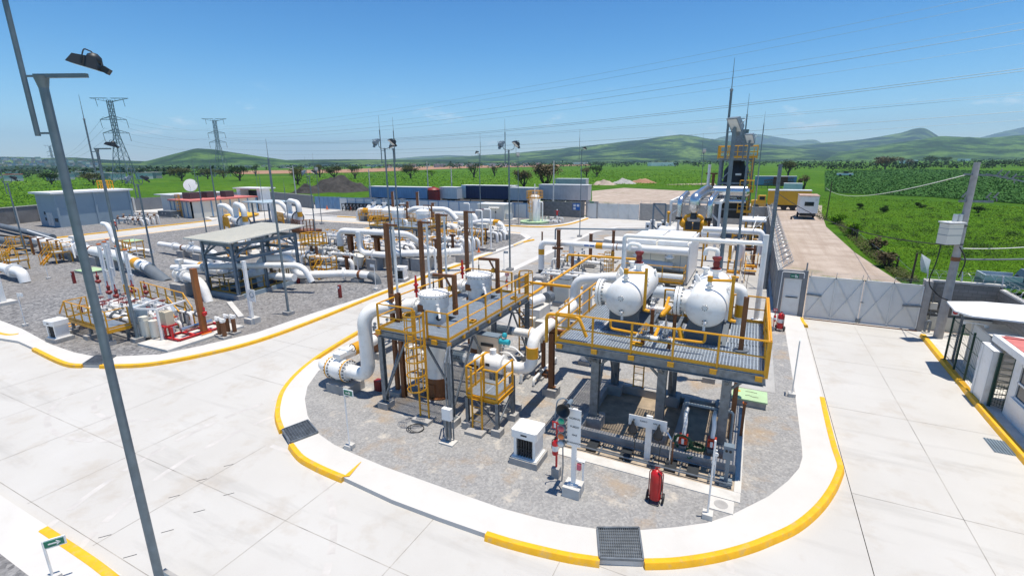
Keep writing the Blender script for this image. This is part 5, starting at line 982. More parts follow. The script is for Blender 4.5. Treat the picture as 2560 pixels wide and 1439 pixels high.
# ================================================================ right hand boundary, gates, guard house
m,N,L,b,g=nodes_mat('block_wall',.9);P=g.outputs['Position']
def brickmat(name,base,c1,c2,mortar,axis,bw=.42,bh=.21):
 m,N,L,b,g=nodes_mat(name,.9);mp=N.new('ShaderNodeMapping');L.new(g.outputs['Position'],mp.inputs['Vector'])
 mp.inputs['Rotation'].default_value=(RD(90),0,0)if axis=='x' else(RD(90),0,RD(90))
 if axis=='y':mp.inputs['Rotation'].default_value=(RD(90),RD(90),0)
 sx=N.new('ShaderNodeSeparateXYZ');L.new(g.outputs['Position'],sx.inputs[0]);cx=N.new('ShaderNodeCombineXYZ');L.new(sx.outputs['X' if axis=='x' else 'Y'],cx.inputs[0]);L.new(sx.outputs['Z'],cx.inputs[1])
 t=N.new('ShaderNodeTexBrick');L.new(cx.outputs[0],t.inputs['Vector']);t.inputs['Scale'].default_value=1;t.inputs['Brick Width'].default_value=bw;t.inputs['Row Height'].default_value=bh;t.inputs['Mortar Size'].default_value=.012
 t.inputs['Color1'].default_value=(*c1,1);t.inputs['Color2'].default_value=(*c2,1);t.inputs['Mortar'].default_value=(*mortar,1)
 c=mixc(N,L,ramp(N,L,nz(N,L,g.outputs['Position'],1.3,7,.7),(.45,0.),(.75,.6)),t.outputs['Color'],base)
 L.new(c,b.inputs['Base Color']);bumpn(N,L,b,t.outputs['Fac'],-.4,.02);M[name]=m
brickmat('blockx',(.15,.145,.135),(.22,.215,.20),(.29,.28,.265),(.17,.165,.155),'x');brickmat('blocky',(.16,.155,.145),(.22,.215,.205),(.28,.27,.26),(.17,.165,.16),'y')
brickmat('blockpale',(.34,.32,.29),(.36,.345,.32),(.44,.42,.39),(.27,.26,.25),'x')
M['boardwall']=mat('grey_wall_concrete',(.20,.21,.22),.9,var=.15,scale=.8,dirt=(.12,.12,.12),dirt_amt=.5,bump=.2)
M['gate']=mat('grey_white_sheet',(.68,.69,.67),.45,var=.05,scale=.6,dirt=(.36,.33,.28),dirt_amt=.3,dscale=.9)
M['razor']=mat('razor_wire',(.42,.44,.46),.4,.7)
def razor(par,a,b_,z,rr=.32,step=.42,lean=(0,0)):
 a,b_=V(a),V(b_);d=(b_-a);Ln=d.length;d.normalize();s=V((-d.y,d.x,0));pts=[];n=int(Ln/step*8)
 for i in range(n+1):
  t=i/n;w=2*math.pi*i/8;pts.append(a+d*(Ln*t)+V((lean[0],lean[1],z+rr))+s*(rr*math.cos(w))+V((0,0,rr*math.sin(w))))
 return part(par,'razor_coil',MB().tube(pts,.012,3),'razor',kind=None)
T=thing('perimeter_wall','long dark grey concrete wall with leaning wire brackets beside the dirt road','wall',(2.02,62,RZ))
part(T,'wall',MB().box(1.95,36.2,RZ,2.12,89,2.75),'boardwall')
m_=MB()
for y in np.arange(37,89,3.2):m_.box(1.9,y-.12,RZ,2.17,y+.12,2.85)
part(T,'piers',m_,'conc');part(T,'coping',MB().box(1.88,36.2,2.75,2.2,89,2.83),'conc')
m_=MB()
for y in np.arange(36.6,89,2.4):m_.bar((2.05,y,2.83),(2.75,y,3.45),.05);m_.bar((2.05,y,2.83),(1.75,y,3.45),.04)
for t in(.3,.65,1.):m_.bar((2.05+.7*t,36.6,2.83+.62*t),(2.05+.7*t,88.6,2.83+.62*t),.018)
for y in np.arange(36.6,87,1.2):m_.bar((2.15,y,2.9),(2.75,y+1.2,3.45),.014);m_.bar((2.75,y,3.45),(2.15,y+1.2,2.9),.014)
part(T,'wire_brackets',m_,'razor');razor(T,(2.45,36.6,0),(2.45,80,0),3.0,.28,.5)
T=thing('gate_door','pale grey steel door in a dark concrete frame under a green exit sign','door',(2.9,35.9,RZ));y=35.8
part(T,'frame',MB().box(1.95,y,RZ,2.3,y+.3,2.95).box(3.35,y,RZ,3.62,y+.3,3.0).box(2.3,y,2.42,3.35,y+.3,2.95),'boardwall');d=part(T,'door',MB().box(2.32,y+.08,RZ+.05,3.33,y+.14,2.4),'gate');part(d,'push_bar',MB().bar((2.5,y+.04,1.15),(3.2,y+.04,1.15),.05),'dark');part(T,'post_cap',MB().bar((3.5,y+.15,3.0),(3.5,y+.15,3.5),.08),'galv')
s=part(T,'exit_sign',MB().box(2.62,y-.02,2.46,3.1,y-.003,2.72),'green');part(s,'arrow',MB().box(2.68,y-.03,2.58,2.86,y-.022,2.61).box(2.9,y-.03,2.5,2.96,y-.022,2.68).box(2.98,y-.03,2.5,3.04,y-.022,2.62),'wtext');part(T,'conduit',MB().tube([(2.1,y-.05,.2),(2.15,y-.05,2.85),(3.4,y-.05,2.85),(3.4,y-.05,2.5)],.025,6,.1),'wtext')
def sheet_gate(name,label,xa,xb,y,h,zb,leaves=2,barb=True,mname='gate'):
 T=thing(name,label,'gate',((xa+xb)/2,y,zb));w=(xb-xa)/leaves
 for k in range(leaves):
  a=xa+k*w+.02;b_=xa+(k+1)*w-.02;lf=part(T,'leaf',MB().box(a,y,zb+.08,b_,y+.03,zb+h),mname);m=MB()
  for x in(a+.03,(a+b_)/2,b_-.03):m.bar((x,y-.03,zb+.08),(x,y-.03,zb+h),.06)
  for z in(zb+.1,zb+h-.03):m.bar((a,y-.03,z),(b_,y-.03,z),.06)
  mid=(a+b_)/2
  for u,v in((a,mid),(mid,b_)):m.bar((u,y-.035,zb+.12),(v,y-.035,zb+h-.05),.04,.03);m.bar((u,y-.036,zb+h-.05),(v,y-.036,zb+.12),.04,.03)
  part(lf,'bracing',m,mname)
  if barb:
   m=MB()
   for x in(a+.1,mid,b_-.1):m.bar((x,y,zb+h),(x,y-.12,zb+h+.35),.03)
   for q in(.12,.24,.33):m.bar((a,y-q*.34,zb+h+q),(b_,y-q*.34,zb+h+q),.008)
   part(lf,'barbed_strands',m,'razor')
 return T
T=sheet_gate('sheet_gate','wide pale grey double sheet gate with X bracing, right of the exit door',3.66,9.6,35.75,2.85,RZ);part(T,'bolt_arm',MB().bar((3.66,35.68,1.5),(4.5,35.68,1.45),.09).bar((8.7,35.68,1.35),(9.6,35.68,1.4),.09),'galv');part(T,'latch',MB().box(6.5,35.62,.0,6.75,35.7,.2).bar((6.6,35.66,1.3),(6.75,35.66,1.3),.05),'galv');part(T,'track',MB().box(3.7,35.55,RZ+.004,9.6,35.66,RZ+.04),'brown')
T=thing('block_wall','grey concrete block wall corner with wire behind the concrete pole','wall',(11.5,36.4,RZ));part(T,'wall',MB().box(9.66,36.3,RZ,13.1,36.5,2.85),'blockx');part(T,'side_wall',MB().box(13.1,10,RZ,13.3,36.5,2.6),'blocky');part(T,'coping',MB().box(9.66,36.25,2.85,13.3,36.55,2.95).box(13.08,10,2.6,13.32,36.25,2.7),'concl');part(T,'base_band',MB().box(9.7,36.18,RZ,13.1,36.295,.75),'cream');part(T,'gate_pier',MB().box(9.62,35.7,RZ,9.95,36.3,2.95),'conc')
m=MB();
for x in(9.8,11.4,13.2):m.bar((x,36.4,2.95),(x,36.6,3.5),.05)
for z in(3.1,3.3,3.48):m.bar((9.8,36.4+(z-2.95)*.36,z),(13.2,36.4+(z-2.95)*.36,z),.012);m.bar((13.2,36.4,z),(13.4,12,z-.2),.012)
part(T,'wire_brackets',m,'razor');razor(T,(10,36.5,0),(13.2,36.5,0),3.0,.22,.5);razor(T,(13.2,36.2,0),(13.2,14,0),2.75,.24,.6)
T=thing('meter_boxes','two small meter boxes with conduits on the block wall','meter box',(10.4,36.2,1.3));part(T,'box',MB().box(10.1,36.02,1.2,10.45,36.17,1.6),'cream');part(T,'box',MB().box(10.6,36.02,1.15,11.0,36.17,1.6),'galv');part(T,'conduit',MB().tube([(9.98,36.1,RZ),(9.98,36.1,1.0),(10.9,36.1,.9),(10.9,36.1,1.2)],.03,6,.1).tube([(10.2,36.1,.2),(10.2,36.1,2.8)],.03,6),'galv')
solo('warning_sign','small red and white warning sign on the block wall','sign',MB().box(11.2,36.14,.95,11.55,36.165,1.3).mat(1).cyl((11.37,36.13,1.13),(11.37,36.138,1.13),.13,n=14),['wtext','red'])
T=thing('bollard','short galvanised vent pipe by the gate pier','pipe',(10.05,35.9,RZ));part(T,'pipe_run',MB().tube([(9.95,35.5,RZ),(9.95,35.5,.6),(10.15,35.5,.62),(10.15,35.5,RZ)],.06,8,.1),'galv');part(T,'base',MB().box(9.85,35.3,RZ,10.3,35.7,RZ+.06),'concl')
x,y=10.25,34.25;H_=9.75;T=thing('utility_pole','grey concrete utility pole with a cream meter box and angled crossarms','utility pole',(x,y,RZ))
part(T,'pole',MB().cyl((x,y,RZ),(x,y,H_),.23,.14,14),'conc');u=V((.895,.445,0))
part(T,'crossarm',MB().bar(V((x,y,9.15))-u*.55,V((x,y,9.15))+u*1.2-V((0,0,.1)),.09).bar(V((x,y,9.15))+u*.6,V((x,y,9.05))+u*2.0+V((.4,-.5,-.3)),.06),'galv');part(T,'crossarm',MB().bar(V((x,y,7.75))-u*.5,V((x,y,7.7))+u*1.3,.11),'galv')
m=MB()
for k,(du,dz)in enumerate(((1.2,9.1),(1.6,9.0),(2.0,8.85),(.9,7.9),(1.3,7.9),(-.4,7.95))):c=V((x,y,dz))+u*du;m.cyl(c,c+V((.12,-.1,.28)),.045,.03,8);m.cyl(c+u*.15,c+u*.15+V((.05,0,-.2)),.035,.02,8)
part(T,'insulators',m,'galv');c=V((x,y,6.0))-u*.62
rz=math.atan2(u.y,u.x);bx=part(T,'meter_box',MB().cb(c,.78,.62,1.1,rz),'cream');part(bx,'box_roof',MB().cb(c+V((0,0,.62)),.9,.74,.06,rz),'white');part(bx,'vent_caps',MB().cyl(c+u*.1+V((0,0,.65)),c+u*.1+V((0,0,1.05)),.11,n=10).cyl(c+u*.38+V((0,0,.65)),c+u*.38+V((0,0,1.05)),.11,n=10),'lamp');part(bx,'seam',MB().cb(c+V((0,0,-.05)),.8,.64,.03,rz).cb(c+V((0,0,.3)),.79,.63,.02,rz),'grey')
part(T,'drop_cable',MB().tube([c+V((-.3,-.1,-.5)),c+V((-.35,-.2,-1.5)),c+V((-.6,-.3,-2.8)),c+V((.1,-.2,-3.5)),V((x,y-.2,2.3))],.03,6,.8).tube([V((x,y-.18,5.3)),V((x+.45,y-.1,4.6)),V((x+.25,y-.15,3.6))],.03,6,.4),'black');part(T,'rusty_band',MB().cyl((x,y,4.5),(x,y,4.72),.21,n=14),'brown');part(T,'straps',MB().cyl((x,y,5.4),(x,y,5.46),.205,n=14).cyl((x,y,6.4),(x,y,6.46),.2,n=14),'dark')
P1=V((x,y,5.35));q=GD(1945,483,46);
def wire(name,label,a,b_,sag,r=.018,m='black',grp=None,n=24):
 a,b_=V(a),V(b_);return solo(name,label,'cable',MB().tube([a.lerp(b_,i/n)-V((0,0,sag*4*(i/n)*(1-i/n)))for i in range(n+1)],r,4),m,grp)
wire('overhead_cable','black service cable sagging from the round pole to the concrete pole',q,P1,1.0,.03);wire('overhead_cable','thick grey cable leaving the concrete pole to the right',V((x,y,4.6)),GD(2700,640,30),.1,.05,'pipegrey');wire('overhead_cable','pale thin wire leaving the concrete pole to the right',V((x,y,5.2)),GD(2700,600,30),.2,.02,'wtext');wire('overhead_cable','pale thin wire running from the concrete pole far over the crop field',V((x,y,9.1))-u*.5,GD(2065,470,120),1.5,.022,'wtext');wire('overhead_cable','dark wire going right from the pole top insulators',V((x,y,9.0))+u*2.0,GD(2700,425,44),.2,.03)
T=thing('mesh_fence','dark green open mesh fence on the yellow kerb','fence',(9.55,29,0));z0=.02
for yy in(30.4,29.05,27.7):part(T,'post',MB().bar((9.55,yy,0),(9.55,yy,2.35),.075),'darkgreen')
m=MB()
for z in(.25,.9,1.5,2.2):m.bar((9.55,26.4,z),(9.55,30.4,z),.022)
for yy in np.arange(26.5,30.4,.16):m.bar((9.55,yy,.1),(9.55,yy,2.25),.007)
part(T,'mesh',m,'darkgreen');part(T,'cctv_arm',MB().bar((9.55,29.05,2.35),(9.55,29.05,2.5),.08).bar((9.55,29.05,2.45),(10.3,28.9,2.45),.05).sph((10.3,28.9,2.38),.1,8),'wtext')
for yy in(25.1,24.72):solo('gate_post','dark green gate post '+('beside the white standing panel' if yy>25 else 'against the guard house corner'),'post',MB().bar((9.6 if yy>25 else 9.95,yy,0),(9.6 if yy>25 else 9.95,yy,2.35),.09),'darkgreen')
m=MB();[m.bar((9.6+.35*t/6,25.1-.38*t/6,.1),(9.6+.35*t/6,25.1-.38*t/6,1.1),.01)for t in range(7)];[m.bar((9.6,25.1,z),(9.95,24.72,z),.012)for z in np.arange(.1,1.15,.15)];solo('wicket_mesh','low green mesh wicket between two green posts','gate',m,'darkgreen')
T=thing('standing_panel','white free standing door panel with capped top on the kerb','panel',(9.45,25.8,0));part(T,'panel',MB().box(9.42,25.2,0,9.6,26.35,2.3),'white');part(T,'trim',MB().box(9.38,25.2,0,9.42,25.32,2.34).box(9.38,26.2,0,9.42,26.35,2.34).box(9.38,25.18,2.3,9.64,26.38,2.36),'wtext')
T=thing('storage_booth','pale grey storage booth behind the green mesh fence','booth',(10.6,28.6,0));part(T,'body',MB().box(10.1,27.6,0,11.2,29.7,2.25),'gate');part(T,'door_frame',MB().box(10.06,27.56,0,10.14,27.66,2.3).box(10.06,29.64,0,10.14,29.74,2.3).box(10.06,27.56,2.25,11.24,29.74,2.32).box(10.2,27.55,.1,11.1,27.6,2.15),'concl')
solo('prohibition_sign','small white card with red mark hung on the green mesh','sign',MB().box(9.5,26.4,1.3,9.53,26.75,1.75).mat(1).cyl((9.495,26.57,1.52),(9.49,26.57,1.52),.11,n=12),['wtext','red'])
T=thing('carport','thin white sheet canopy on slim posts beside the guard house','canopy',(12,29.5,0));part(T,'roof_sheet',MB().add([(9.1,30.3,3.02),(8.95,28.6,3.0),(9.4,27.95,2.98),(18,27.4,2.96),(18,31.6,3.05),(12,30.9,3.04),(10.6,30.9,3.03)]+[(9.1,30.3,3.09),(8.95,28.6,3.07),(9.4,27.95,3.05),(18,27.4,3.03),(18,31.6,3.12),(12,30.9,3.11),(10.6,30.9,3.1)],[(6,5,4,3,2,1,0),(7,8,9,10,11,12,13)]+[(i,(i+1)%7,(i+1)%7+7,i+7)for i in range(7)]),'white')
for px_,py_ in((9.8,30.2),(12.4,30.4),(11.6,28.0)):part(T,'post',MB().bar((px_,py_,0),(px_,py_,3.0),.09),'galv')
part(T,'roof_beam',MB().bar((9.3,28.6,2.9),(18,28.2,2.9),.12).bar((9.4,30.2,2.93),(18,30.6,2.95),.12),'lamp')
T=thing('guard_house','white guard house with a red flat roof and dark sliding windows','guard house',(12,20,0));part(T,'wall',MB().box(9.85,12,0,14,24.55,2.5),'white');rf=part(T,'roof',MB().box(9.62,11.7,2.5,14.3,26.25,2.78),'white');part(rf,'roof_covering',MB().box(9.8,11.9,2.78,14.1,26.05,2.8).box(9.8,25.7,2.8,14.1,25.8,2.84),'redroof')
for ya,yb in((21.9,23.9),(17.5,19.5)):
 w=part(T,'window',MB().box(9.835,ya,1.05,9.848,yb,2.3),'glass');f=MB()
 for a_ in(ya,(ya+yb)/2,yb):f.box(9.79,a_-.04,1.0,9.845,a_+.04,2.34)
 for z in(1.02,1.62,2.32):f.box(9.79,ya,z-.035,9.845,yb,z+.035)
 f.box(9.72,ya-.1,.92,9.845,yb+.1,.98);part(w,'window_frame',f,'wtext')
m=MB();
for k in range(8):m.bar((10+.5*k,26.,0),(10+.5*k,26.,2.5),.06);
for k in range(9):m.bar((9.9,26.,.2+.28*k),(14,26,.5+.28*k),.04);m.bar((9.9,26.01,.6+.28*k),(14,26.01,.2+.28*k),.04)
part(T,'lattice_screen',m,'cream')
# ================================================================ vehicles along the dirt road
def wheel(par,c,r,w=.3,ax=(0,1,0)):
 d=V(ax)*w/2;c=V(c);t=part(par,'wheel',MB().lathe(c-d,ax,[(0,r*.6),(.0,r*.93),(w*.15,r),(w*.85,r),(w,r*.93),(w,r*.6)],18),'black');part(t,'rim',MB().cyl(c-d*.9,c+d*.9,r*.58,n=14),'galv');return t
GR=GZ+.06
M['truckyellow']=mat('truck_yellow',(.62,.34,.012),.5,var=.06,scale=.6,dirt=(.4,.25,.05),dirt_amt=.3)
T=thing('box_truck','yellow box truck with white roof edge parked across the dirt road','truck',(5.5,117,GR));z=GR
part(T,'cargo_box',MB().box(2.4,116,z+1.1,10.2,118.5,z+3.95),'truckyellow');part(T,'roof_rail',MB().box(2.35,115.95,z+3.95,10.25,118.55,z+4.15),'white');cb=part(T,'cab',MB().prism([(-.6,116.2),(2.2,116.2),(2.2,118.3),(-.6,118.3)],z+.7,z+1.9).prism([(.5,116.25),(2.1,116.25),(2.1,118.25),(.9,118.25)],z+1.9,z+2.9),'truckyellow');part(cb,'window',MB().box(.9,116.2,z+2.0,1.9,116.24,z+2.7),'glass');part(T,'chassis',MB().box(-.3,116.6,z+.6,10,117.9,z+1.08),'dark')
for xx in(.4,5.6,7.2):wheel(T,(xx,116.15,z+.55),.55);wheel(T,(xx,118.3,z+.55),.55)
T=thing('office_trailer','white box trailer with a dark window and rusty roof on the dirt road','trailer',(8.6,101,GR));part(T,'body',MB().box(7.15,99.3,z+1.1,10.0,105,z+4.0),'white');part(T,'roof',MB().box(7.05,99.2,z+4.0,10.1,105.1,z+4.12),mat('rusty_sheet',(.42,.30,.24),.8,var=.25,scale=1.5,dirt=(.30,.09,.04),dirt_amt=.9,dscale=.6));part(T,'window',MB().box(7.9,99.26,z+2.35,9.3,99.295,z+3.05),'glass');part(T,'hatch',MB().box(9.45,99.27,z+3.2,9.75,99.295,z+3.6),'gate');part(T,'chassis',MB().box(7.4,99.6,z+.55,9.8,104.6,z+1.08),'black')
for xx in(7.3,9.8):wheel(T,(xx,103,z+.5),.5,.3,(1,0,0))
part(T,'tow_bar',MB().bar((7.2,99.8,z+.8),(6.2,98.9,z+.45),.12).box(6.0,98.7,z,6.3,99,z+.5),'dark')
def semi_trailer(label,xa,xb,y,h,m,z=GR,group='parked semi trailers outside the walls',w=2.6,refl=False,legs=True,stripe=None):
 T=thing('semi_trailer',label,'trailer',((xa+xb)/2,y,z),group);part(T,'cargo_box',MB().box(xa,y,z+1.15,xb,y+w,z+h),m);part(T,'roof',MB().box(xa-.03,y-.03,z+h,xb+.03,y+w+.03,z+h+.12),'white')
 r=MB()
 for xx in np.arange(xa+.4,xb,.8):r.box(xx-.03,y-.025,z+1.2,xx+.03,y-.004,z+h)
 part(T,'side_ribs',r,m);part(T,'chassis',MB().box(xa+.3,y+.6,z+.75,xb-.3,y+2,z+1.14),'dark');
 for xx in(xb-1.4,xb-2.7):wheel(T,(xx,y+.2,z+.5),.5)
 part(T,'landing_leg',MB().bar((xa+2.4,y+.5,z),(xa+2.4,y+.5,z+1.1),.15),'galv')
 if stripe:part(T,'end_panel',MB().box(xa-.05,y,z+1.15,xa+1.4,y-.03,z+h),stripe)
 return T
M['tblue']=mat('pale_blue_sheet',(.17,.31,.48),.5,var=.12,scale=.5,dirt=(.3,.36,.42),dirt_amt=.4);M['tnavy']=mat('navy_sheet',(.006,.022,.085),.45,var=.12,scale=.5);M['twhite']=mat('weathered_white_sheet',(.50,.50,.50),.55,var=.08,scale=.6,dirt=(.30,.28,.26),dirt_amt=.5,dscale=.5)
def strail(pa,pb,yt,label,m,**k):
 a,b_=G(*pa,GR),G(*pb,GR);h=HT(pa[0],pa[1],yt,GR);semi_trailer(label,a.x,b_.x,(a.y+b_.y)/2,max(3.6,h),m,**k)
strail((920,504),(1073,508),467,'pale blue long semi trailer at the left end of the trailer row','tblue');strail((1150,506),(1290,509),464,'navy blue long semi trailer in the middle of the row','tnavy',stripe='gate');strail((1095,508),(1148,508),469,'short silver blue trailer between red tank and navy trailer','gate');strail((1268,512),(1340,513),470,'white trailer with a round dark emblem on its flank','twhite')
a=G(1302,490,GR);
strail((1330,513),(1482,510),464,'long weathered white trailer nearest the block wall','twhite');strail((1380,495),(1470,494),448,'white trailer behind the others with a dark rear end','twhite')
q=G(1304,512,GR);solo('emblem_disc','round dark emblem on the white trailer flank','emblem',MB().ring((q.x,q.y-.35,GR+2.6),(0,1,0),.45,.06,18,4).cb((q.x,q.y-.33,GR+2.6),.25,.04,.6),'pipegrey')
q=G(1086,508,GR);T=thing('water_tank','round red ribbed tank between two trailers','tank',(q.x,q.y,GR));part(T,'tank',MB().lathe((q.x,q.y,GR),(0,0,1),[(0,1.5)]+[(.3+.35*i,1.5+.08*(i%2))for i in range(10)]+[(3.9,1.2),(4.1,.3),(4.12,.001)],20),'darkred');part(T,'lid',MB().cyl((q.x,q.y,GR+4.1),(q.x,q.y,GR+4.25),.4,n=12),'red')
q=G(1885,470,GR);q2=G(1992,474,GR);semi_trailer('grey blue trailer far behind the yellow truck with a rusty conveyor in front',q.x,q2.x,q.y,HT(1885,470,441,GR),'tblue');
T=thing('conveyor','rusty lattice conveyor machine in front of the far grey trailer','machine',(q.x+8,q.y-3,GR));m=MB();a,b_=V((q.x+3,q.y-3,GR+1.6)),V((q2.x-1,q.y-3,GR+2.6))
for o in(V((0,0,0)),V((0,0,1.3)),V((0,1.2,0)),V((0,1.2,1.3))):m.bar(a+o,b_+o,.16)
for i in range(12):p=a.lerp(b_,i/12);p2=a.lerp(b_,(i+1)/12);m.bar(p,p2+V((0,0,1.3)),.1);m.bar(p+V((0,1.2,1.3)),p2+V((0,1.2,0)),.1)
part(T,'lattice',m,'brown');part(T,'hopper',MB().prism([(a.x+3,a.y-.3),(a.x+7.5,a.y-.3),(a.x+7.5,a.y+1.5),(a.x+3,a.y+1.5)],GR+1.4,GR+4.2),mat('rusty_hopper',(.14,.05,.03),.8,var=.3));
for t in(.15,.6,.85):p=a.lerp(b_,t);part(T,'leg',MB().bar(p,(p.x,p.y,GR),.2),'dark')
T=semi_trailer('small pale trailer right of the rusty conveyor',G(1957,489,GR).x,G(2002,489,GR).x,G(1957,489,GR).y,3.4,'gate')
q=G(2542,735,GR);T=thing('pickup_truck','grey pickup truck partly seen beyond the block wall at the right edge','pickup',(q.x,q.y,GR));x,y=q.x,q.y
part(T,'body',MB().prism([(x-2.4,y-.9),(x+2.6,y-.9),(x+2.6,y+.9),(x-2.4,y+.9)],GR+.55,GR+1.1),'grey');part(T,'bed_wall',MB().box(x-2.4,y-.9,GR+1.1,x-.2,y-.82,GR+1.5).box(x-2.4,y+.82,GR+1.1,x-.2,y+.9,GR+1.5).box(x-2.4,y-.82,GR+1.1,x-2.3,y+.82,GR+1.5),'lamp');c=part(T,'cab',MB().add([(x-.2,y-.88,GR+1.1),(x+1.7,y-.88,GR+1.1),(x+1.7,y+.88,GR+1.1),(x-.2,y+.88,GR+1.1),(x+.1,y-.75,GR+1.85),(x+1.1,y-.75,GR+1.85),(x+1.1,y+.75,GR+1.85),(x+.1,y+.75,GR+1.85)],[(4,5,6,7),(0,1,5,4),(1,2,6,5),(2,3,7,6),(3,0,4,7)]),'glass');part(T,'roof',MB().box(x+.1,y-.74,GR+1.85,x+1.1,y+.74,GR+1.9),'grey')
for xx in(x-1.5,x+1.7):
 for yy in(y-.85,y+.85):wheel(T,(xx,yy,GR+.38),.38,.24)
T=thing('distant_pickup','tiny white pickup truck standing far out in the crop field','pickup',(0,0,0));part(T,'body',MB().box(-2.6,-.9,.5,2.6,.9,1.15),'white');part(T,'cab',MB().prism([(-.6,-.85),(1.0,-.85),(.8,.85),(-.4,.85)],1.15,1.85),'glass');part(T,'wheels',MB().cyl((-1.6,-.95,.4),(-1.6,-.7,.4),.4,n=12).cyl((1.6,-.95,.4),(1.6,-.7,.4),.4,n=12),'black');q=G(2111,443,GZ);T.location=(q.x,q.y,GZ+.5);T.scale=(1.5,)*3
# ================================================================ front walls
T=thing('panel_wall','long white panel wall with blue grey posts along the back of the yard','wall',(-59,81,0));y0_=80.8
part(T,'panels',MB().box(-83,y0_,RZ,-35.5,y0_+.12,2.55),'gate');m=MB()
for xx in np.arange(-83,-35,2.42):m.bar((xx,y0_-.04,RZ),(xx,y0_-.04,2.68),.13+.1*(int(xx*3)%5==0),.12)
m.box(-83,y0_-.06,2.5,-35.5,y0_+.15,2.66);part(T,'posts',m,'tblue')
sheet_gate('sheet_gate','blue grey double gate with X bracing at the left end of the panel wall',-91.5,-83.2,81.6,2.8,RZ,3,False,'tblue')
T=thing('block_wall','dark grey block wall between the panel wall and the rear gate','wall',(-31.5,85.4,0));part(T,'wall',MB().box(-35.6,85.3,RZ,-27.6,85.5,2.8),'blockx');part(T,'return_wall',MB().box(-35.75,80.9,RZ,-35.55,85.5,2.8),'blocky');razor(T,(-35.5,85.4,0),(-27.6,85.4,0),2.8,.2,1.1)
T=thing('gate_door','pale door in the rear wall beside a blue notice board','door',(-26.6,86.4,0));part(T,'door',MB().box(-27.3,86.2,RZ,-25.6,86.28,2.55),'gate');part(T,'frame',MB().box(-27.6,86.15,RZ,-27.3,86.5,2.9).box(-25.6,86.15,RZ,-25.35,86.5,2.9).box(-27.3,86.15,2.55,-25.6,86.5,2.9),'conc');part(T,'exit_sign',MB().box(-26.8,86.1,2.6,-26.1,86.14,2.85),'green')
solo('notice_board','blue notice board with white panels on the dark block wall','notice board',MB().box(-29.8,85.2,1.3,-28.4,85.27,2.5).mat(1).box(-29.65,85.17,1.95,-29.2,85.195,2.35).box(-29.0,85.17,1.95,-28.55,85.195,2.35).box(-29.65,85.17,1.4,-29.2,85.195,1.8),['blue','wtext'])
sheet_gate('sheet_gate','pale double sheet gate in the rear wall with barbed wire',-25.3,-17.9,86.2,2.75,RZ,2,True)
T=thing('block_wall','pale block wall with barbed wire right of the rear gate','wall',(-8,86.4,0));part(T,'wall',MB().box(-17.6,86.3,RZ,1.9,86.5,2.75),'blockpale');m=MB()
for xx in np.arange(-17.7,2,3.2):m.box(xx-.14,86.22,RZ,xx+.14,86.58,2.8)
part(T,'piers',m,'conc');m=MB()
for xx in np.arange(-17.7,2,1.6):m.bar((xx,86.4,2.8),(xx,86.4,3.3),.03)
for z in(2.95,3.1,3.25):m.bar((-17.7,86.4,z),(1.9,86.4,z),.012)
part(T,'barbed_strands',m,'razor')
x0,x1,y0,y1=-44.2,-38.9,75.4,78.4;T=thing('equipment_kiosk','beige cabin kiosk with a small hood over its double door','kiosk',(-41.5,77,0));part(T,'body',MB().box(x0,y0,0,x1,y1,2.75),'cream');part(T,'roof',MB().box(x0-.1,y0-.1,2.75,x1+.1,y1+.1,2.85),'white');d=part(T,'door',MB().box(-41.6,y0-.02,.15,-39.6,y0-.004,2.3),'cream');part(d,'hood',MB().add([(-41.8,y0,2.45),(-39.7,y0,2.45),(-39.7,y0-.5,2.2),(-41.8,y0-.5,2.2)],[(0,1,2,3),(3,2,1,0)]),'white');part(d,'lock_panel',MB().box(-40.7,y0-.04,1.3,-40.45,y0-.022,1.6).box(-40.63,y0-.035,.2,-40.6,y0-.022,2.2),'dark');part(T,'wall_mark',MB().box(-43.8,y0-.02,1.75,-42.5,y0-.004,1.95),mat('pink_mark',(.62,.34,.34),.6));part(T,'cooling_unit',MB().box(x1+.05,y0+.5,.2,x1+.9,y0+1.6,1.2),'lamp');part(T,'plinth',MB().box(x0-.2,y0-.2,0,x1+1.2,y1+.2,.14),'concl')
x,y=-33.0,75.2;T=thing('scrubber_tower','white upright vessel with a yellow caged ladder and top railing','pressure vessel',(x,y,0));part(T,'shell',MB().lathe((x,y,.3),(0,0,1),[(0,.95),(3.9,.95),(4.2,.8),(4.35,.3),(4.36,.001)],20),'white');part(T,'plinth',MB().lathe((x,y,0),(0,0,1),[(0,2.6),(.3,2.6),(.31,.01)],8),'ltgreen');part(T,'handrail',rails(MB(),[(x-1,y-1,4.1),(x+1,y-1,4.1),(x+1,y+1,4.1),(x-1,y+1,4.1)],1.2,.6,.04,.15,closed=True),'yellow');cage_ladder(T,(x-.2,y-1.1),(0,-1),.3,4.1,2.0);part(T,'side_pipe',MB().tube([(x+.9,y-.2,3.5),(x+1.5,y-.2,3.5),(x+1.5,y-.2,.3)],.12,8,.3),'white');part(T,'vent',MB().cyl((x,y,4.6),(x,y,6.4),.09,n=8),'white')
skid_pipes('valve_skid','grey and white small pipework right of the scrubber tower','pipe skid',-31.8,74.6,-28.6,77.5,3,21,.5,r=.09,wheels='dark',bodies='galv',axis='x');
T=thing('hydrant','red and white slim standpipe near the rear block wall','standpipe',(-29.9,77.6,0));part(T,'pipe_run',MB().cyl((-29.9,77.6,0),(-29.9,77.6,2.1),.1,n=8),'white');part(T,'valve',MB().cyl((-29.9,77.6,1.1),(-29.9,77.6,1.9),.16,n=8).bar((-30.3,77.6,1.8),(-29.5,77.6,1.8),.1),'red')
m=MB()
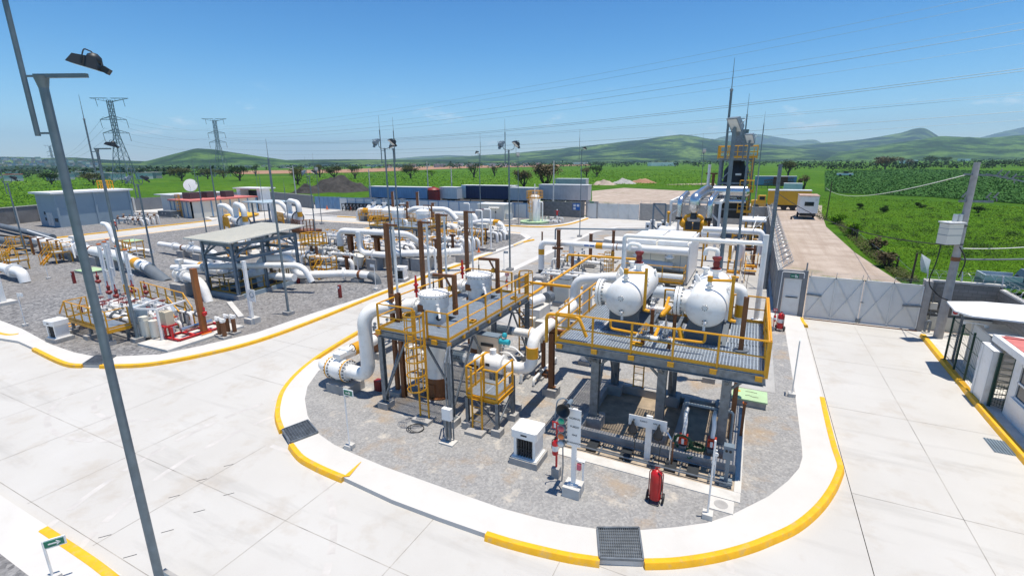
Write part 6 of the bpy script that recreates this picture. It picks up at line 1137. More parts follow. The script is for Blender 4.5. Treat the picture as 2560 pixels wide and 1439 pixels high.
for yy in(79.0,80.2):
 for zz in(.3,1.5):m.bar((-80.5,yy,zz),(-63.5,yy,zz),.12)
 for i in range(18):m.bar((-80.5+i,yy,0),(-80.5+i,yy,1.6),.12);m.bar((-80.5+i,yy,.3),(-79.5+i if i<17 else-63.5,yy,1.5),.09)
for i in range(9):m.bar((-80.5+2*i,79,1.5),(-80.5+2*i,80.2,1.5),.1)
solo('steel_rack','black lattice steel rack lying before the panel wall','rack',m,'black')
def cone():
 T=thing('traffic_cone','orange traffic cone at the end of the black steel rack','traffic cone',(0,0,0),'orange traffic cones');part(T,'cone',MB().lathe((0,0,.04),(0,0,1),[(0,.2),(.7,.05),(.75,.04)],14),'orange');part(T,'base',MB().box(-.28,-.28,0,.28,.28,.05),'orange');return T
c1=cone();q=G(877,525);c1.location=(q.x,q.y,0);c1.scale=(1.1,)*3;q=G(818,523);dup(c1,(q.x,q.y,0),0,'orange traffic cone before the blue grey gate',sc=1.1);q=G(1197,630);dup(c1,(q.x,q.y,0),0,'orange cone beside the right tip of the centre yard',sc=.7)
T=thing('block_wall','rough grey block wall with pale coping behind the big blue grey building','wall',(-118,50,0));part(T,'wall',MB().add([(-112.4,20,RZ),(-125.5,61,RZ),(-125.5,61,2.9),(-112.4,20,2.9),(-112.6,20,RZ),(-125.7,61,RZ),(-125.7,61,2.9),(-112.6,20,2.9)],[(0,1,2,3),(7,6,5,4),(3,2,6,7)]),mat('rough_grey_wall',(.22,.21,.20),.95,var=.2,scale=.6,dirt=(.10,.10,.10),dirt_amt=.8,dscale=.45));m=MB()
for i in range(12):t=i/11;m.box(-112.4-13.1*t-.2,20+41*t-.2,RZ,-112.4-13.1*t+.25,20+41*t+.2,3.0)
m.bar((-112.5,20,2.98),(-125.6,61,2.98),.35,.12);part(T,'piers',m,'concl')
T=thing('block_wall','dark block wall running behind the red roofed building to the panel gate','wall',(-105,89,0));part(T,'wall',MB().bar((-126,92,1.3),(-92,81.6,1.3),.2,2.9),'boardwall');part(T,'coping',MB().bar((-126,92,2.8),(-92,81.6,2.8),.3,.1),'conc');part(T,'far_side',MB().bar((-125.6,61,1.3),(-126,92,1.3),.2,2.9),'boardwall')
# ================================================================ buildings of the left yard
M['bluewall']=mat('blue_grey_render',(.30,.375,.42),.7,var=.05,scale=.3,dirt=(.2,.27,.33),dirt_amt=.4,dscale=.5)
A,Bc,Cc,Dc=V((-110.2,39.0,0)),V((-103.6,39.1,0)),V((-104.2,50.2,0)),V((-110.8,50.2,0));h=5.5
T=thing('control_building','large blue grey windowless building with a thin white sloping roof','building',(-114,47,0));part(T,'wall',MB().prism([(p.x,p.y)for p in(A,Bc,Cc,Dc)],0,h),'bluewall')
c=(A+Cc)/2;rf=part(T,'roof',MB().prism([tuple((c+(p-c)*1.12).xy)for p in(A,Bc,Cc,Dc)],h,h+.28),'white');m=MB()
for t in(0,.5,1.):p=Bc.lerp(Cc,t);m.bar((p.x,p.y,0),(p.x,p.y,h),.3)
part(T,'pilasters',m,'bluewall')
du=(Bc-A).normalized()
for s0,s1,z0,z1,nm,mm in((2.6,3.5,0,2.4,'door','lamp'),(3.6,4.5,0,2.4,'door','lamp'),(1.8,2.2,2.,2.5,'vent_louvre','dark'),(1.8,2.2,1.0,1.5,'vent_louvre','dark'),(5.0,6.0,.9,1.5,'vent_louvre','dark')):
 p,q=A+du*s0,A+du*s1;n=V((du.y,-du.x,0));part(T,nm,MB().bar(p+n*.03+V((0,0,(z0+z1)/2)),q+n*.03+V((0,0,(z0+z1)/2)),.05,z1-z0),mm)
part(T,'roof_hatch_rail',rails(MB(),[(-109.5,48,h+.28),(-107.5,48,h+.28),(-107.5,49.5,h+.28),(-109.5,49.5,h+.28)],1.5,.8,.06,0,closed=True),'yellow')
T=thing('red_roof_building','low cream cabin building with red roof, yellow wall ladder and roof units','building',(-105,67,0));pts=[(-96.4,57.4),(-105,76.5),(-125,70),(-117.5,52)];hh=3.15
pts=[(-96.4,56.5),(-95.8,69.8),(-104.0,70.0),(-104.3,57.2)]
part(T,'wall',MB().prism(pts,0,hh),'cream');cx=sum(p[0]for p in pts)/4;cy=sum(p[1]for p in pts)/4
part(T,'roof',MB().prism([(cx+(p[0]-cx)*1.06,cy+(p[1]-cy)*1.06)for p in pts],hh,hh+.25),'redroof')
m=MB();P0,P1_,P3=V((*pts[0],0)),V((*pts[1],0)),V((*pts[3],0))
for a,b_,n in((P0,P1_,7),(P3,P0,5)):
 for i in range(n+1):p=a.lerp(b_,i/n);m.bar((p.x,p.y,0),(p.x,p.y,hh),.22)
part(T,'pilasters',m,'tblue');n_=V((P1_.y-P0.y,-(P1_.x-P0.x),0)).normalized()
for t0,t1 in((.36,.5),(.55,.72)):
 p,q=P0.lerp(P1_,t0)+n_*.04,P0.lerp(P1_,t1)+n_*.04;part(T,'window',MB().bar(p+V((0,0,1.7)),q+V((0,0,1.7)),.05,1.3),'lamp')
p=P3.lerp(P0,.55);n2=V((P0.y-P3.y,-(P0.x-P3.x),0)).normalized();pp=p+n2*.25;cage_ladder(T,(pp.x,pp.y),(n2.x,n2.y),0,hh+.3,1.4)
for(bx,by,s,lab)in((-101.5,60,1.2,''),(-101.2,63.2,1.0,''),(-99.5,66,.9,'')):part(T,'roof_unit',MB().box(bx-s,by-s,hh+.25,bx+s,by+s,hh+1.5).box(bx-s*.9,by-s-.03,hh+.5,bx+s*.9,by-s-.004,hh+1.3),mat('brown_roof_unit',(.09,.07,.07),.6)if 'brown_roof_unit' not in bpy.data.materials else bpy.data.materials['brown_roof_unit'])
T=thing('satellite_dish','round white satellite dish on the red roof','satellite dish',(-99.2,64.2,hh+.25));part(T,'dish',MB().lathe((-102.4,60.6,hh+2.8),(.8,-.8,.35),[(.25,1.25),(.08,.8),(0,.3),(-.02,.001)],22).lathe((-102.4,60.6,hh+2.76),(.8,-.8,.35),[(-.06,.001),(-.04,.3),(.04,.8),(.22,1.26),(.25,1.25)],22),'white');part(T,'mast',MB().cyl((-102.6,60.8,hh+.25),(-102.6,60.8,hh+2.7),.1,n=8),'galv');part(T,'feed_arm',MB().bar((-102.4,60.6,hh+2.0),(-101.5,59.7,hh+3.1),.05),'galv')
q=G(600,480);T=thing('roof_shelter','open white roofed shelter behind the red roof building','shelter',(-118,76,0));part(T,'roof',MB().box(-105.5,71.5,4.7,-96.5,75.5,4.95),'white');part(T,'posts',MB().box(-105,72,0,-103.8,74.5,4.7).box(-98.2,72,0,-97.2,74.5,4.7),'white');part(T,'dark_back',MB().box(-103.8,74,0,-98.2,74.5,4.3),'dark')
T=thing('roof_sheet_shelter','long pale blue grey low roof behind the red roofed cabin','shelter',(-120,66,0));part(T,'roof',MB().prism([(-113,59),(-106.5,58.6),(-105.5,70),(-112.5,71)],3.9,4.1),'gate');part(T,'wall',MB().prism([(-112.5,60),(-107,59.6),(-106,69.5),(-112,70.2)],0,3.9),'gate')
T=thing('genset','low dark grey generator box on the stones before the red roofed cabin','generator',(-93,53,0));q=G(412,545);part(T,'body',MB().box(q.x-2.0,q.y,.15,q.x+2.2,q.y+2,1.35),'pipegrey');part(T,'skid',MB().box(q.x-2.3,q.y-.2,0,q.x+2.5,q.y+2.2,.15),'concl');part(T,'exhaust',MB().tube([(q.x+2.2,q.y+.6,.5),(q.x+3.4,q.y+.6,.6),(q.x+3.6,q.y+.6,.1)],.12,8,.2),'galv');part(T,'caps',MB().cyl((q.x-.5,q.y-.02,.9),(q.x-.5,q.y-.06,.9),.12,n=8).cyl((q.x+.6,q.y-.02,.9),(q.x+.6,q.y-.06,.9),.12,n=8),'lamp')
def person(x,y,hd):
 T=thing('person','person in dark trousers and red orange jacket walking along the far inner road','person',(x,y,RZ));sk=bpy.data.meshes.new('body');
 J=[(0,0,.98),(0,0,1.22),(0,0,1.45),(0,0,1.54),(0,0,1.68),(-.10,.0,.92),(-.12,-.16,.5),(-.12,-.12,.07),(-.12,-.26,.04),(.10,0,.92),(.12,.2,.5),(.12,.34,.12),(.12,.24,.04),(-.19,0,1.42),(-.25,.1,1.15),(-.22,-.08,.92),(.19,0,1.42),(.25,-.1,1.15),(.22,-.28,1.0)]
 E_=[(0,1),(1,2),(2,3),(3,4),(0,5),(5,6),(6,7),(7,8),(0,9),(9,10),(10,11),(11,12),(2,13),(13,14),(14,15),(2,16),(16,17),(17,18)]
 R_=[.14,.13,.14,.06,.10,.10,.075,.05,.045,.10,.075,.05,.045,.07,.05,.04,.07,.05,.04]
 b=MB()
 for a,c in E_:b.cyl(V(J[a])+V((x,y,RZ)),V(J[c])+V((x,y,RZ)),R_[a],R_[c],10);
 me=bpy.data.meshes.new('body');me.from_pydata(J,E_,[]);o=bpy.data.objects.new('body',me);COL.objects.link(o);o.parent=T
 md=o.modifiers.new('skin','SKIN');
 if not me.skin_vertices:bpy.context.view_layer.objects.active=o
 for i,sv in enumerate(me.skin_vertices[0].data):sv.radius=(R_[i],R_[i]);sv.use_root=(i==0)
 o.modifiers.new('sub','SUBSURF').render_levels=1;M['navy']=mat('navy_cloth',(.03,.04,.09),.8);me.materials.append(M['navy'])
 OFF[o.name]=OFF[T.name]
 part(T,'jacket',MB().lathe((x,y,RZ+.95),(0,0,1),[(0,.17),(.2,.17),(.42,.2),(.52,.15),(.56,.08)],14),mat('red_jacket',(.45,.05,.02),.8));part(T,'vest_stripe',MB().lathe((x,y,RZ+1.15),(0,0,1),[(0,.178),(.07,.182)],14),'wtext');part(T,'helmet',MB().sph((x,y,RZ+1.72),.125,10,(1,1.1,.8)),'wtext');T.rotation_euler=(0,0,hd);T.location=(x,y,RZ);return T
q=G(292,581,RZ);T=person(0,0,1.0);T.location=(q.x,q.y,RZ*0)
for ch in T.children:
 if ch.name!='body':pass
 # ================================================================ pipelines of the left yard
def pblock(T,x,y,top,s=.9):return part(T,'support_block',MB().box(x-s/2,y-s/2,-.02,x+s/2,y+s/2,top),'conc')
def run(name,label,pts,r,bend,bands=(),blocks=(),flanges=(),valves=(),cat='pipe',end=None,m='white',wm='galv',clamps=(),group=None):
 c=V(pts[len(pts)//2]);T=thing(name,label,cat,(c.x,c.y,0),group);part(T,'pipe_run',MB().tube(pts,r,16,bend,7),m)
 for a,b_ in bands:part(T,'yellow_band',MB().cyl(a,b_,r*1.03,n=16),'yellow')
 for x,y,t,s in blocks:pblock(T,x,y,t,s)
 for c_,ax in flanges:f=MB();flange(f,c_,ax,r*1.6,r*.28,16);part(T,'flange',f,'white')
 for c_,ax in valves:valve(T,c_,ax,r*.92,'white',wm,r*1.2)
 for c_,ax in clamps:d=V(ax).normalized();part(T,'clamp',MB().cyl(V(c_)-d*.12,V(c_)+d*.12,r*1.1,n=14),'brown')
 if end:part(T,'buried_end',MB().tube(end,r*1.03,16,bend),'pipegrey')
 return T
Z=1.35;T=run('main_pipeline','very thick white pipeline running along the left yard and diving into the stones',[(-77,26.4,Z),(-55.5,24.9,Z),(-49.4,24.3,.75)],.52,1.5,bands=[((-52.3,24.58,1.02),(-51.4,24.5,.94))],blocks=[(-73,26.1,.9,1.3),(-70,25.9,.9,1.3),(-66,25.6,.9,1.2),(-60.5,25.2,.9,1.2),(-57,25,.9,1.3)],end=[(-50.2,24.38,.83),(-46.4,24.0,-.35)],flanges=[((-64.6,25.54,Z),(1,-.07,0)),((-66.3,25.66,Z),(1,-.07,0))],clamps=[((-61.6,25.3,Z),(1,-.07,0)),((-58.4,25.1,Z),(1,-.07,0))])
part(T,'valve_body',MB().sph((-65.4,25.6,Z),.8,14).cyl((-65.4,25.6,Z+.6),(-65.4,25.6,Z+1.2),.3,n=12).box(-65.9,25.2,Z+1.1,-64.9,26,Z+1.35),'white')
for xx in(-76.5,-74.5,-72.6,-70.4,-68.4):part(T,'brown_stanchion',MB().bar((xx,25.0,0),(xx,25.0,2.1),.16).bar((xx,25.0,2.02),(xx,25.6,2.02),.14),'brown')
def mini_platform(label,x,y,z,sx,sy,seed=0,steps=True,m='yellow'):
 T=thing('access_platform',label,'platform',(x,y,0),'small yellow access platforms');part(T,'handrail',rails(MB(),[(x-sx/2,y+sy/2,z),(x-sx/2,y-sy/2,z),(x+sx/2,y-sy/2,z),(x+sx/2,y+sy/2,z)],1.05,.7,.035,.12),'yellow')
 part(T,'deck',MB().box(x-sx/2,y-sy/2,z-.06,x+sx/2,y+sy/2,z),'deck');l=MB()
 for a in(-1,1):
  for b_ in(-1,1):l.bar((x+a*sx*.46,y+b_*sy*.46,0),(x+a*sx*.46,y+b_*sy*.46,z),.1)
 part(T,'legs',l,'yellow')
 if steps:
  s=MB()
  for a in(-.3,.3):s.bar((x+sx*.2+a,y-sy/2-.9*z,.05),(x+sx*.2+a,y-sy/2,z),.08,.14);s.bar((x+sx*.2+a,y-sy/2-.9*z,.95),(x+sx*.2+a,y-sy/2,z+.95),.05);s.bar((x+sx*.2+a,y-sy/2-.85*z,0),(x+sx*.2+a,y-sy/2-.85*z,.95),.05)
  for k in range(1,4):s.box(x+sx*.2-.3,y-sy/2-.9*z*(1-k/4)-.1,z*k/4-.03,x+sx*.2+.3,y-sy/2-.9*z*(1-k/4)+.1,z*k/4)
  part(T,'stair',s,'yellow')
 return T
mini_platform('yellow access platform at the far left end of the thick white pipeline',-76.6,24.6,1.0,1.6,1.6);mini_platform('yellow access platform around the big valve of the thick pipeline',-66.3,24.2,1.1,2.2,1.5);mini_platform('yellow platform behind the thick pipeline middle',-61.3,28.6,.9,2.6,1.4,steps=False)
run('grey_pipe','fat dark grey pipe lying left of the thick pipeline before the blue building',[(-112,33.5,.8),(-86,30.5,.8),(-83.5,30.3,.8)],.42,.5,m='pipegrey');run('grey_pipe','dark grey pipe at the extreme left of the stones',[(-95,25.6,.9),(-78,26.3,.9)],.5,.5,m='pipegrey')
run('hook_pipe','white pipe rising in a hook beside the leaning lamp pole before the blue building',[(-72.5,31.4,3.0),(-70.8,31.2,3.0),(-70.2,31.2,.9),(-64.5,30.2,.6),(-60,30,.6)],.26,.7)
run('thin_line','long thin white line above the thick pipeline',[(-77.6,26,2.6),(-64,24.6,2.0),(-63.6,24.5,.6)],.07,.2)
Y1=31.0;run('yard_pipe','white pipe row with yellow railings curving down behind the thin pole',[(-62,32.0,1.05),(-52.5,31.3,1.05),(-50.3,31.1,1.0),(-49.7,31.0,-.3)],.29,1.0,blocks=[(-56.7,31.6,.75,1.1),(-53.2,31.3,.7,1.2)],valves=[((-54.8,31.45,1.05),(1,-.06,0))],flanges=[((-58.5,31.75,1.05),(1,-.06,0))],clamps=[((-56.8,31.6,1.05),(1,0,0))])
run('yard_pipe','second white valve row curving down in front of the far road',[(-57,36.6,1.1),(-48.8,35.6,1.1),(-46.6,35.4,1.0),(-46.2,35.3,-.3)],.3,1.0,blocks=[(-48.2,35.6,.7,1.1),(-53,36.2,.7,1.1)],valves=[((-54.6,36.3,1.1),(1,-.1,0)),((-51.6,36.0,1.1),(1,-.1,0))],flanges=[((-49.7,35.7,1.1),(1,-.1,0))]);mini_platform('small yellow stair platform at the second valve row',-52.0,34.6,.8,2.2,1.0)
run('yard_pipe','short white elbow pipe left of the canopy roof',[(-54.2,40.6,-.2),(-53.8,40.5,.9),(-49.5,39.6,.9),(-46,39.4,.9)],.27,.8,valves=[((-50.8,39.8,.9),(1,-.2,0))])
run('yard_pipe','white pipe with yellow band and flanged valve left of the canopy',[(-50.6,27.1,-.3),(-49.6,27.2,.85),(-45.5,27.0,.85),(-43.5,27.0,.85),(-38.5,28.0,.75)],.27,.8,bands=[((-46.4,27.04,.85),(-45.9,27.02,.85))],valves=[((-44.5,27,.85),(1,0,0))],flanges=[((-43.2,27.1,.85),(1,.1,0))])
run('yard_pipe','curved white pipe with flanged valve and yellow band in front of the canopy rear',[(-45.6,24.3,-.3),(-44.8,24.6,.95),(-42.6,25.3,1.1),(-39.2,25.7,1.0),(-33,26.5,1.0)],.31,1.0,bands=[((-38.6,25.78,1.0),(-38.0,25.86,1.0))],valves=[((-40.3,25.6,1.05),(1,.1,0))])
T=run('yard_pipe','white pipe on a big cube block ending in a downward bend at the canopy corner',[(-41.6,22.3,1.5),(-41.0,22.15,1.5),(-36.9,21.4,1.4),(-36.2,21.3,-.1)],.31,1.1,blocks=[(-40.0,21.9,.95,1.5)],flanges=[((-40.9,22.1,1.5),(1,-.15,0)),((-39.6,21.9,1.47),(1,-.15,0))]);part(T,'flow_meter',MB().box(-40.6,21.6,1.9,-39.8,22.3,2.05).cyl((-40.2,21.9,1.9),(-40.2,21.9,2.6),.1,n=8).box(-40.45,21.7,2.5,-39.95,22.1,2.8),'white')
run('yard_pipe','straight white pipe passing through the canopy from left to right',[(-43.0,22.8,1.7),(-34,25.3,2.2),(-31.5,26.2,2.2),(-30.9,26.4,.9)],.24,.9,flanges=[((-40.0,23.6,1.86),(1,.27,.05))])
A0=G(655,715);A0=(A0.x,A0.y);T=run('yard_pipe','large white pipe arching behind the canopy and bending down with a yellow band',[(*A0,0),(*A0,2.3),(-34.9,28.0,2.3),(-34.86,28.06,.7),(-30.9,30.6,.7),(-29.0,30.9,.65)],.33,.9,bands=[((-34.87,28.04,1.35),(-34.86,28.05,1.75))],blocks=[(-34.2,28.7,.35,.9),(-30.3,30.7,.3,.8)],clamps=[((-33.9,28.7,.7),(1,.65,0)),((-30.0,30.75,.67),(1,.15,0))],flanges=[((-31.4,30.3,.7),(1,.65,0))],end=[(-29.1,30.9,.65),(-28.4,30.9,.55),(-28.2,30.9,-.1)])
q0=G(745,668,.8);q1=G(800,670,.8);q2=G(905,690,.8);q3=G(935,705,.3)
mini_platform('small yellow stair platform over the lettered pipe right of the canopy',*G(812,690).xy,.8,2.0,1.2)
ca,cb2,cc2,cd=(-38.05,22.6),(-34.5,22.6),(-34.9,28.6),(-38.4,28.5)
T=thing('pit_canopy','pale sheet roofed canopy on dark blue grey steel columns over a railed pit','canopy',(-36.6,25.6,0));zc=4.3
for(x,y)in(ca,cb2,cc2,cd,(-34.75,25.3),(-38.2,25.4)):part(T,'column',MB().ibeam((x,y,.3),(x,y,zc),.2,.2,.03,(0,1,0)),'grey');footing(T,x,y,.5,.5,.34)
m=MB();cor=[ca,cb2,cc2,cd]
for i in range(4):
 a,b_=V((*cor[i],0)),V((*cor[(i+1)%4],0))
 for zz in(zc-.15,zc-1.25):m.ibeam(a+V((0,0,zz)),b_+V((0,0,zz)),.16,.24)
 for t in(.0,1.):p=a.lerp(b_,t);q=a.lerp(b_,.28 if t==0 else .72);m.bar(p+V((0,0,zc-1.1)),q+V((0,0,zc-.2)),.12)
part(T,'beams',m,'grey');cc_=V((sum(p[0]for p in cor)/4,sum(p[1]for p in cor)/4,0));ex=[V(p)for p in((-39.7,22.2,0),(-34.0,22.1,0),(-34.4,29.3,0),(-39.9,29.3,0))];zz_=[zc+.1,zc+.1,zc+.5,zc+.5]
r=MB().add([V((p.x,p.y,z))for p,z in zip(ex,zz_)]+[V((p.x,p.y,z+.1))for p,z in zip(ex,zz_)],[(3,2,1,0),(4,5,6,7),(0,1,5,4),(1,2,6,5),(2,3,7,6),(3,0,4,7)]);rf=part(T,'roof',r,'cream');m=MB()
for i in range(26):a=ex[0].lerp(ex[1],(i+.5)/26);b_=ex[3].lerp(ex[2],(i+.5)/26);za=zz_[0]+(zz_[1]-zz_[0])*(i+.5)/26+.115;zb_=zz_[3]+(zz_[2]-zz_[3])*(i+.5)/26+.115;m.bar((a.x,a.y,za),(b_.x,b_.y,zb_),.05,.03)
part(rf,'roof_ribs',m,'cream');
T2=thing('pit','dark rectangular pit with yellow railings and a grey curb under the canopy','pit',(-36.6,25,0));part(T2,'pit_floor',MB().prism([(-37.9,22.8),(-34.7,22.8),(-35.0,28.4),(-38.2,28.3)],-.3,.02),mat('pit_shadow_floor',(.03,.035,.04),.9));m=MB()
for i in range(4):a,b_=V((*cor[i],.16)),V((*cor[(i+1)%4],.16));m.bar(a,b_,.25,.36)
part(T2,'curb',m,'bluewall');part(T2,'handrail',rails(MB(),[V((*p,.34))for p in((-37.9,22.7),(-34.6,22.7),(-35.0,28.5),(-38.3,28.4))],1.05,1.2,.035,.14,closed=True),mat('dull_yellow',(.34,.20,.03),.6));part(T2,'rusty_valve',MB().bar((-35.5,26.5,0),(-35.5,26.5,1.3),.1).cb((-35.5,26.5,1.0),.5,.1,.1).ring((-35.5,26.5,1.35),(0,0,1),.25,.04,12,5),'brown')
T=thing('white_sign_mast','white square post with small round notice plate at the canopy front','sign post',(-33.6,20.6,0));q=G(632,806);x,y=q.x,q.y;part(T,'post',MB().box(x-.09,y-.09,0,x+.09,y+.09,4.1),'white');part(T,'footing',MB().box(x-.35,y-.35,0,x+.35,y+.35,.35),'concl');s=part(T,'notice',MB().box(x+.12,y-.1,1.5,x+.75,y-.07,2.3),'white');part(s,'round_mark',MB().ring((x+.44,y-.105,1.95),(0,1,0),.18,.025,14,4),'grey')
for(a,b_,lab,m_,h_)in((746,708,'short red marker post by the yellow kerb right of the canopy','darkred',1.0),(851,744,'pinkish red marker post on the stones near the kerb','darkred',1.0),(187,708,'dark red square marker post in the middle of the left stones','darkred',1.05),(25,660,'small dark red post at the far left platform','darkred',1.0)):
 q=G(a,b_);solo('marker_post',lab,'marker post',MB().box(q.x-.1,q.y-.1,0,q.x+.1,q.y+.1,h_).mat(1).box(q.x-.08,q.y-.115,h_*.75,q.x+.08,q.y-.102,h_*.92),[m_,'wtext'],'dark red marker posts')
for(a,b_,sx,sy,lab)in((228,680,2.4,1.6,'flat pale green concrete lid behind the leaning lamp pole'),(353,676,.9,.7,'small concrete lid by the thin white post'),(330,605,2.6,1.6,'pale green flat lid beside the far valve rows')):
 q=G(a,b_);solo('ground_lid',lab,'manhole lid',MB().box(q.x-sx/2,q.y-sy/2,0,q.x+sx/2,q.y+sy/2,.2).mat(1).box(q.x-sx/2-.02,q.y-sy/2-.02,.2,q.x+sx/2+.02,q.y+sy/2+.02,.25),['conc','ltgreen'],'flat manhole lids on the stones')
q=G(590,775);solo('plank','long pale plank lying on the stones before the canopy','plank',MB().bar((q.x-2.2,q.y+1.0,.06),(q.x+2.0,q.y-1.0,.06),.35,.1),'concl')
q=G(355,670);sign_post(352,675,3.2,'slim white standpipe with flat head in front of the buried pipe end',None)
mini_platform('yellow railed step platform cut by the left picture edge',*G(40,672).xy,.9,2.6,1.4);run('yard_pipe','white flanged pipe at the left picture edge below the yellow step platform',[(-64,18.5,.9),(-60,18.3,.9),(-57.6,18.2,.9),(-57.4,18.2,.0)],.4,.6,flanges=[((-59.3,18.25,.9),(1,0,0))])
q=G(10,760);T=thing('white_stand','white square post on a concrete foot at the left edge','post',(q.x,q.y,0));part(T,'post',MB().box(q.x-.15,q.y-.15,.2,q.x+.15,q.y+.15,3.0),'white');part(T,'footing',MB().box(q.x-.6,q.y-.6,0,q.x+.6,q.y+.6,.22),'concl')
def launcher(px,label,x,y):
 T=thing('pig_launcher',label,'pig launcher',(x,y,0),'white arched pig launchers');z=2.0;d=V((.94,-.34,0));c=V((x,y,z));s=V((.34,.94,0))
 part(T,'barrel',MB().lathe(c-d*4.5,d,[(0,.45),(2.6,.45),(3.4,.72),(6.6,.72),(6.65,.95),(6.9,.95)],24),'white');dr=part(T,'closure_door',MB().lathe(c+d*2.42,d,[(0,.86),(.08,.86),(.14,.6),(.16,.001)],24),'white');part(dr,'door_ring',MB().ring(c+d*2.5,d,.88,.07,24,6),'dark')
 p=c-d*4.4;part(T,'arch_pipe',MB().tube([p+V((-.3,-.1,-2))-s*1.0,p+V((-.3,-.1,2.1))-s*1.0,p+d*2.2+V((0,0,2.1))-s*.6,c-d*1.7+V((0,0,.6))],.36,16,1.0,8),'white');q=c-d*.6;part(T,'arch_pipe',MB().tube([q+V((0,0,.6)),q+V((0,0,2.5)),q+d*4.0+V((0,0,2.3)),q+d*4.0+V((0,0,-2))],.36,16,1.0,8),'white');part(T,'yellow_band',MB().cyl(q+d*4.0+V((0,0,.2)),q+d*4.0+V((0,0,.95)),.37,n=16),'yellow');part(T,'grey_column',MB().bar(q+d*2.9+V((0,0,-2)),q+d*2.9+V((0,0,1.9)),.2),'grey')
 part(T,'side_platform',rails(MB(),[c-d*3.2-s*1.2-V((0,0,.7)),c-d*.4-s*1.2-V((0,0,.7))],1.3,.5,.045,.1).bar(c-d*3.2-s*1.2-V((0,0,2)),c-d*3.2-s*1.2,.16).bar(c-d*.4-s*1.2-V((0,0,2)),c-d*.4-s*1.2,.16),'yellow')
 for t in(-2.5,1.2):p_=c+d*t;part(T,'support_block',MB().box(p_.x-.6,p_.y-.6,0,p_.x+.6,p_.y+.6,1.3),'conc')
 part(T,'front_stand',rails(MB(),[V((x,y,.1))+d*3.4-s*1.4,V((x,y,.1))+d*6.6-s*1.4,V((x,y,.1))+d*6.6+s*.6],1.9,.5,.05,.25).box(x+3.2,y-2.8,0,x+6.4,y-.2,.4),'brown' if 'second' in label else 'galv');return T
q=G(590,590);launcher(0,'first white arched launcher with round grey door, behind the canopy',q.x-.4,q.y+1.0);q=G(730,575);launcher(0,'second white arched launcher with a rusty brown stand, right of the first',q.x-.6,q.y+.8)
T=thing('small_canopy','small dark grey roofed shelter between the two arched launchers','canopy',(-73,55,0));q=G(650,560);part(T,'roof',MB().prism([(q.x-4,q.y),(q.x+3,q.y-1),(q.x+4,q.y+4),(q.x-3,q.y+5)],3.6,3.75),'lamp');part(T,'posts',MB().bar((q.x-2.5,q.y+.8,0),(q.x-2.5,q.y+.8,3.6),.22).bar((q.x+2.5,q.y+.2,0),(q.x+2.5,q.y+.2,3.6),.22),'grey')
solo('yellow_ground_panel','flat yellow panel on the ground behind the first launcher','panel',MB().prism([tuple(G(a,b_).xy)for a,b_ in((560,540),(608,532),(648,537),(600,548))],0,.3),'kerbyellow');skid_pipes('meter_rack','rusty brown and yellow valve rack at the corner of the blue grey building','pipe skid',G(290,560).x,G(290,560).y,G(290,560).x+8,G(290,560).y+3.4,4,31,1.2,r=.11,axis='x',wheels='yellow',bodies='brown');
for k,(a,b_)in enumerate(((270,553),(298,550),(318,549))):q=G(a,b_);vent_column(q.x,q.y,4.4,['left','middle','right'][k]+' one of three brown vent posts before the blue grey building',.22)
T=thing('walkway','yellow railed grey walkway along the front of the metering skid','platform',(-37,16.5,0));z=.95;a0=V((-37.2,13.25,z));a1=V((-32.2,13.1,z));dd=(a1-a0).normalized();ss=V((-dd.y,dd.x,0))
g=MB();n=44
for i in range(n+1):p=a0.lerp(a1,i/n);g.bar(p,p+ss*1.1,.06,.03)
g.bar(a0+ss*.3,a1+ss*.3,.02,.03);g.bar(a0+ss*.8,a1+ss*.8,.02,.03);part(T,'deck_grating',g,'deck');part(T,'frame_beams',MB().bar(a0-V((0,0,.12)),a1-V((0,0,.12)),.1,.2).bar(a0+ss*1.1-V((0,0,.12)),a1+ss*1.1-V((0,0,.12)),.1,.2).bar(a0-V((0,0,.12)),a0+ss*1.1-V((0,0,.12)),.1,.2).bar(a1-V((0,0,.12)),a1+ss*1.1-V((0,0,.12)),.1,.2),'yellow')
part(T,'handrail',rails(MB(),[a0+ss*1.1,a0,a1,a1+ss*1.1],1.07,1.0,.032,.12),'yellow')
for t in(.05,.5,.95):
 for u_ in(.1,1.0):p=a0.lerp(a1,t)+ss*u_;part(T,'leg',MB().bar((p.x,p.y,0),(p.x,p.y,z-.2),.14),'galv');
 p=a0.lerp(a1,t);footing(T,p.x,p.y,.5,.5,.25)
st=MB();
for a in(0,.9):st.bar(a0+ss*a,a0+ss*a-dd*1.0-V((0,0,z-.1)),.08,.16);st.bar(a0+ss*a+V((0,0,1.05)),a0+ss*a-dd*1.0+V((0,0,.15)),.06)
for k in range(3):p=a0-dd*(.25+.27*k)-V((0,0,.25+.25*k));st.bar(p,p+ss*.9,.22,.04)
part(T,'stair',st,'yellow')
T=thing('walkway','second yellow railed walkway at the rear of the metering skid','platform',(-36,19.5,0));b0,b1=V((-38.4,18.1,z)),V((-32.4,17.5,z));dd2=(b1-b0).normalized();ss2=V((-dd2.y,dd2.x,0))
part(T,'deck',MB().bar(b0-ss2*.5,b1-ss2*.5,1.0,.05),'deck');part(T,'handrail',rails(MB(),[b0,b1,b1+dd2*.9-V((0,0,.8))],1.07,1.1,.035,.12),'yellow');part(T,'inner_rail',rails(MB(),[b0-ss2*1.0,b0-ss2*1.0+dd2*2.2],1.07,.8,.032,.12),'yellow');l=MB()
for t in(.05,.5,.95):p=b0.lerp(b1,t);l.bar((p.x,p.y,0),p,.13);l.bar((p.x-ss2.x,p.y-ss2.y,0),p-ss2,.13)
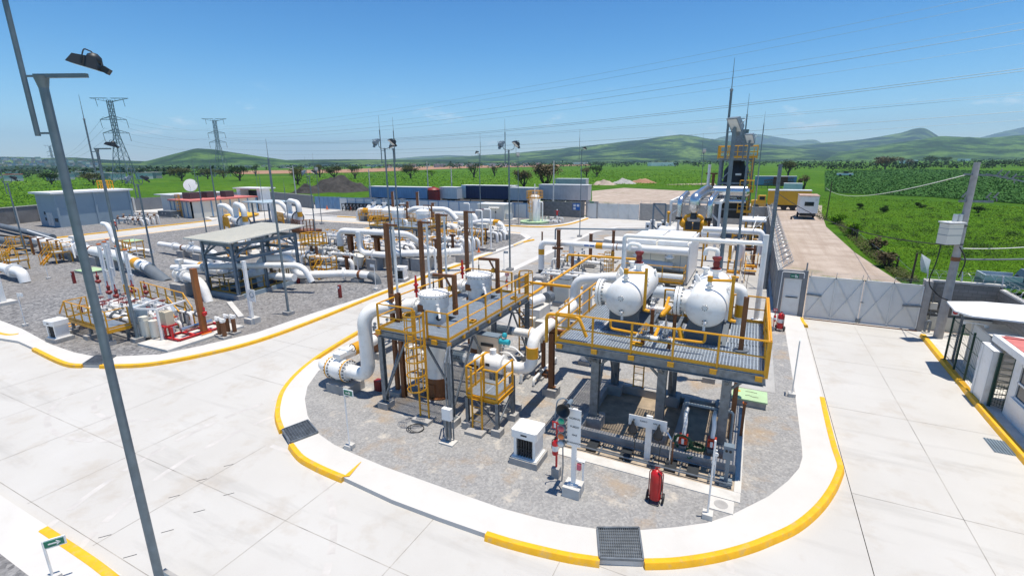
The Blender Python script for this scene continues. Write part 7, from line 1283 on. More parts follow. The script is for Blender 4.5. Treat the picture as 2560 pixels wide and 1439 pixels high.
part(T,'legs',l,'galv');part(T,'stair',MB().bar(b1-ss2*.1,b1+dd2*1.0-V((0,0,z)),.1,.18).bar(b1-ss2*.9,b1+dd2*1.0-ss2*.8-V((0,0,z)),.1,.18).bar(b1-ss2*.9+V((0,0,1)),b1+dd2-ss2*.8+V((0,0,.2)),.06),'yellow')
skid_pipes('metering_skid','dense white metering skid with many small valves between the yellow walkways','pipe skid',-38.0,14.6,-32.5,16.9,7,41,.9,r=.13,wheels='darkred',axis='x');skid_pipes('metering_skid','white manifold with red handwheels at the front right of the metering skid','pipe skid',-32.2,14.7,-30.5,17.6,5,42,.8,r=.11,wheels='red',axis='x');skid_pipes('metering_skid','white pipes at the left rear of the metering skid','pipe skid',-39.8,15.0,-38.1,18.0,3,43,.9,r=.12,wheels='darkred')
T=thing('tubular_rack','white tubular frame with grey boxes on the metering skid','frame',(-32.5,15,0));x,y=-31.9,14.3;part(T,'frame',MB().bar((x,y,0),(x,y,1.9),.1).bar((x+1.8,y+.4,0),(x+1.8,y+.4,2.0),.1).bar((x,y,1.9),(x+1.8,y+.4,2.0),.1).bar((x,y,1.9),(x-.5,y+1.8,2.0),.1).bar((x+1.8,y+.4,2),(x+1.4,y+2.2,2.0),.1),'white');part(T,'grey_box',MB().box(x-.9,y+.2,.9,x-.1,y+.8,1.9),'bluewall');part(T,'meters',MB().cyl((x+.4,y+.3,.2),(x+.4,y+.3,1.2),.25,n=12).cyl((x+1.,y+.5,.2),(x+1.,y+.5,1.2),.25,n=12).box(x+.2,y+.1,1.2,x+.6,y+.5,1.4),'cream')
T=thing('odorant_skid','bright red low steel skid with silver cylinder and beige control box','skid',(-30.4,15.3,0));x0,y0=-30.2,14.9;dv=V((0,.8,0));sv=V((1.3,.05,0));o=V((x0,y0,.18));m=MB()
for k in(0,1.0):m.ibeam(o+sv*k,o+sv*k+dv*3.6,.14,.2)
for k in(0,1.2,2.4,3.6):m.ibeam(o+dv*k,o+dv*k+sv,.14,.2)
m.bar(o+dv*.4+V((0,0,0)),o+dv*.4+V((0,0,1.5)),.1);m.bar(o+dv*.1+V((0,0,.0)),o+dv*.1+V((0,0,.75)),.1);m.bar(o+sv*.6,o+sv*.6+V((0,0,.75)),.1);m.box(x0-.3,y0-.1,.85,x0+.4,y0+.6,.95);part(T,'red_frame',m,'red');part(T,'silver_cylinder',MB().cyl(o+sv*.5+dv*.7+V((0,0,.4)),o+sv*.5+dv*3.0+V((0,0,.4)),.13,n=14),'stain');part(T,'control_box',MB().box(x0-.25,y0+.05,.95,x0+.35,y0+.5,1.75),mat('sand_box',(.60,.52,.38),.5));part(T,'pad',MB().add([V((p.x,p.y,z_))for z_ in(-.02,.14)for p in(o-dv*1.4-sv*.5,o+dv*4.3-sv*.5,o+dv*4.3+sv*1.6,o-dv*1.4+sv*1.6)],[(4,5,6,7),(0,1,5,4),(1,2,6,5),(2,3,7,6),(3,0,4,7)]),'concl');part(T,'red_relief_valve',MB().lathe((-28.9,16.6,1.2),(0,0,1),[(0,.06),(.1,.16),(.25,.16),(.3,.06),(.5,.09),(.6,.03),(1.0,.03)],10).cyl((-28.9,16.6,.1),(-28.9,16.6,1.2),.04,n=6),'red')
q=G(512,838);T=thing('support_column','single orange brown column leaning over the red skid','pipe support',(q.x,q.y,0),'brown steel pipe supports');part(T,'column',MB().box(q.x-.14,q.y-.14,.2,q.x+.14,q.y+.14,HT(512,838,671)),mat('orange_brown_steel',(.30,.10,.022),.55,var=.12));part(T,'plate',MB().box(q.x-.3,q.y-.3,.15,q.x+.3,q.y+.3,.2),'orange');footing(T,q.x,q.y,.75,.75,.16)
for k,(a,b_)in enumerate(((551,840),(563,845),(572,833),(588,834))):
 q=G(a,b_);T=thing('filter_post',['front left','front right','rear left','rear right'][k]+' short brown post of the four standing beside the red skid','post',(q.x,q.y,0),'four brown posts beside the red skid');part(T,'post',MB().cyl((q.x,q.y,.12),(q.x,q.y,1.0),.12,n=12),'brown');part(T,'cap_valve',MB().cyl((q.x,q.y,1.0),(q.x,q.y,1.12),.15,n=12).cyl((q.x-.2,q.y,1.17),(q.x+.25,q.y,1.17),.07,n=8),'white');footing(T,q.x,q.y,.5,.5,.14)
for k,(a,b_,yt)in enumerate(((278,752,612),(291,744,606),(287,690,600),(318,740,617),(340,757,626))):
 q=G(a,b_);h_=HT(a,b_,yt);T=thing('vent_mast',['leftmost','second','third','fourth','rightmost short'][k]+' white vent mast rising from the metering skid','vent mast',(q.x,q.y,0),'white vent masts of the metering skid');part(T,'mast',MB().box(q.x-.1,q.y-.1,0,q.x+.1,q.y+.1,h_),'white');part(T,'bracket',MB().bar((q.x-.3,q.y,h_*.55),(q.x+.5,q.y,h_*.55),.06).bar((q.x-.1,q.y,h_*.95),(q.x+.4+.5*(k==4),q.y,h_*.95),.06),'white');part(T,'tip',MB().box(q.x-.11,q.y-.11,h_,q.x+.11,q.y+.11,h_+.1),'orange')
for k,(a,b_)in enumerate(((253,735),(281,765),(300,775),(340,762),(372,765))):q=G(a,b_);T=thing('relief_valve',['far left','left','middle','right','far right'][k]+' dark red relief valve standing up in the metering skid','relief valve',(q.x,q.y,0),'dark red relief valves');part(T,'body',MB().lathe((q.x,q.y,.9),(0,0,1),[(0,.08),(.1,.2),(.22,.2),(.3,.09),(.6,.12),(.7,.04),(1.0,.04)],10).cyl((q.x-.35,q.y,1.05),(q.x,q.y,1.05),.09,n=8),'darkred');part(T,'riser',MB().cyl((q.x,q.y,0),(q.x,q.y,.9),.06,n=8),'white')
q=G(155,815);solo('red_bar','small red tubular hoop behind the white capped cabinet','hoop',MB().tube([(q.x,q.y+1.2,0),(q.x,q.y+1.2,1.0),(q.x+.7,q.y+1.2,1.1),(q.x+.9,q.y+1.2,.3)],.04,6,.2),'darkred')
# ================================================================ centre yard
base=G(856,663,0);bx,by=base.x,base.y;zt_=HT(856,663,576)
T=run('loop_pipe','tall white inverted U pipe with yellow band at the left of the centre yard',[(bx,by,.1),(bx,by,zt_),(bx+6,by+.4,zt_),(bx+6.6,by+2.4,zt_-.3),(bx+6.8,by+5,1.4)],.30,.8,bands=[((bx,by,1.3),(bx,by,2.0))])
for k,dx in enumerate((1.2,4.6)):t_column(bx+dx,by+.2,zt_-.5,('left' if k==0 else 'right')+' thick brown column holding up the white inverted U pipe',.42,.7,'x',.3 if k==0 else 1.2)
run('loop_pipe','white drop pipe from the inverted U to a flanged valve on blocks',[(bx+2.6,by,zt_),(bx+2.6,by,1.5),(bx+5.6,by-.2,1.5),(bx+7,by+1.4,1.5)],.30,.9,blocks=[(bx+4.4,by-.1,1.1,1.1),(bx+7.2,by+1.2,1.1,1.2)],flanges=[((bx+4.4,by-.1,1.5),(1,-.06,0))]);run('loop_pipe','second white drop pipe running right to big flanged valves',[(bx+6.2,by+.4,zt_),(bx+6.2,by+.4,1.6),(bx+8,by+1.2,1.6),(bx+12,by+3.6,1.7)],.34,.9,flanges=[((bx+9.4,by+2.05,1.63),(1,.6,0))],valves=[((bx+10.4,by+2.65,1.65),(1,.6,0))],blocks=[(bx+8.8,by+1.6,1.2,1.6)])
ZP=2.3;px0,px1,py0,py1=-43.5,-35.5,47.0,52.5;T=thing('elevated_platform','grey railed platform of the centre yard with white vessels on it','platform',(-39.5,50,0));part(T,'deck_grating',grating(MB(),px0,py0,px1,py1,ZP,'y',.16,.07),'deck');part(T,'handrail',rails(MB(),[(px0,py0,ZP),(px1,py0,ZP),(px1,py1,ZP),(px0,py1,ZP)],1.1,1.3,.035,.14,closed=True),'yellow');b=MB()
for y in(py0,py1):b.ibeam((px0,y,ZP-.16),(px1,y,ZP-.16),.15,.26)
for x in(px0,px1):b.ibeam((x,py0,ZP-.16),(x,py1,ZP-.16),.15,.26)
part(T,'frame_beams',b,'galv')
for x in(px0+.1,(px0+px1)/2,px1-.1):
 for y in(py0+.1,py1-.1):part(T,'leg',MB().ibeam((x,y,0),(x,y,ZP-.3),.24,.24,.03,(0,1,0)),'galv')
cage_ladder(T,(px1+.15,py0+2),(1,0),0,ZP,1.0);cage_ladder(T,(px0-.15,py0+2),(-1,0),0,ZP,1.0)
for k,(x,y)in enumerate(((-41.2,50.0),(-37.6,50.4))):T=thing('filter_vessel',('left' if k==0 else 'right')+' white lidded vessel on the centre yard platform','filter vessel',(x,y,0),'white vessels of the centre yard');part(T,'shell',MB().lathe((x,y,.2),(0,0,1),[(0,.85),(3.4,.85),(3.5,.95),(3.9,.9),(4.1,.5),(4.12,.001)],20),'white');davit(T,x+1.2,y+.2,3.2,1.6,-1.1,-.2);part(T,'nozzle',MB().tube([(x+.8,y-.3,2.9),(x+1.7,y-.6,2.9),(x+1.8,y-.7,2.0)],.18,10,.3),'white')
run('curved_header','white curved header pipe arching over the centre yard platform',[(-43.2,54,3.0),(-42.0,54,3.9),(-36.5,54.5,3.9),(-35.3,54.6,2.6)],.36,1.2)
for a,b_,yt,lab in((985,548,479,'back row brown column at the left of the centre yard'),(1046,549,480,'back row brown column right of the twin light pole'),(1021,552,504,'shorter brown column in the middle of the back row'),(1084,560,507,'brown column at the right end of the back row'),(1168,600,527,'thick brown column near the right of the centre yard')):q=G(a,b_);vent_column(q.x,q.y,HT(a,b_,yt),lab,.34)
run('yard_pipe','long white yellow banded pipe across the back of the centre yard',[G(897,548,0),G(897,523,0)*0+V((G(897,548).x,G(897,548).y,1.7)),V((G(1195,560).x-1.2,G(897,548).y+1.0,1.7)),V((G(1195,560).x,G(897,548).y+1.0,1.6)),V((G(1195,560).x+.4,G(897,548).y+1.0,.1))],.42,1.1,bands=[(V((G(897,548).x+1.4,G(897,548).y,1.7)),V((G(897,548).x+2.6,G(897,548).y,1.7))),(V((-50.5,G(897,548).y+.55,1.7)),V((-49.6,G(897,548).y+.6,1.7)))],blocks=[(G(915,548).x,G(897,548).y,1.2,1.2)])
Yb=G(897,548).y;run('yard_pipe','white valve row with yellow steps left of the back row columns',[(-64,Yb+1.5,1.8),(-54,Yb+1.6,1.8)],.5,.5,valves=[((-62.5,Yb+1.5,1.8),(1,0,0)),((-60,Yb+1.5,1.8),(1,0,0)),((-56,Yb+1.6,1.8),(1,0,0))]);mini_platform('yellow and rusty step platform in front of the back valve row',-61.5,Yb-.6,.9,4.5,1.4,steps=True);mini_platform('yellow stair in front of the back row columns',-55.5,Yb-.6,.9,2.4,1.4)
solo('rusty_beam','rusty brown beam under the back valve row','beam',MB().box(-64.5,Yb+.6,0,-53,Yb+1.2,.6),'brown')
for k,(x0,y0,x1,y1,n,lab)in enumerate(((-40,39,-32,43.5,5,'dense white valves and gauges below the centre platform front'),(-34.5,44.5,-28.5,49.5,5,'white manifold with yellow valves right of the centre platform'),(-47.5,42.5,-41,46.5,4,'white pipework with yellow valves left of the centre platform'),(-35,53.5,-28.8,58,4,'white valve row near the right tip of the centre yard'),(-47,55.5,-37,60,4,'white pipework behind the centre platform'),(-41,33.5,-34,37.5,4,'low dark fittings and white pipes between canopy and centre yard'))):
 skid_pipes('valve_skid',lab,'pipe skid',x0,y0,x1,y1,n,50+k,1.15,r=.17,axis='x',wheels=['yellow','yellow','yellow','galv','galv','dark'][k],bodies='white')
q=G(1140,592);run('hook_pipe','white hooked pipe with black foot in the right part of the centre yard',[(q.x-2.6,q.y+.4,.4),(q.x-2.4,q.y+.4,1.5),(q.x-.2,q.y,1.5),(q.x,q.y,.6)],.36,.8,end=[(q.x,q.y,.6),(q.x,q.y,0)]);q=G(1265,600);run('hook_pipe','yellow banded white pipe over a beige cabinet at the right of the centre yard',[(q.x-9,q.y+3,1.5),(q.x-6,q.y+1.5,1.7),(q.x-4,q.y+1,2.2),(q.x-1,q.y+.4,2.2),(q.x-.2,q.y+.2,.6)],.38,.9,bands=[((q.x-2.0,q.y+.6,2.2),(q.x-1.2,q.y+.45,2.2))],end=[(q.x-.2,q.y+.2,.6),(q.x-.2,q.y+.2,0)])
T=thing('beige_cabinet','beige ribbed cabinet between dark plinths at the right of the centre yard','cabinet',(q.x-3,q.y-.5,0));part(T,'box',MB().box(q.x-4.0,q.y-1,.6,q.x-2.4,q.y-.1,2.1),'cream');part(T,'stand',MB().box(q.x-4.1,q.y-1.1,.0,q.x-2.3,q.y,.12).bar((q.x-3.9,q.y-.9,0),(q.x-3.9,q.y-.9,.6),.1).bar((q.x-2.5,q.y-.9,0),(q.x-2.5,q.y-.9,.6),.1),'galv');part(T,'plinth',MB().box(q.x-5.6,q.y-.4,0,q.x-4.3,q.y+.8,1.4).box(q.x-1.6,q.y-.4,0,q.x-.6,q.y+.8,1.3),'conc')
for k,(a,b_,h_,lab)in enumerate(((1228,628,4.8,'tall white standpipe in the right stones of the centre yard'),(1207,625,4.6,'white standpipe with elbow near the kiosk'),(1176,604,4.9,'white vent mast right of the thick brown column'),(1090,690,2.6,'white post on a concrete foot by the kerb among brown columns'))):q=G(a,b_);T=thing('standpipe',lab,'standpipe',(q.x,q.y,0),'white standpipes of the centre yard');part(T,'pipe_run',MB().tube([(q.x,q.y,.2),(q.x,q.y,h_),(q.x-.8,q.y,h_)],.09,8,.2),'white');footing(T,q.x,q.y,.9,.7,.3)
q=G(775,660);T=thing('access_platform','tall yellow railed inspection platform with brown posts right of the canopy','platform',(q.x,q.y,0));x,y=q.x+.6,q.y+.3;part(T,'handrail',rails(MB(),[(x-1,y-.7,2.1),(x+1,y-.7,2.1),(x+1,y+.7,2.1),(x-1,y+.7,2.1)],1.1,.45,.04,.14,closed=True),'yellow');part(T,'deck',MB().box(x-1,y-.7,2.02,x+1,y+.7,2.1),'deck');part(T,'brown_posts',MB().bar((x+.2,y-.6,0),(x+.2,y-.6,2.0),.2).bar((x+.9,y-.6,0),(x+.9,y-.6,2.0),.2),'brown');cage_ladder(T,(x-.8,y-.85),(0,-1),0,2.1,None)
run('yard_pipe','thick white pipe from the canopy past the inspection platform to the inverted U',[G(705,630,1.0),G(760,634,1.0),G(840,630,1.0),G(880,628,1.0)],.28,.6,blocks=[(*G(772,642,0).xy,.6,1.2)],flanges=[(G(735,632,1.0),(1,.1,0))])
T=thing('white_drum','upright cream drum barrel among fittings left of the centre yard','drum',(*G(895,672).xy,0));q=G(895,672);part(T,'barrel',MB().cyl((q.x,q.y,.5),(q.x+.3,q.y,1.4),.5,n=16),'cream');part(T,'stand',MB().bar((q.x-.5,q.y-.4,0),(q.x-.5,q.y-.4,1.6),.1).bar((q.x+.4,q.y-.4,0),(q.x+.4,q.y-.4,1.6),.1),'white')
for k,(a,b_,sx,h_)in enumerate(((960,665,1.1,1.7),(1020,668,1.8,1.6),(1055,600,1.2,1.3),(1100,640,1.2,.9),(1160,655,1.4,.8))):q=G(a,b_);solo('equipment_plinth',['tall blue grey plinth under a thick brown column','wide pale grey plinth under flanged valves','grey plinth under the centre platform','low plinth among small valves','low grey block by the standpipe'][k],'plinth',MB().box(q.x-sx/2,q.y-.5,0,q.x+sx/2,q.y+.6,h_).box(q.x-sx/2+.1,q.y-.4,h_,q.x+sx/2-.1,q.y+.5,h_+.05),'conc','concrete equipment plinths')
for k,(a,b_,z,sx,sy,lab)in enumerate(((1120,622,1.3,1.8,1.2,'yellow railed stand with steps in the right half of the centre yard'),(920,660,1.2,1.8,1.2,'yellow railed stand between the two thick brown columns'),(1195,612,1.0,1.6,1.0,'yellow railed stand near the right standpipes'),(1010,628,1.4,2.0,1.0,'yellow railed stand under the centre platform corner'),(700,640,.9,1.6,1.0,'yellow railed stand behind the canopy columns'),(1075,640,1.1,1.5,1.0,'yellow railed stand left of the black footed hook pipe'))):q=G(a,b_);mini_platform(lab,q.x,q.y,z,sx,sy)
for k,(a,b_,yt,lab)in enumerate(((1092,655,602,'short brown post below the right end of the centre platform'),(1052,650,598,'short brown post below the middle of the centre platform'),(1133,640,590,'brown post among the yellow valves of the centre yard'),(870,690,645,'low brown post beside the lettered pipe'),(1215,610,575,'brown post left of the beige ribbed cabinet'))):q=G(a,b_);t_column(q.x,q.y,HT(a,b_,yt),lab,.22,.4,'x',.3)
# ================================================================ fields, vegetation, hills, power line
nr=np.random.default_rng(5)
def leafmat(name,a,b_,c,scale):
 m,N,L,b,g=nodes_mat(name,.8);L.new(mixc(N,L,.3,ramp(N,L,nz(N,L,g.outputs['Position'],scale,3),(.35,a),(.52,b_),(.7,c)),ramp(N,L,nz(N,L,g.outputs['Position'],scale*9,2),(.3,a),(.7,c))),b.inputs['Base Color']);M[name]=m
leafmat('leaf_dark',(.016,.036,.010),(.032,.068,.016),(.06,.105,.026),.5);leafmat('leaf_olive',(.045,.058,.018),(.085,.095,.032),(.13,.135,.055),.5);leafmat('leaf_brown',(.06,.055,.028),(.11,.09,.05),(.16,.13,.075),.5);leafmat('leaf_bright',(.055,.15,.006),(.095,.215,.008),(.17,.29,.02),.25);leafmat('leaf_crop',(.022,.075,.016),(.05,.145,.028),(.12,.24,.065),.3);leafmat('leaf_far',(.014,.034,.012),(.026,.054,.018),(.045,.08,.026),.02)
M['bark']=mat('bark',(.085,.06,.042),.9,var=.25)
def leaf_obj(name,Cn,S,m,par=None,up=.3,**k):
 n=len(Cn);z=nr.normal(size=(n,3));z[:,2]=np.abs(z[:,2])+up*2;z/=np.linalg.norm(z,axis=1)[:,None];e=nr.normal(size=(n,3));e-=z*(e*z).sum(1)[:,None];e/=np.linalg.norm(e,axis=1)[:,None];f=np.cross(z,e);S=np.broadcast_to(S,(n,))[:,None]
 v=np.stack([Cn-f*S*.35,Cn+e*S*.55-f*S*.12,Cn+f*S*.35+e*S*.1,Cn-e*S*.5+f*S*.08],1).reshape(-1,3);off=np.array(OFF[par.name]if par else(0,0,0));v=v-off
 me=bpy.data.meshes.new(name);me.vertices.add(4*n);me.vertices.foreach_set('co',v.astype('f4').ravel());me.loops.add(4*n);me.loops.foreach_set('vertex_index',np.arange(4*n,dtype='i4'));me.polygons.add(n);me.polygons.foreach_set('loop_start',np.arange(n,dtype='i4')*4);me.update();me.validate();me.materials.append(M[m]);o=bpy.data.objects.new(name,me);COL.objects.link(o)
 if par:o.parent=par
 for a,b_ in k.items():o[a]=b_
 return o
def tree(px,py,yt,wpx,label,m='leaf_dark',n=1500,flat=.8,cat='tree',name='tree',gaps=.75,stem=.35,grp='trees standing in the fields'):
 b=G(px,py,GZ);D=(b-CP).dot(CF);h=HT(px,py,yt,GZ);w=wpx*D/F;T=thing(name,label,cat,b,grp);q=random.Random(int(px));mb=MB();lobes=[]
 k=7 if w/h>.9 else 5;r0=.035*h+.05
 for i in range(k):
  a=6.28*i/k+q.uniform(-.4,.4);rr=w*.5*q.uniform(.35,.72)if i else 0;c=b+V((math.cos(a)*rr,math.sin(a)*rr,h*q.uniform(stem+.2,.80)));lobes.append((c,w*q.uniform(.17,.27),h*q.uniform(.14,.22)))
  mid=b.lerp(c,.5)+V((math.cos(a)*.05*w,math.sin(a)*.05*w,0));mb.tube([b+V((0,0,-.1)),b+V((math.cos(a)*r0,math.sin(a)*r0,h*stem*.6)),mid,c],r0*.55,5,h*.12,3)
 part(T,'trunk',mb.cyl(b-V((0,0,.2)),b+V((0,0,h*stem)),r0*1.5,r0,7),'bark');P=[]
 for c,rw,rh in lobes:
  d=nr.normal(size=(n//k,3));d/=np.linalg.norm(d,axis=1)[:,None];d*=(nr.random((len(d),1))**.45)*(1+.3*nr.normal(size=(len(d),1))*gaps);P.append(d*np.array((rw,rw,rh*flat*1.2))+np.array(c))
 P=np.concatenate(P);P=P[P[:,2]>GZ+.1];leaf_obj('crown',P,nr.uniform(.6,1.3,len(P))*(w/24+.12),m,T);return T
tl=[(600,452,411,54,'leaf_dark','round dark tree behind the red roofed cabin'),(640,440,408,26,'leaf_dark','narrow dark tree right of the round dark one'),(745,462,415,48,'leaf_olive','olive bush behind the concrete street lamp'),(800,444,408,38,'leaf_olive','tree with olive crown left of the dark spoil heap'),(836,448,412,48,'leaf_olive','spreading olive tree above the dark spoil heap'),(888,447,411,38,'leaf_dark','dense dark tree right above the spoil heap end'),(1027,446,408,52,'leaf_olive','broad dark olive tree beside the central twin lamp'),(1185,444,402,42,'leaf_dark','upright dark tree behind the slim lamp pole'),(1236,440,412,27,'leaf_olive','small vase shaped tree in the green field'),(1365,478,402,100,'leaf_brown','large sparse brown green tree behind the white trailers'),(1310,474,420,56,'leaf_brown','sparse brownish tree left of the largest one'),(1492,442,411,42,'leaf_dark','dark tree just right of the rear lamp pole'),(1466,442,414,34,'leaf_brown','brownish tree touching the rear lamp pole'),(1970,440,398,48,'leaf_olive','umbrella shaped tree behind the round steel pole'),(2008,478,434,36,'leaf_brown','brown scrub right of the far grey trailer'),(2212,424,390,64,'leaf_brown','wide brown flat topped acacia in the far crop field'),(2254,412,392,22,'leaf_brown','thin brown tree right behind the acacia'),(2272,421,395,24,'leaf_brown','lone thin brown tree right of the acacia'),(2326,411,388,42,'leaf_dark','wide dark green tree clump in the right distance'),(2363,411,389,28,'leaf_dark','smaller dark clump beside the wide one at right'),(455,452,418,56,'leaf_olive','olive tree behind the blue grey building'),(520,448,420,40,'leaf_olive','olive tree near the pylon foot'),(130,462,428,46,'leaf_dark','dark tree behind the left perimeter wall'),(235,462,430,56,'leaf_olive','bushy olive tree left of the second lamp pole'),(560,446,422,38,'leaf_olive','low olive tree between the pylon and round tree'),(1080,440,424,36,'leaf_bright','low bright shrub right of the broad olive tree')]
for a,b_,c,d,m,l in tl:tree(a,b_,c,d,l,m,1700 if d>45 else 900)
for a,b_,c,d,m,l in[(2095,560,528,46,'leaf_bright','green bush by the first dark field post'),(2190,628,592,46,'leaf_brown','dry grey scrub along the dirt road edge'),(2135,590,552,44,'leaf_bright','prickly green bush midway along the dirt road edge'),(2215,668,625,54,'leaf_brown','dry twiggy scrub near the gate end of the dirt road'),(2300,520,506,26,'leaf_dark','dark weed clump in the grass left of the concrete pole'),(2445,532,514,30,'leaf_dark','dark weed clump right of the concrete pole'),(2150,520,506,22,'leaf_dark','small dark clump near the crop edge'),(2210,530,512,24,'leaf_dark','second small dark clump in the grass')]:tree(a,b_,c,d,l,m,900,.9,'bush','bush',.6,.12,'bushes by the dirt road and in the grass')
def scatter(poly,n,zlo=0.,zhi=.4):
 xs=[p[0]for p in poly];ys=[p[1]for p in poly];out=[];k=len(poly)
 while len(out)<n:
  x,y=rnd.uniform(min(xs),max(xs)),rnd.uniform(min(ys),max(ys));ins=False
  for i in range(k):
   (x1,y1),(x2,y2)=poly[i],poly[i-1]
   if(y1>y)!=(y2>y)and x<(x2-x1)*(y-y1)/(y2-y1)+x1:ins=not ins
  if ins:q=G(x,y,GZ);out.append((q.x,q.y,GZ+rnd.uniform(zlo,zhi)))
 return np.array(out)
CROP=[(2062,478),(2110,484),(2330,493),(2600,514),(2600,430),(2300,424),(2062,428)]
sheet('field_crop',pix(CROP,GZ),GZ+.05,'crop')
def stuff(name,C_,S,m,label,up=.5):leaf_obj(name,C_,S,m,None,up,kind='stuff',label=label,category='plants')
c=scatter(CROP,50000,.1,.6);stuff('crop_plants',c,.12+.0021*np.linalg.norm(c,axis=1),'leaf_crop','dark green leafy crop covering the field at right')
c=scatter([(2040,496),(2110,488),(2600,520),(2600,700),(2470,690),(2290,690),(2150,615),(2075,548),(2030,520)],60000,0,.12);stuff('tall_grass',c,.05+.0012*np.linalg.norm(c,axis=1),'leaf_bright','bright tall grass between the dirt road and the crop',1.)
c=scatter([(740,470),(930,462),(1500,470),(1500,425),(740,432)],11000,0,.5);stuff('tall_grass',c,.15+.0022*np.linalg.norm(c,axis=1),'leaf_bright','bright weeds behind the trailer row',1.)
c=scatter([(0,520),(120,505),(330,470),(330,440),(0,445)],5000,0,.5);stuff('tall_grass',c,.1+.002*np.linalg.norm(c,axis=1),'leaf_bright','bright grass beyond the left perimeter wall',1.)
c=scatter([(1490,462),(1790,470),(1790,425),(1490,425)],5000,0,.4);stuff('tall_grass',c,.1+.002*np.linalg.norm(c,axis=1),'leaf_bright','bright grass field behind the rear gate',1.)
sheet('soil_strip',pix([(560,428),(850,424),(1100,415),(1480,411),(1480,414),(1160,421),(880,432),(600,436)],GZ),GZ+.25,'redsoil')
sheet('dirt_clearing',pix([(1480,478),(1560,470),(1720,478),(1780,470),(1785,462),(1660,462),(1760,458),(1790,459),(1790,500),(1480,508)],GZ),GZ+.08,'dirt')
def heap(name,px,py,yt,wpx,m,label,seed=1):
 b=G(px,py,GZ);D=(b-CP).dot(CF);w=wpx*D/F/2;h=HT(px,py,yt,GZ);n=26;vs=[];fs=[]
 for i in range(n+1):
  for j in range(n+1):
   u,v=i/n*2-1,j/n*2-1;r=math.hypot(u,v);z=max(0,1-r)**.8*h*(1+.9*noise.noise(V((u*2.2+seed,v*2.2,seed))))+.12*h*noise.noise(V((u*9,v*9,seed)))*(r<.95);vs.append((b.x+u*w,b.y+v*w*.7,GZ+.02+max(0,z)))
 for i in range(n):
  for j in range(n):a=i*(n+1)+j;fs.append((a,a+n+1,a+n+2,a+1))
 solo(name,label,'heap',MB().add(vs,fs),m,'heaps on the open ground',smooth=60)
heap('spoil_heap',845,477,440,175,'spoil','large dark spoil heap beyond the panel wall',3);heap('spoil_heap',770,482,462,90,'spoil','low dark spoil shoulder left of the large heap',5);heap('rubble_heap',1560,459,447,62,'conc','pale rubble heap in the rear field',7);heap('rubble_heap',1607,457,447,66,'redsoil','reddish brick rubble heap beside the pale one',9);heap('rubble_heap',1510,462,449,60,'dirt','brown earth heap left of the pale rubble',11)
cc=scatter([(2100,500),(2330,503),(2560,530),(2560,640),(2420,660),(2230,620),(2110,545)],150,0,.1);c=np.concatenate([q_+nr.normal(size=(60,3))*np.array((.42,.42,.16))*nr.uniform(.5,1.5)+np.array((0,0,.2))for q_ in cc]);stuff('weed_clumps',c,.16,'leaf_dark','dark weed clumps scattered through the grass by the dirt road',.5)
c=np.concatenate([scatter([(2072,548),(2098,548),(2215,650),(2300,704),(2250,704),(2165,640)],5000,0,.35),scatter([(2020,525),(2040,522),(2075,552),(2050,552)],500,0,.4)]);stuff('roadside_weeds',c,.06+.0016*np.linalg.norm(c,axis=1),'leaf_olive','dry olive weeds along the edge of the dirt road',.8)
prev=None
for i,(a,b_,yt,l)in enumerate(((2065,548,454,'tall dark field post standing alone beside the white office trailer'),(2128,592,560,'short field post nearest the tall one'),(2140,600,572,'second short field post by the dirt road'),(2212,660,632,'weathered field post by the dry scrub'),(2240,672,640,'grey field post before the wall corner'),(2276,708,632,'black thin post with a white rag beside the sheet gate'))):
 q=G(a,b_,GZ);h=HT(a,b_,yt,GZ);solo('field_post',l,'post',MB().cyl((q.x,q.y,GZ-.1),(q.x+.05,q.y,GZ+h),.09,.07,8),'bark','wooden posts along the field');t=V((q.x,q.y,GZ+min(h,1.2)*.9))
 if prev and i>1:wire('fence_wire','thin fence wire strand number '+'abcdef'[i]if 0 else['','','thin fence wire between the two short posts','thin fence wire running past the dry scrub','thin fence wire between the weathered posts','thin fence wire to the black post'][i],prev,t,.08,.015,'galv',None,6)
 prev=t
q=G(2300,705,GZ);solo('white_rag','white torn cloth hanging beside the sheet gate pier','cloth',MB().add([(q.x-.1,q.y,.6),(q.x+.4,q.y+.1,.4),(q.x+.45,q.y+.15,1.6),(q.x-.3,q.y,2.1),(q.x-.25,q.y+.06,1.3),(q.x+.1,q.y-.16,1.1)],[(0,1,5),(1,2,5),(2,3,5),(3,4,5),(4,0,5)]),'wtext')
for i,(a,b_,yt,l)in enumerate(((743,512,414,'pale concrete street lamp post beyond the wall with a white lamp arm'),(1383,540,402,'pale concrete post behind the dark block wall'),(1072,502,404,'concrete post left of the navy trailer'),(1131,505,418,'slim post before the silver trailer'),(928,505,424,'thin post before the pale blue trailer'),(1886,520,430,'grey post in front of the far grey trailer'))):
 q=G(a,b_,GZ);h=HT(a,b_,yt,GZ);mb=MB().cyl((q.x,q.y,GZ),(q.x,q.y,GZ+h),.17,.11,8)
 if i==0:mb.tube([(q.x,q.y,GZ+h-.9),(q.x-1.6,q.y-.3,GZ+h-.5)],.05,6).cb((q.x-1.9,q.y-.35,GZ+h-.5),1.0,.3,.18)
 solo('street_pole',l,'pole',mb,'concl','concrete posts outside the walls')
def hillmat(name,a,b_,c,sc):
 m,N,L,b,g=nodes_mat(name,.95);P=g.outputs['Position'];f=ramp(N,L,nz(N,L,P,sc,7,.6),(.42,a),(.5,b_),(.60,c));f=mixc(N,L,ramp(N,L,nz(N,L,P,sc*9,5,.7),(.45,0.),(.6,.6)),f,a);L.new(f,b.inputs['Base Color']);bumpn(N,L,b,nz(N,L,P,sc*12,6,.7),1.,14.);M[name]=m
hillmat('hill_green',(.018,.05,.014),(.06,.13,.025),(.14,.25,.045),.006);hillmat('hill_dark',(.008,.028,.012),(.03,.075,.022),(.15,.24,.05),.004)
RID={}
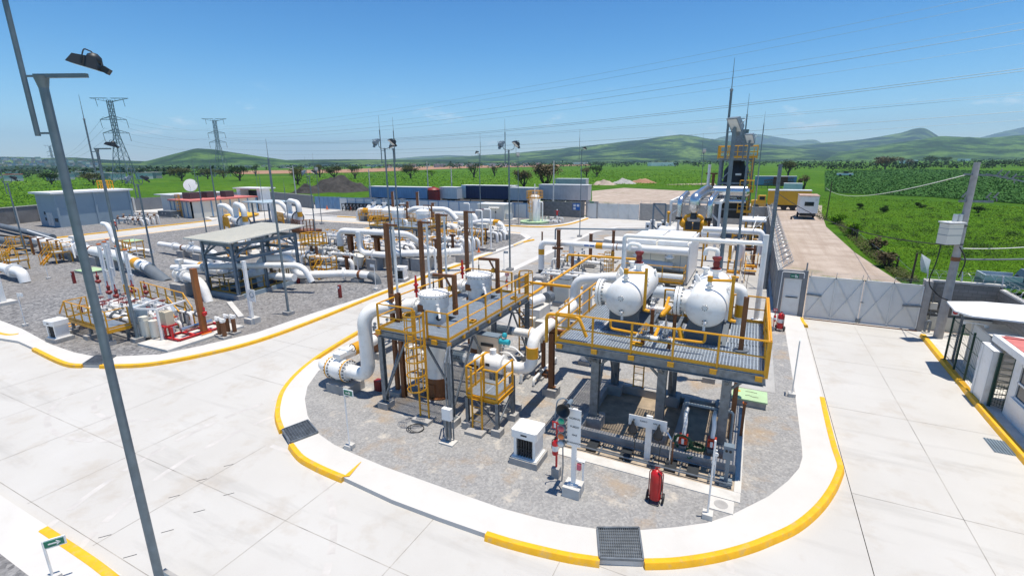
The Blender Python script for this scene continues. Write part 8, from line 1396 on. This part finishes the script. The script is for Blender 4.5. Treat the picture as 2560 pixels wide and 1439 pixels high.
def ridge(name,prof,D,m,f0=.6,amp=.06):
 nx,nv=150,16;xs=np.linspace(prof[0][0],prof[-1][0],nx);ys=np.interp(xs,[p[0]for p in prof],[p[1]for p in prof]);k=np.ones(5)/5;ys=np.convolve(np.pad(ys,2,'edge'),k,'valid');vs=[];fs=[]
 for i in range(nx):
  top=GD(xs[i],ys[i],D);H=max(top.z-GZ,2.);edge=min(1,i/6,(nx-1-i)/6);H*=edge**.5
  for j in range(nv+5):
   t=j/nv;d=f0+(1-f0)*t;p=(top-CP)*d;s=max(0,1-abs(t-1)/1.0);s=s*s*(3-2*s)if t<=1 else max(0,1-(t-1)/.3);z=H*s;z+=H*amp*noise.fractal(V((p.x,p.y,0))*(4./(D*.25)),1,2,5)*math.sin(min(t,1)*math.pi)*2;vs.append((p.x,p.y,GZ-1+z*1.0+(1 if t==1 else 0)))
 w=nv+5
 for i in range(nx-1):
  for j in range(w-1):a=i*w+j;fs.append((a,a+w,a+w+1,a+1))
 struct(name,MB().add(vs,fs),m,smooth=None)
ridge('hill',[(300,411),(370,402),(430,386),(490,371),(530,373),(590,382),(650,391),(720,401),(790,409)],2300,'hill_green')
ridge('hill',[(-700,380),(-200,388),(0,392),(60,393),(110,396),(180,393),(260,399),(330,402),(520,408)],2500,'hill_dark',.5)
ridge('hill',[(480,404),(640,402),(760,399),(900,398),(1000,399),(1100,401),(1300,402)],2600,'hill_dark',.6)
ridge('hills',[(960,402),(1100,395),(1290,383),(1400,373),(1500,362),(1600,352),(1660,343),(1690,338),(1720,338),(1750,345),(1800,352),(1900,362),(2000,368),(2150,378),(2300,392)],5000,'hill_dark',.42)
ridge('hills',[(1850,380),(1980,366),(2050,358),(2150,350),(2250,334),(2285,322),(2310,320),(2330,331),(2360,350),(2420,372),(2500,388)],6000,'hill_dark',.6,.03)
ridge('hills',[(2060,388),(2200,364),(2300,350),(2350,341),(2400,343),(2470,346),(2560,338),(2700,326),(2900,330)],3600,'hill_green',.5)
ridge('mountains',[(1740,372),(1800,343),(1850,335),(1900,336),(1960,346),(2000,352),(2020,349),(2040,350),(2080,372)],10500,'hill_dark',.75,.02);ridge('mountains',[(2400,372),(2440,347),(2500,331),(2560,318),(2700,300),(2900,330)],9500,'hill_dark',.75,.02);ridge('mountains',[(960,399),(1050,391),(1120,388),(1200,391),(1290,386),(1330,392)],9000,'hill_dark',.75,.02)
P=[];S=[]
for i in range(1900):
 x=rnd.uniform(-150,2700);D=rnd.choice((rnd.uniform(420,800),rnd.uniform(800,2200)))if x<560 or x>1950 else rnd.uniform(750,2400)
 b=GD(x,400,D);h=rnd.uniform(3,9)*(.75 if x>1900 else 1);w=h*rnd.uniform(.8,2.2);k=14
 P.append(np.array((b.x,b.y,GZ+h*.52))+nr.normal(size=(k,3))*np.array((w*.4,w*.4,h*.26)));S.append(np.full(k,h*.5))
P=np.concatenate(P);P[:,2]=np.maximum(P[:,2],GZ+.3);leaf_obj('tree_belt',P,np.concatenate(S),'leaf_far',None,.2,kind='stuff',label='far dark belts of trees and hedges along the edge of the plain',category='trees')
def house(m,rm,w=9,d=8,h=5):
 n=bpy.data.meshes.new('house');mb=MB().box(-w/2,-d/2,-2,w/2,d/2,h).mat(1).box(-w/2-.3,-d/2-.3,h,w/2+.3,d/2+.3,h+.5);return make_mesh('house',mb,[m,rm],(0,0,0))
M['wallwhite']=mat('far_white_wall',(.62,.60,.57),.8,var=.1);M['wallpink']=mat('far_pale_wall',(.50,.40,.34),.8,var=.15)
hm_=[house('wallwhite','conc'),house('wallpink','wallwhite',7),house('wallwhite','redroof',11),house('conc','concl',8)]
def put(x,D,y=None,me=None,lab=0,sc=1.):
 b=GD(x,y if y else 400,D);z=b.z-4 if y else GZ;o=bpy.data.objects.new('house',me or rnd.choice(hm_));COL.objects.link(o);o.location=(b.x,b.y,max(GZ,z));o.rotation_euler=(0,0,rnd.uniform(0,1.5));o.scale=(sc,)*3;o['label']=('small pale house on the hillside town at the far left','small pale house in the far settlement behind the trees','single low house among the fields at left')[lab];o['category']='house';o['group']=('houses of the hillside town','houses of the far settlement','houses among the left fields')[lab]
for i in range(130):x=rnd.uniform(-60,245);put(x,1250+rnd.uniform(0,700),394.5+rnd.uniform(0,16)+max(0,x-100)*.05,None,0,1.15)
for i in range(80):put(rnd.uniform(560,1360),rnd.uniform(1000,2000),None,None,1,1.2)
for i in range(26):put(rnd.uniform(0,480),rnd.uniform(330,800),None,None,2,.9)
for i,(x,D,w,l)in enumerate(((1655,900,62,'long white greenhouse roof in the far field'),(1450,1500,36,'white warehouse below the long hill'),(2272,900,20,'white shed beyond the acacia'),(2410,1400,14,'small pale blue roofed hall at the right foothills'))):b=GD(x,400,D);solo('warehouse',l,'warehouse',MB().cb((b.x,b.y,3),w*D/F,25,6.5,.46),'white')
def pylon():
 T=thing('pylon','near lattice power pylon with three crossarms, left of the green hill','pylon',(0,0,0),'lattice power pylons');m=MB();hs=[0,7,13,18,22.5,26.5,30,33.5,37,40.5,44];wd=lambda z:4.6-3.6*min(1,z/26)if z<26 else 1.0
 for a,b_ in((-1,-1),(1,-1),(1,1),(-1,1)):
  for z0,z1 in zip(hs[:-1],hs[1:]):
   m.bar((a*wd(z0),b_*wd(z0),z0),(a*wd(z1),b_*wd(z1),z1),.28);a2,b2=(-b_,a);m.bar((a*wd(z0),b_*wd(z0),z0),(a2*wd(z1),b2*wd(z1),z1),.13);m.bar((a2*wd(z0),b2*wd(z0),z0),(a*wd(z1),b_*wd(z1),z1),.13);m.bar((a*wd(z1),b_*wd(z1),z1),(a2*wd(z1),b2*wd(z1),z1),.13)
 part(T,'mast',m,'grey')
 for z,l,up in((45,9.5,0),(34,6.6,1.8),(27,6.6,1.8)):
  m=MB()
  for s in(-1,1):
   for y in(-.7,.7):m.bar((s*.8,y,z-(1.8 if z>40 else 0)),(s*l,0,z),.2);m.bar((s*.8,y,z+up),(s*l,0,z+.1),.2)
   for t in(.3,.55,.8):m.bar((s*l*t,0,z),(s*l*t,0,z+(up or-1.8)*(1-t)),.1)
  part(T,'crossarm',m,'grey')
  for s in(-1,1):part(T,'insulator_string',MB().cyl((s*l*(.72 if z>40 else 1),0,z),(s*l*(.72 if z>40 else 1)+.4,0,z-4.2),.12,n=6),'dark')
 return T
T=pylon();pa=GD(304,400,283);T.location=(pa.x,pa.y,GZ);T.rotation_euler=(0,0,.62);T.scale=(1.03,1.03,1.05);pb=GD(551,400,412);dup(T,(pb.x,pb.y,GZ),.55,'second lattice power pylon standing before the green hill',sc=(1.03,1.03,1.05));pc=GD(132,400,900);dup(T,(pc.x,pc.y,GZ),.6,'tiny third lattice pylon far off behind the leaning lamp pole')
def hv(p0,p1,sag,l,r=.05):wire('power_line',l,p0,p1,sag,r,'polegrey','high voltage lines',30)
for i,(y0,D0,x1,y1,D1,s,l)in enumerate(((316,412,2720,-62,95,6,'uppermost'),(322,412,2720,-36,95,6,'second'),(330,412,2720,28,100,6,'third'),(333,412,2720,46,90,7,'fourth'),(345,412,2720,84,110,6,'fifth'),(347,412,2720,150,85,7,'sixth'),(350,412,2720,157,85,7,'seventh'),(356,412,2720,216,110,5,'eighth'),(358,412,2720,222,110,5,'ninth'),(372,420,2720,266,110,5,'tenth'),(384,430,2720,290,120,4,'lowest'))):hv(GD(560+(i%3)*6,y0,D0),GD(x1,y1,D1),s,l+' high voltage wire sweeping up to the right edge',.045 if i in(3,5,6,9)else .03)
for i,(ya,yb)in enumerate(((292,322),(320,344),(350,366))):
 for s in(0,1):hv(GD(256+60*s+3*i,ya,283),GD(524+42*s,yb,412),4,['upper','middle','lower'][i]+[' left',' right'][s]+' wire strung between the two pylons',.035)
for i,ya in enumerate((292,320,348)):hv(GD(258+3*i,ya,283),GD(132,388-i,900),10,['upper','middle','lower'][i]+' wire dropping left from the near pylon',.06)
hz=MB().box(-15500,-590,GZ-1.2,15500,13500,760);o=solo('haze','pale blue haze over the plain','haze',hz,'white',kind='stuff',loc=(0,0,0));m=bpy.data.materials.new('haze_air');m.use_nodes=True;t=m.node_tree;t.nodes.remove(t.nodes['Principled BSDF']);v=t.nodes.new('ShaderNodeVolumePrincipled');v.inputs['Density'].default_value=9e-5;v.inputs['Color'].default_value=(.55,.80,1,1);t.links.new(v.outputs[0],t.nodes['Material Output'].inputs['Volume']);o.data.materials.clear();o.data.materials.append(m)
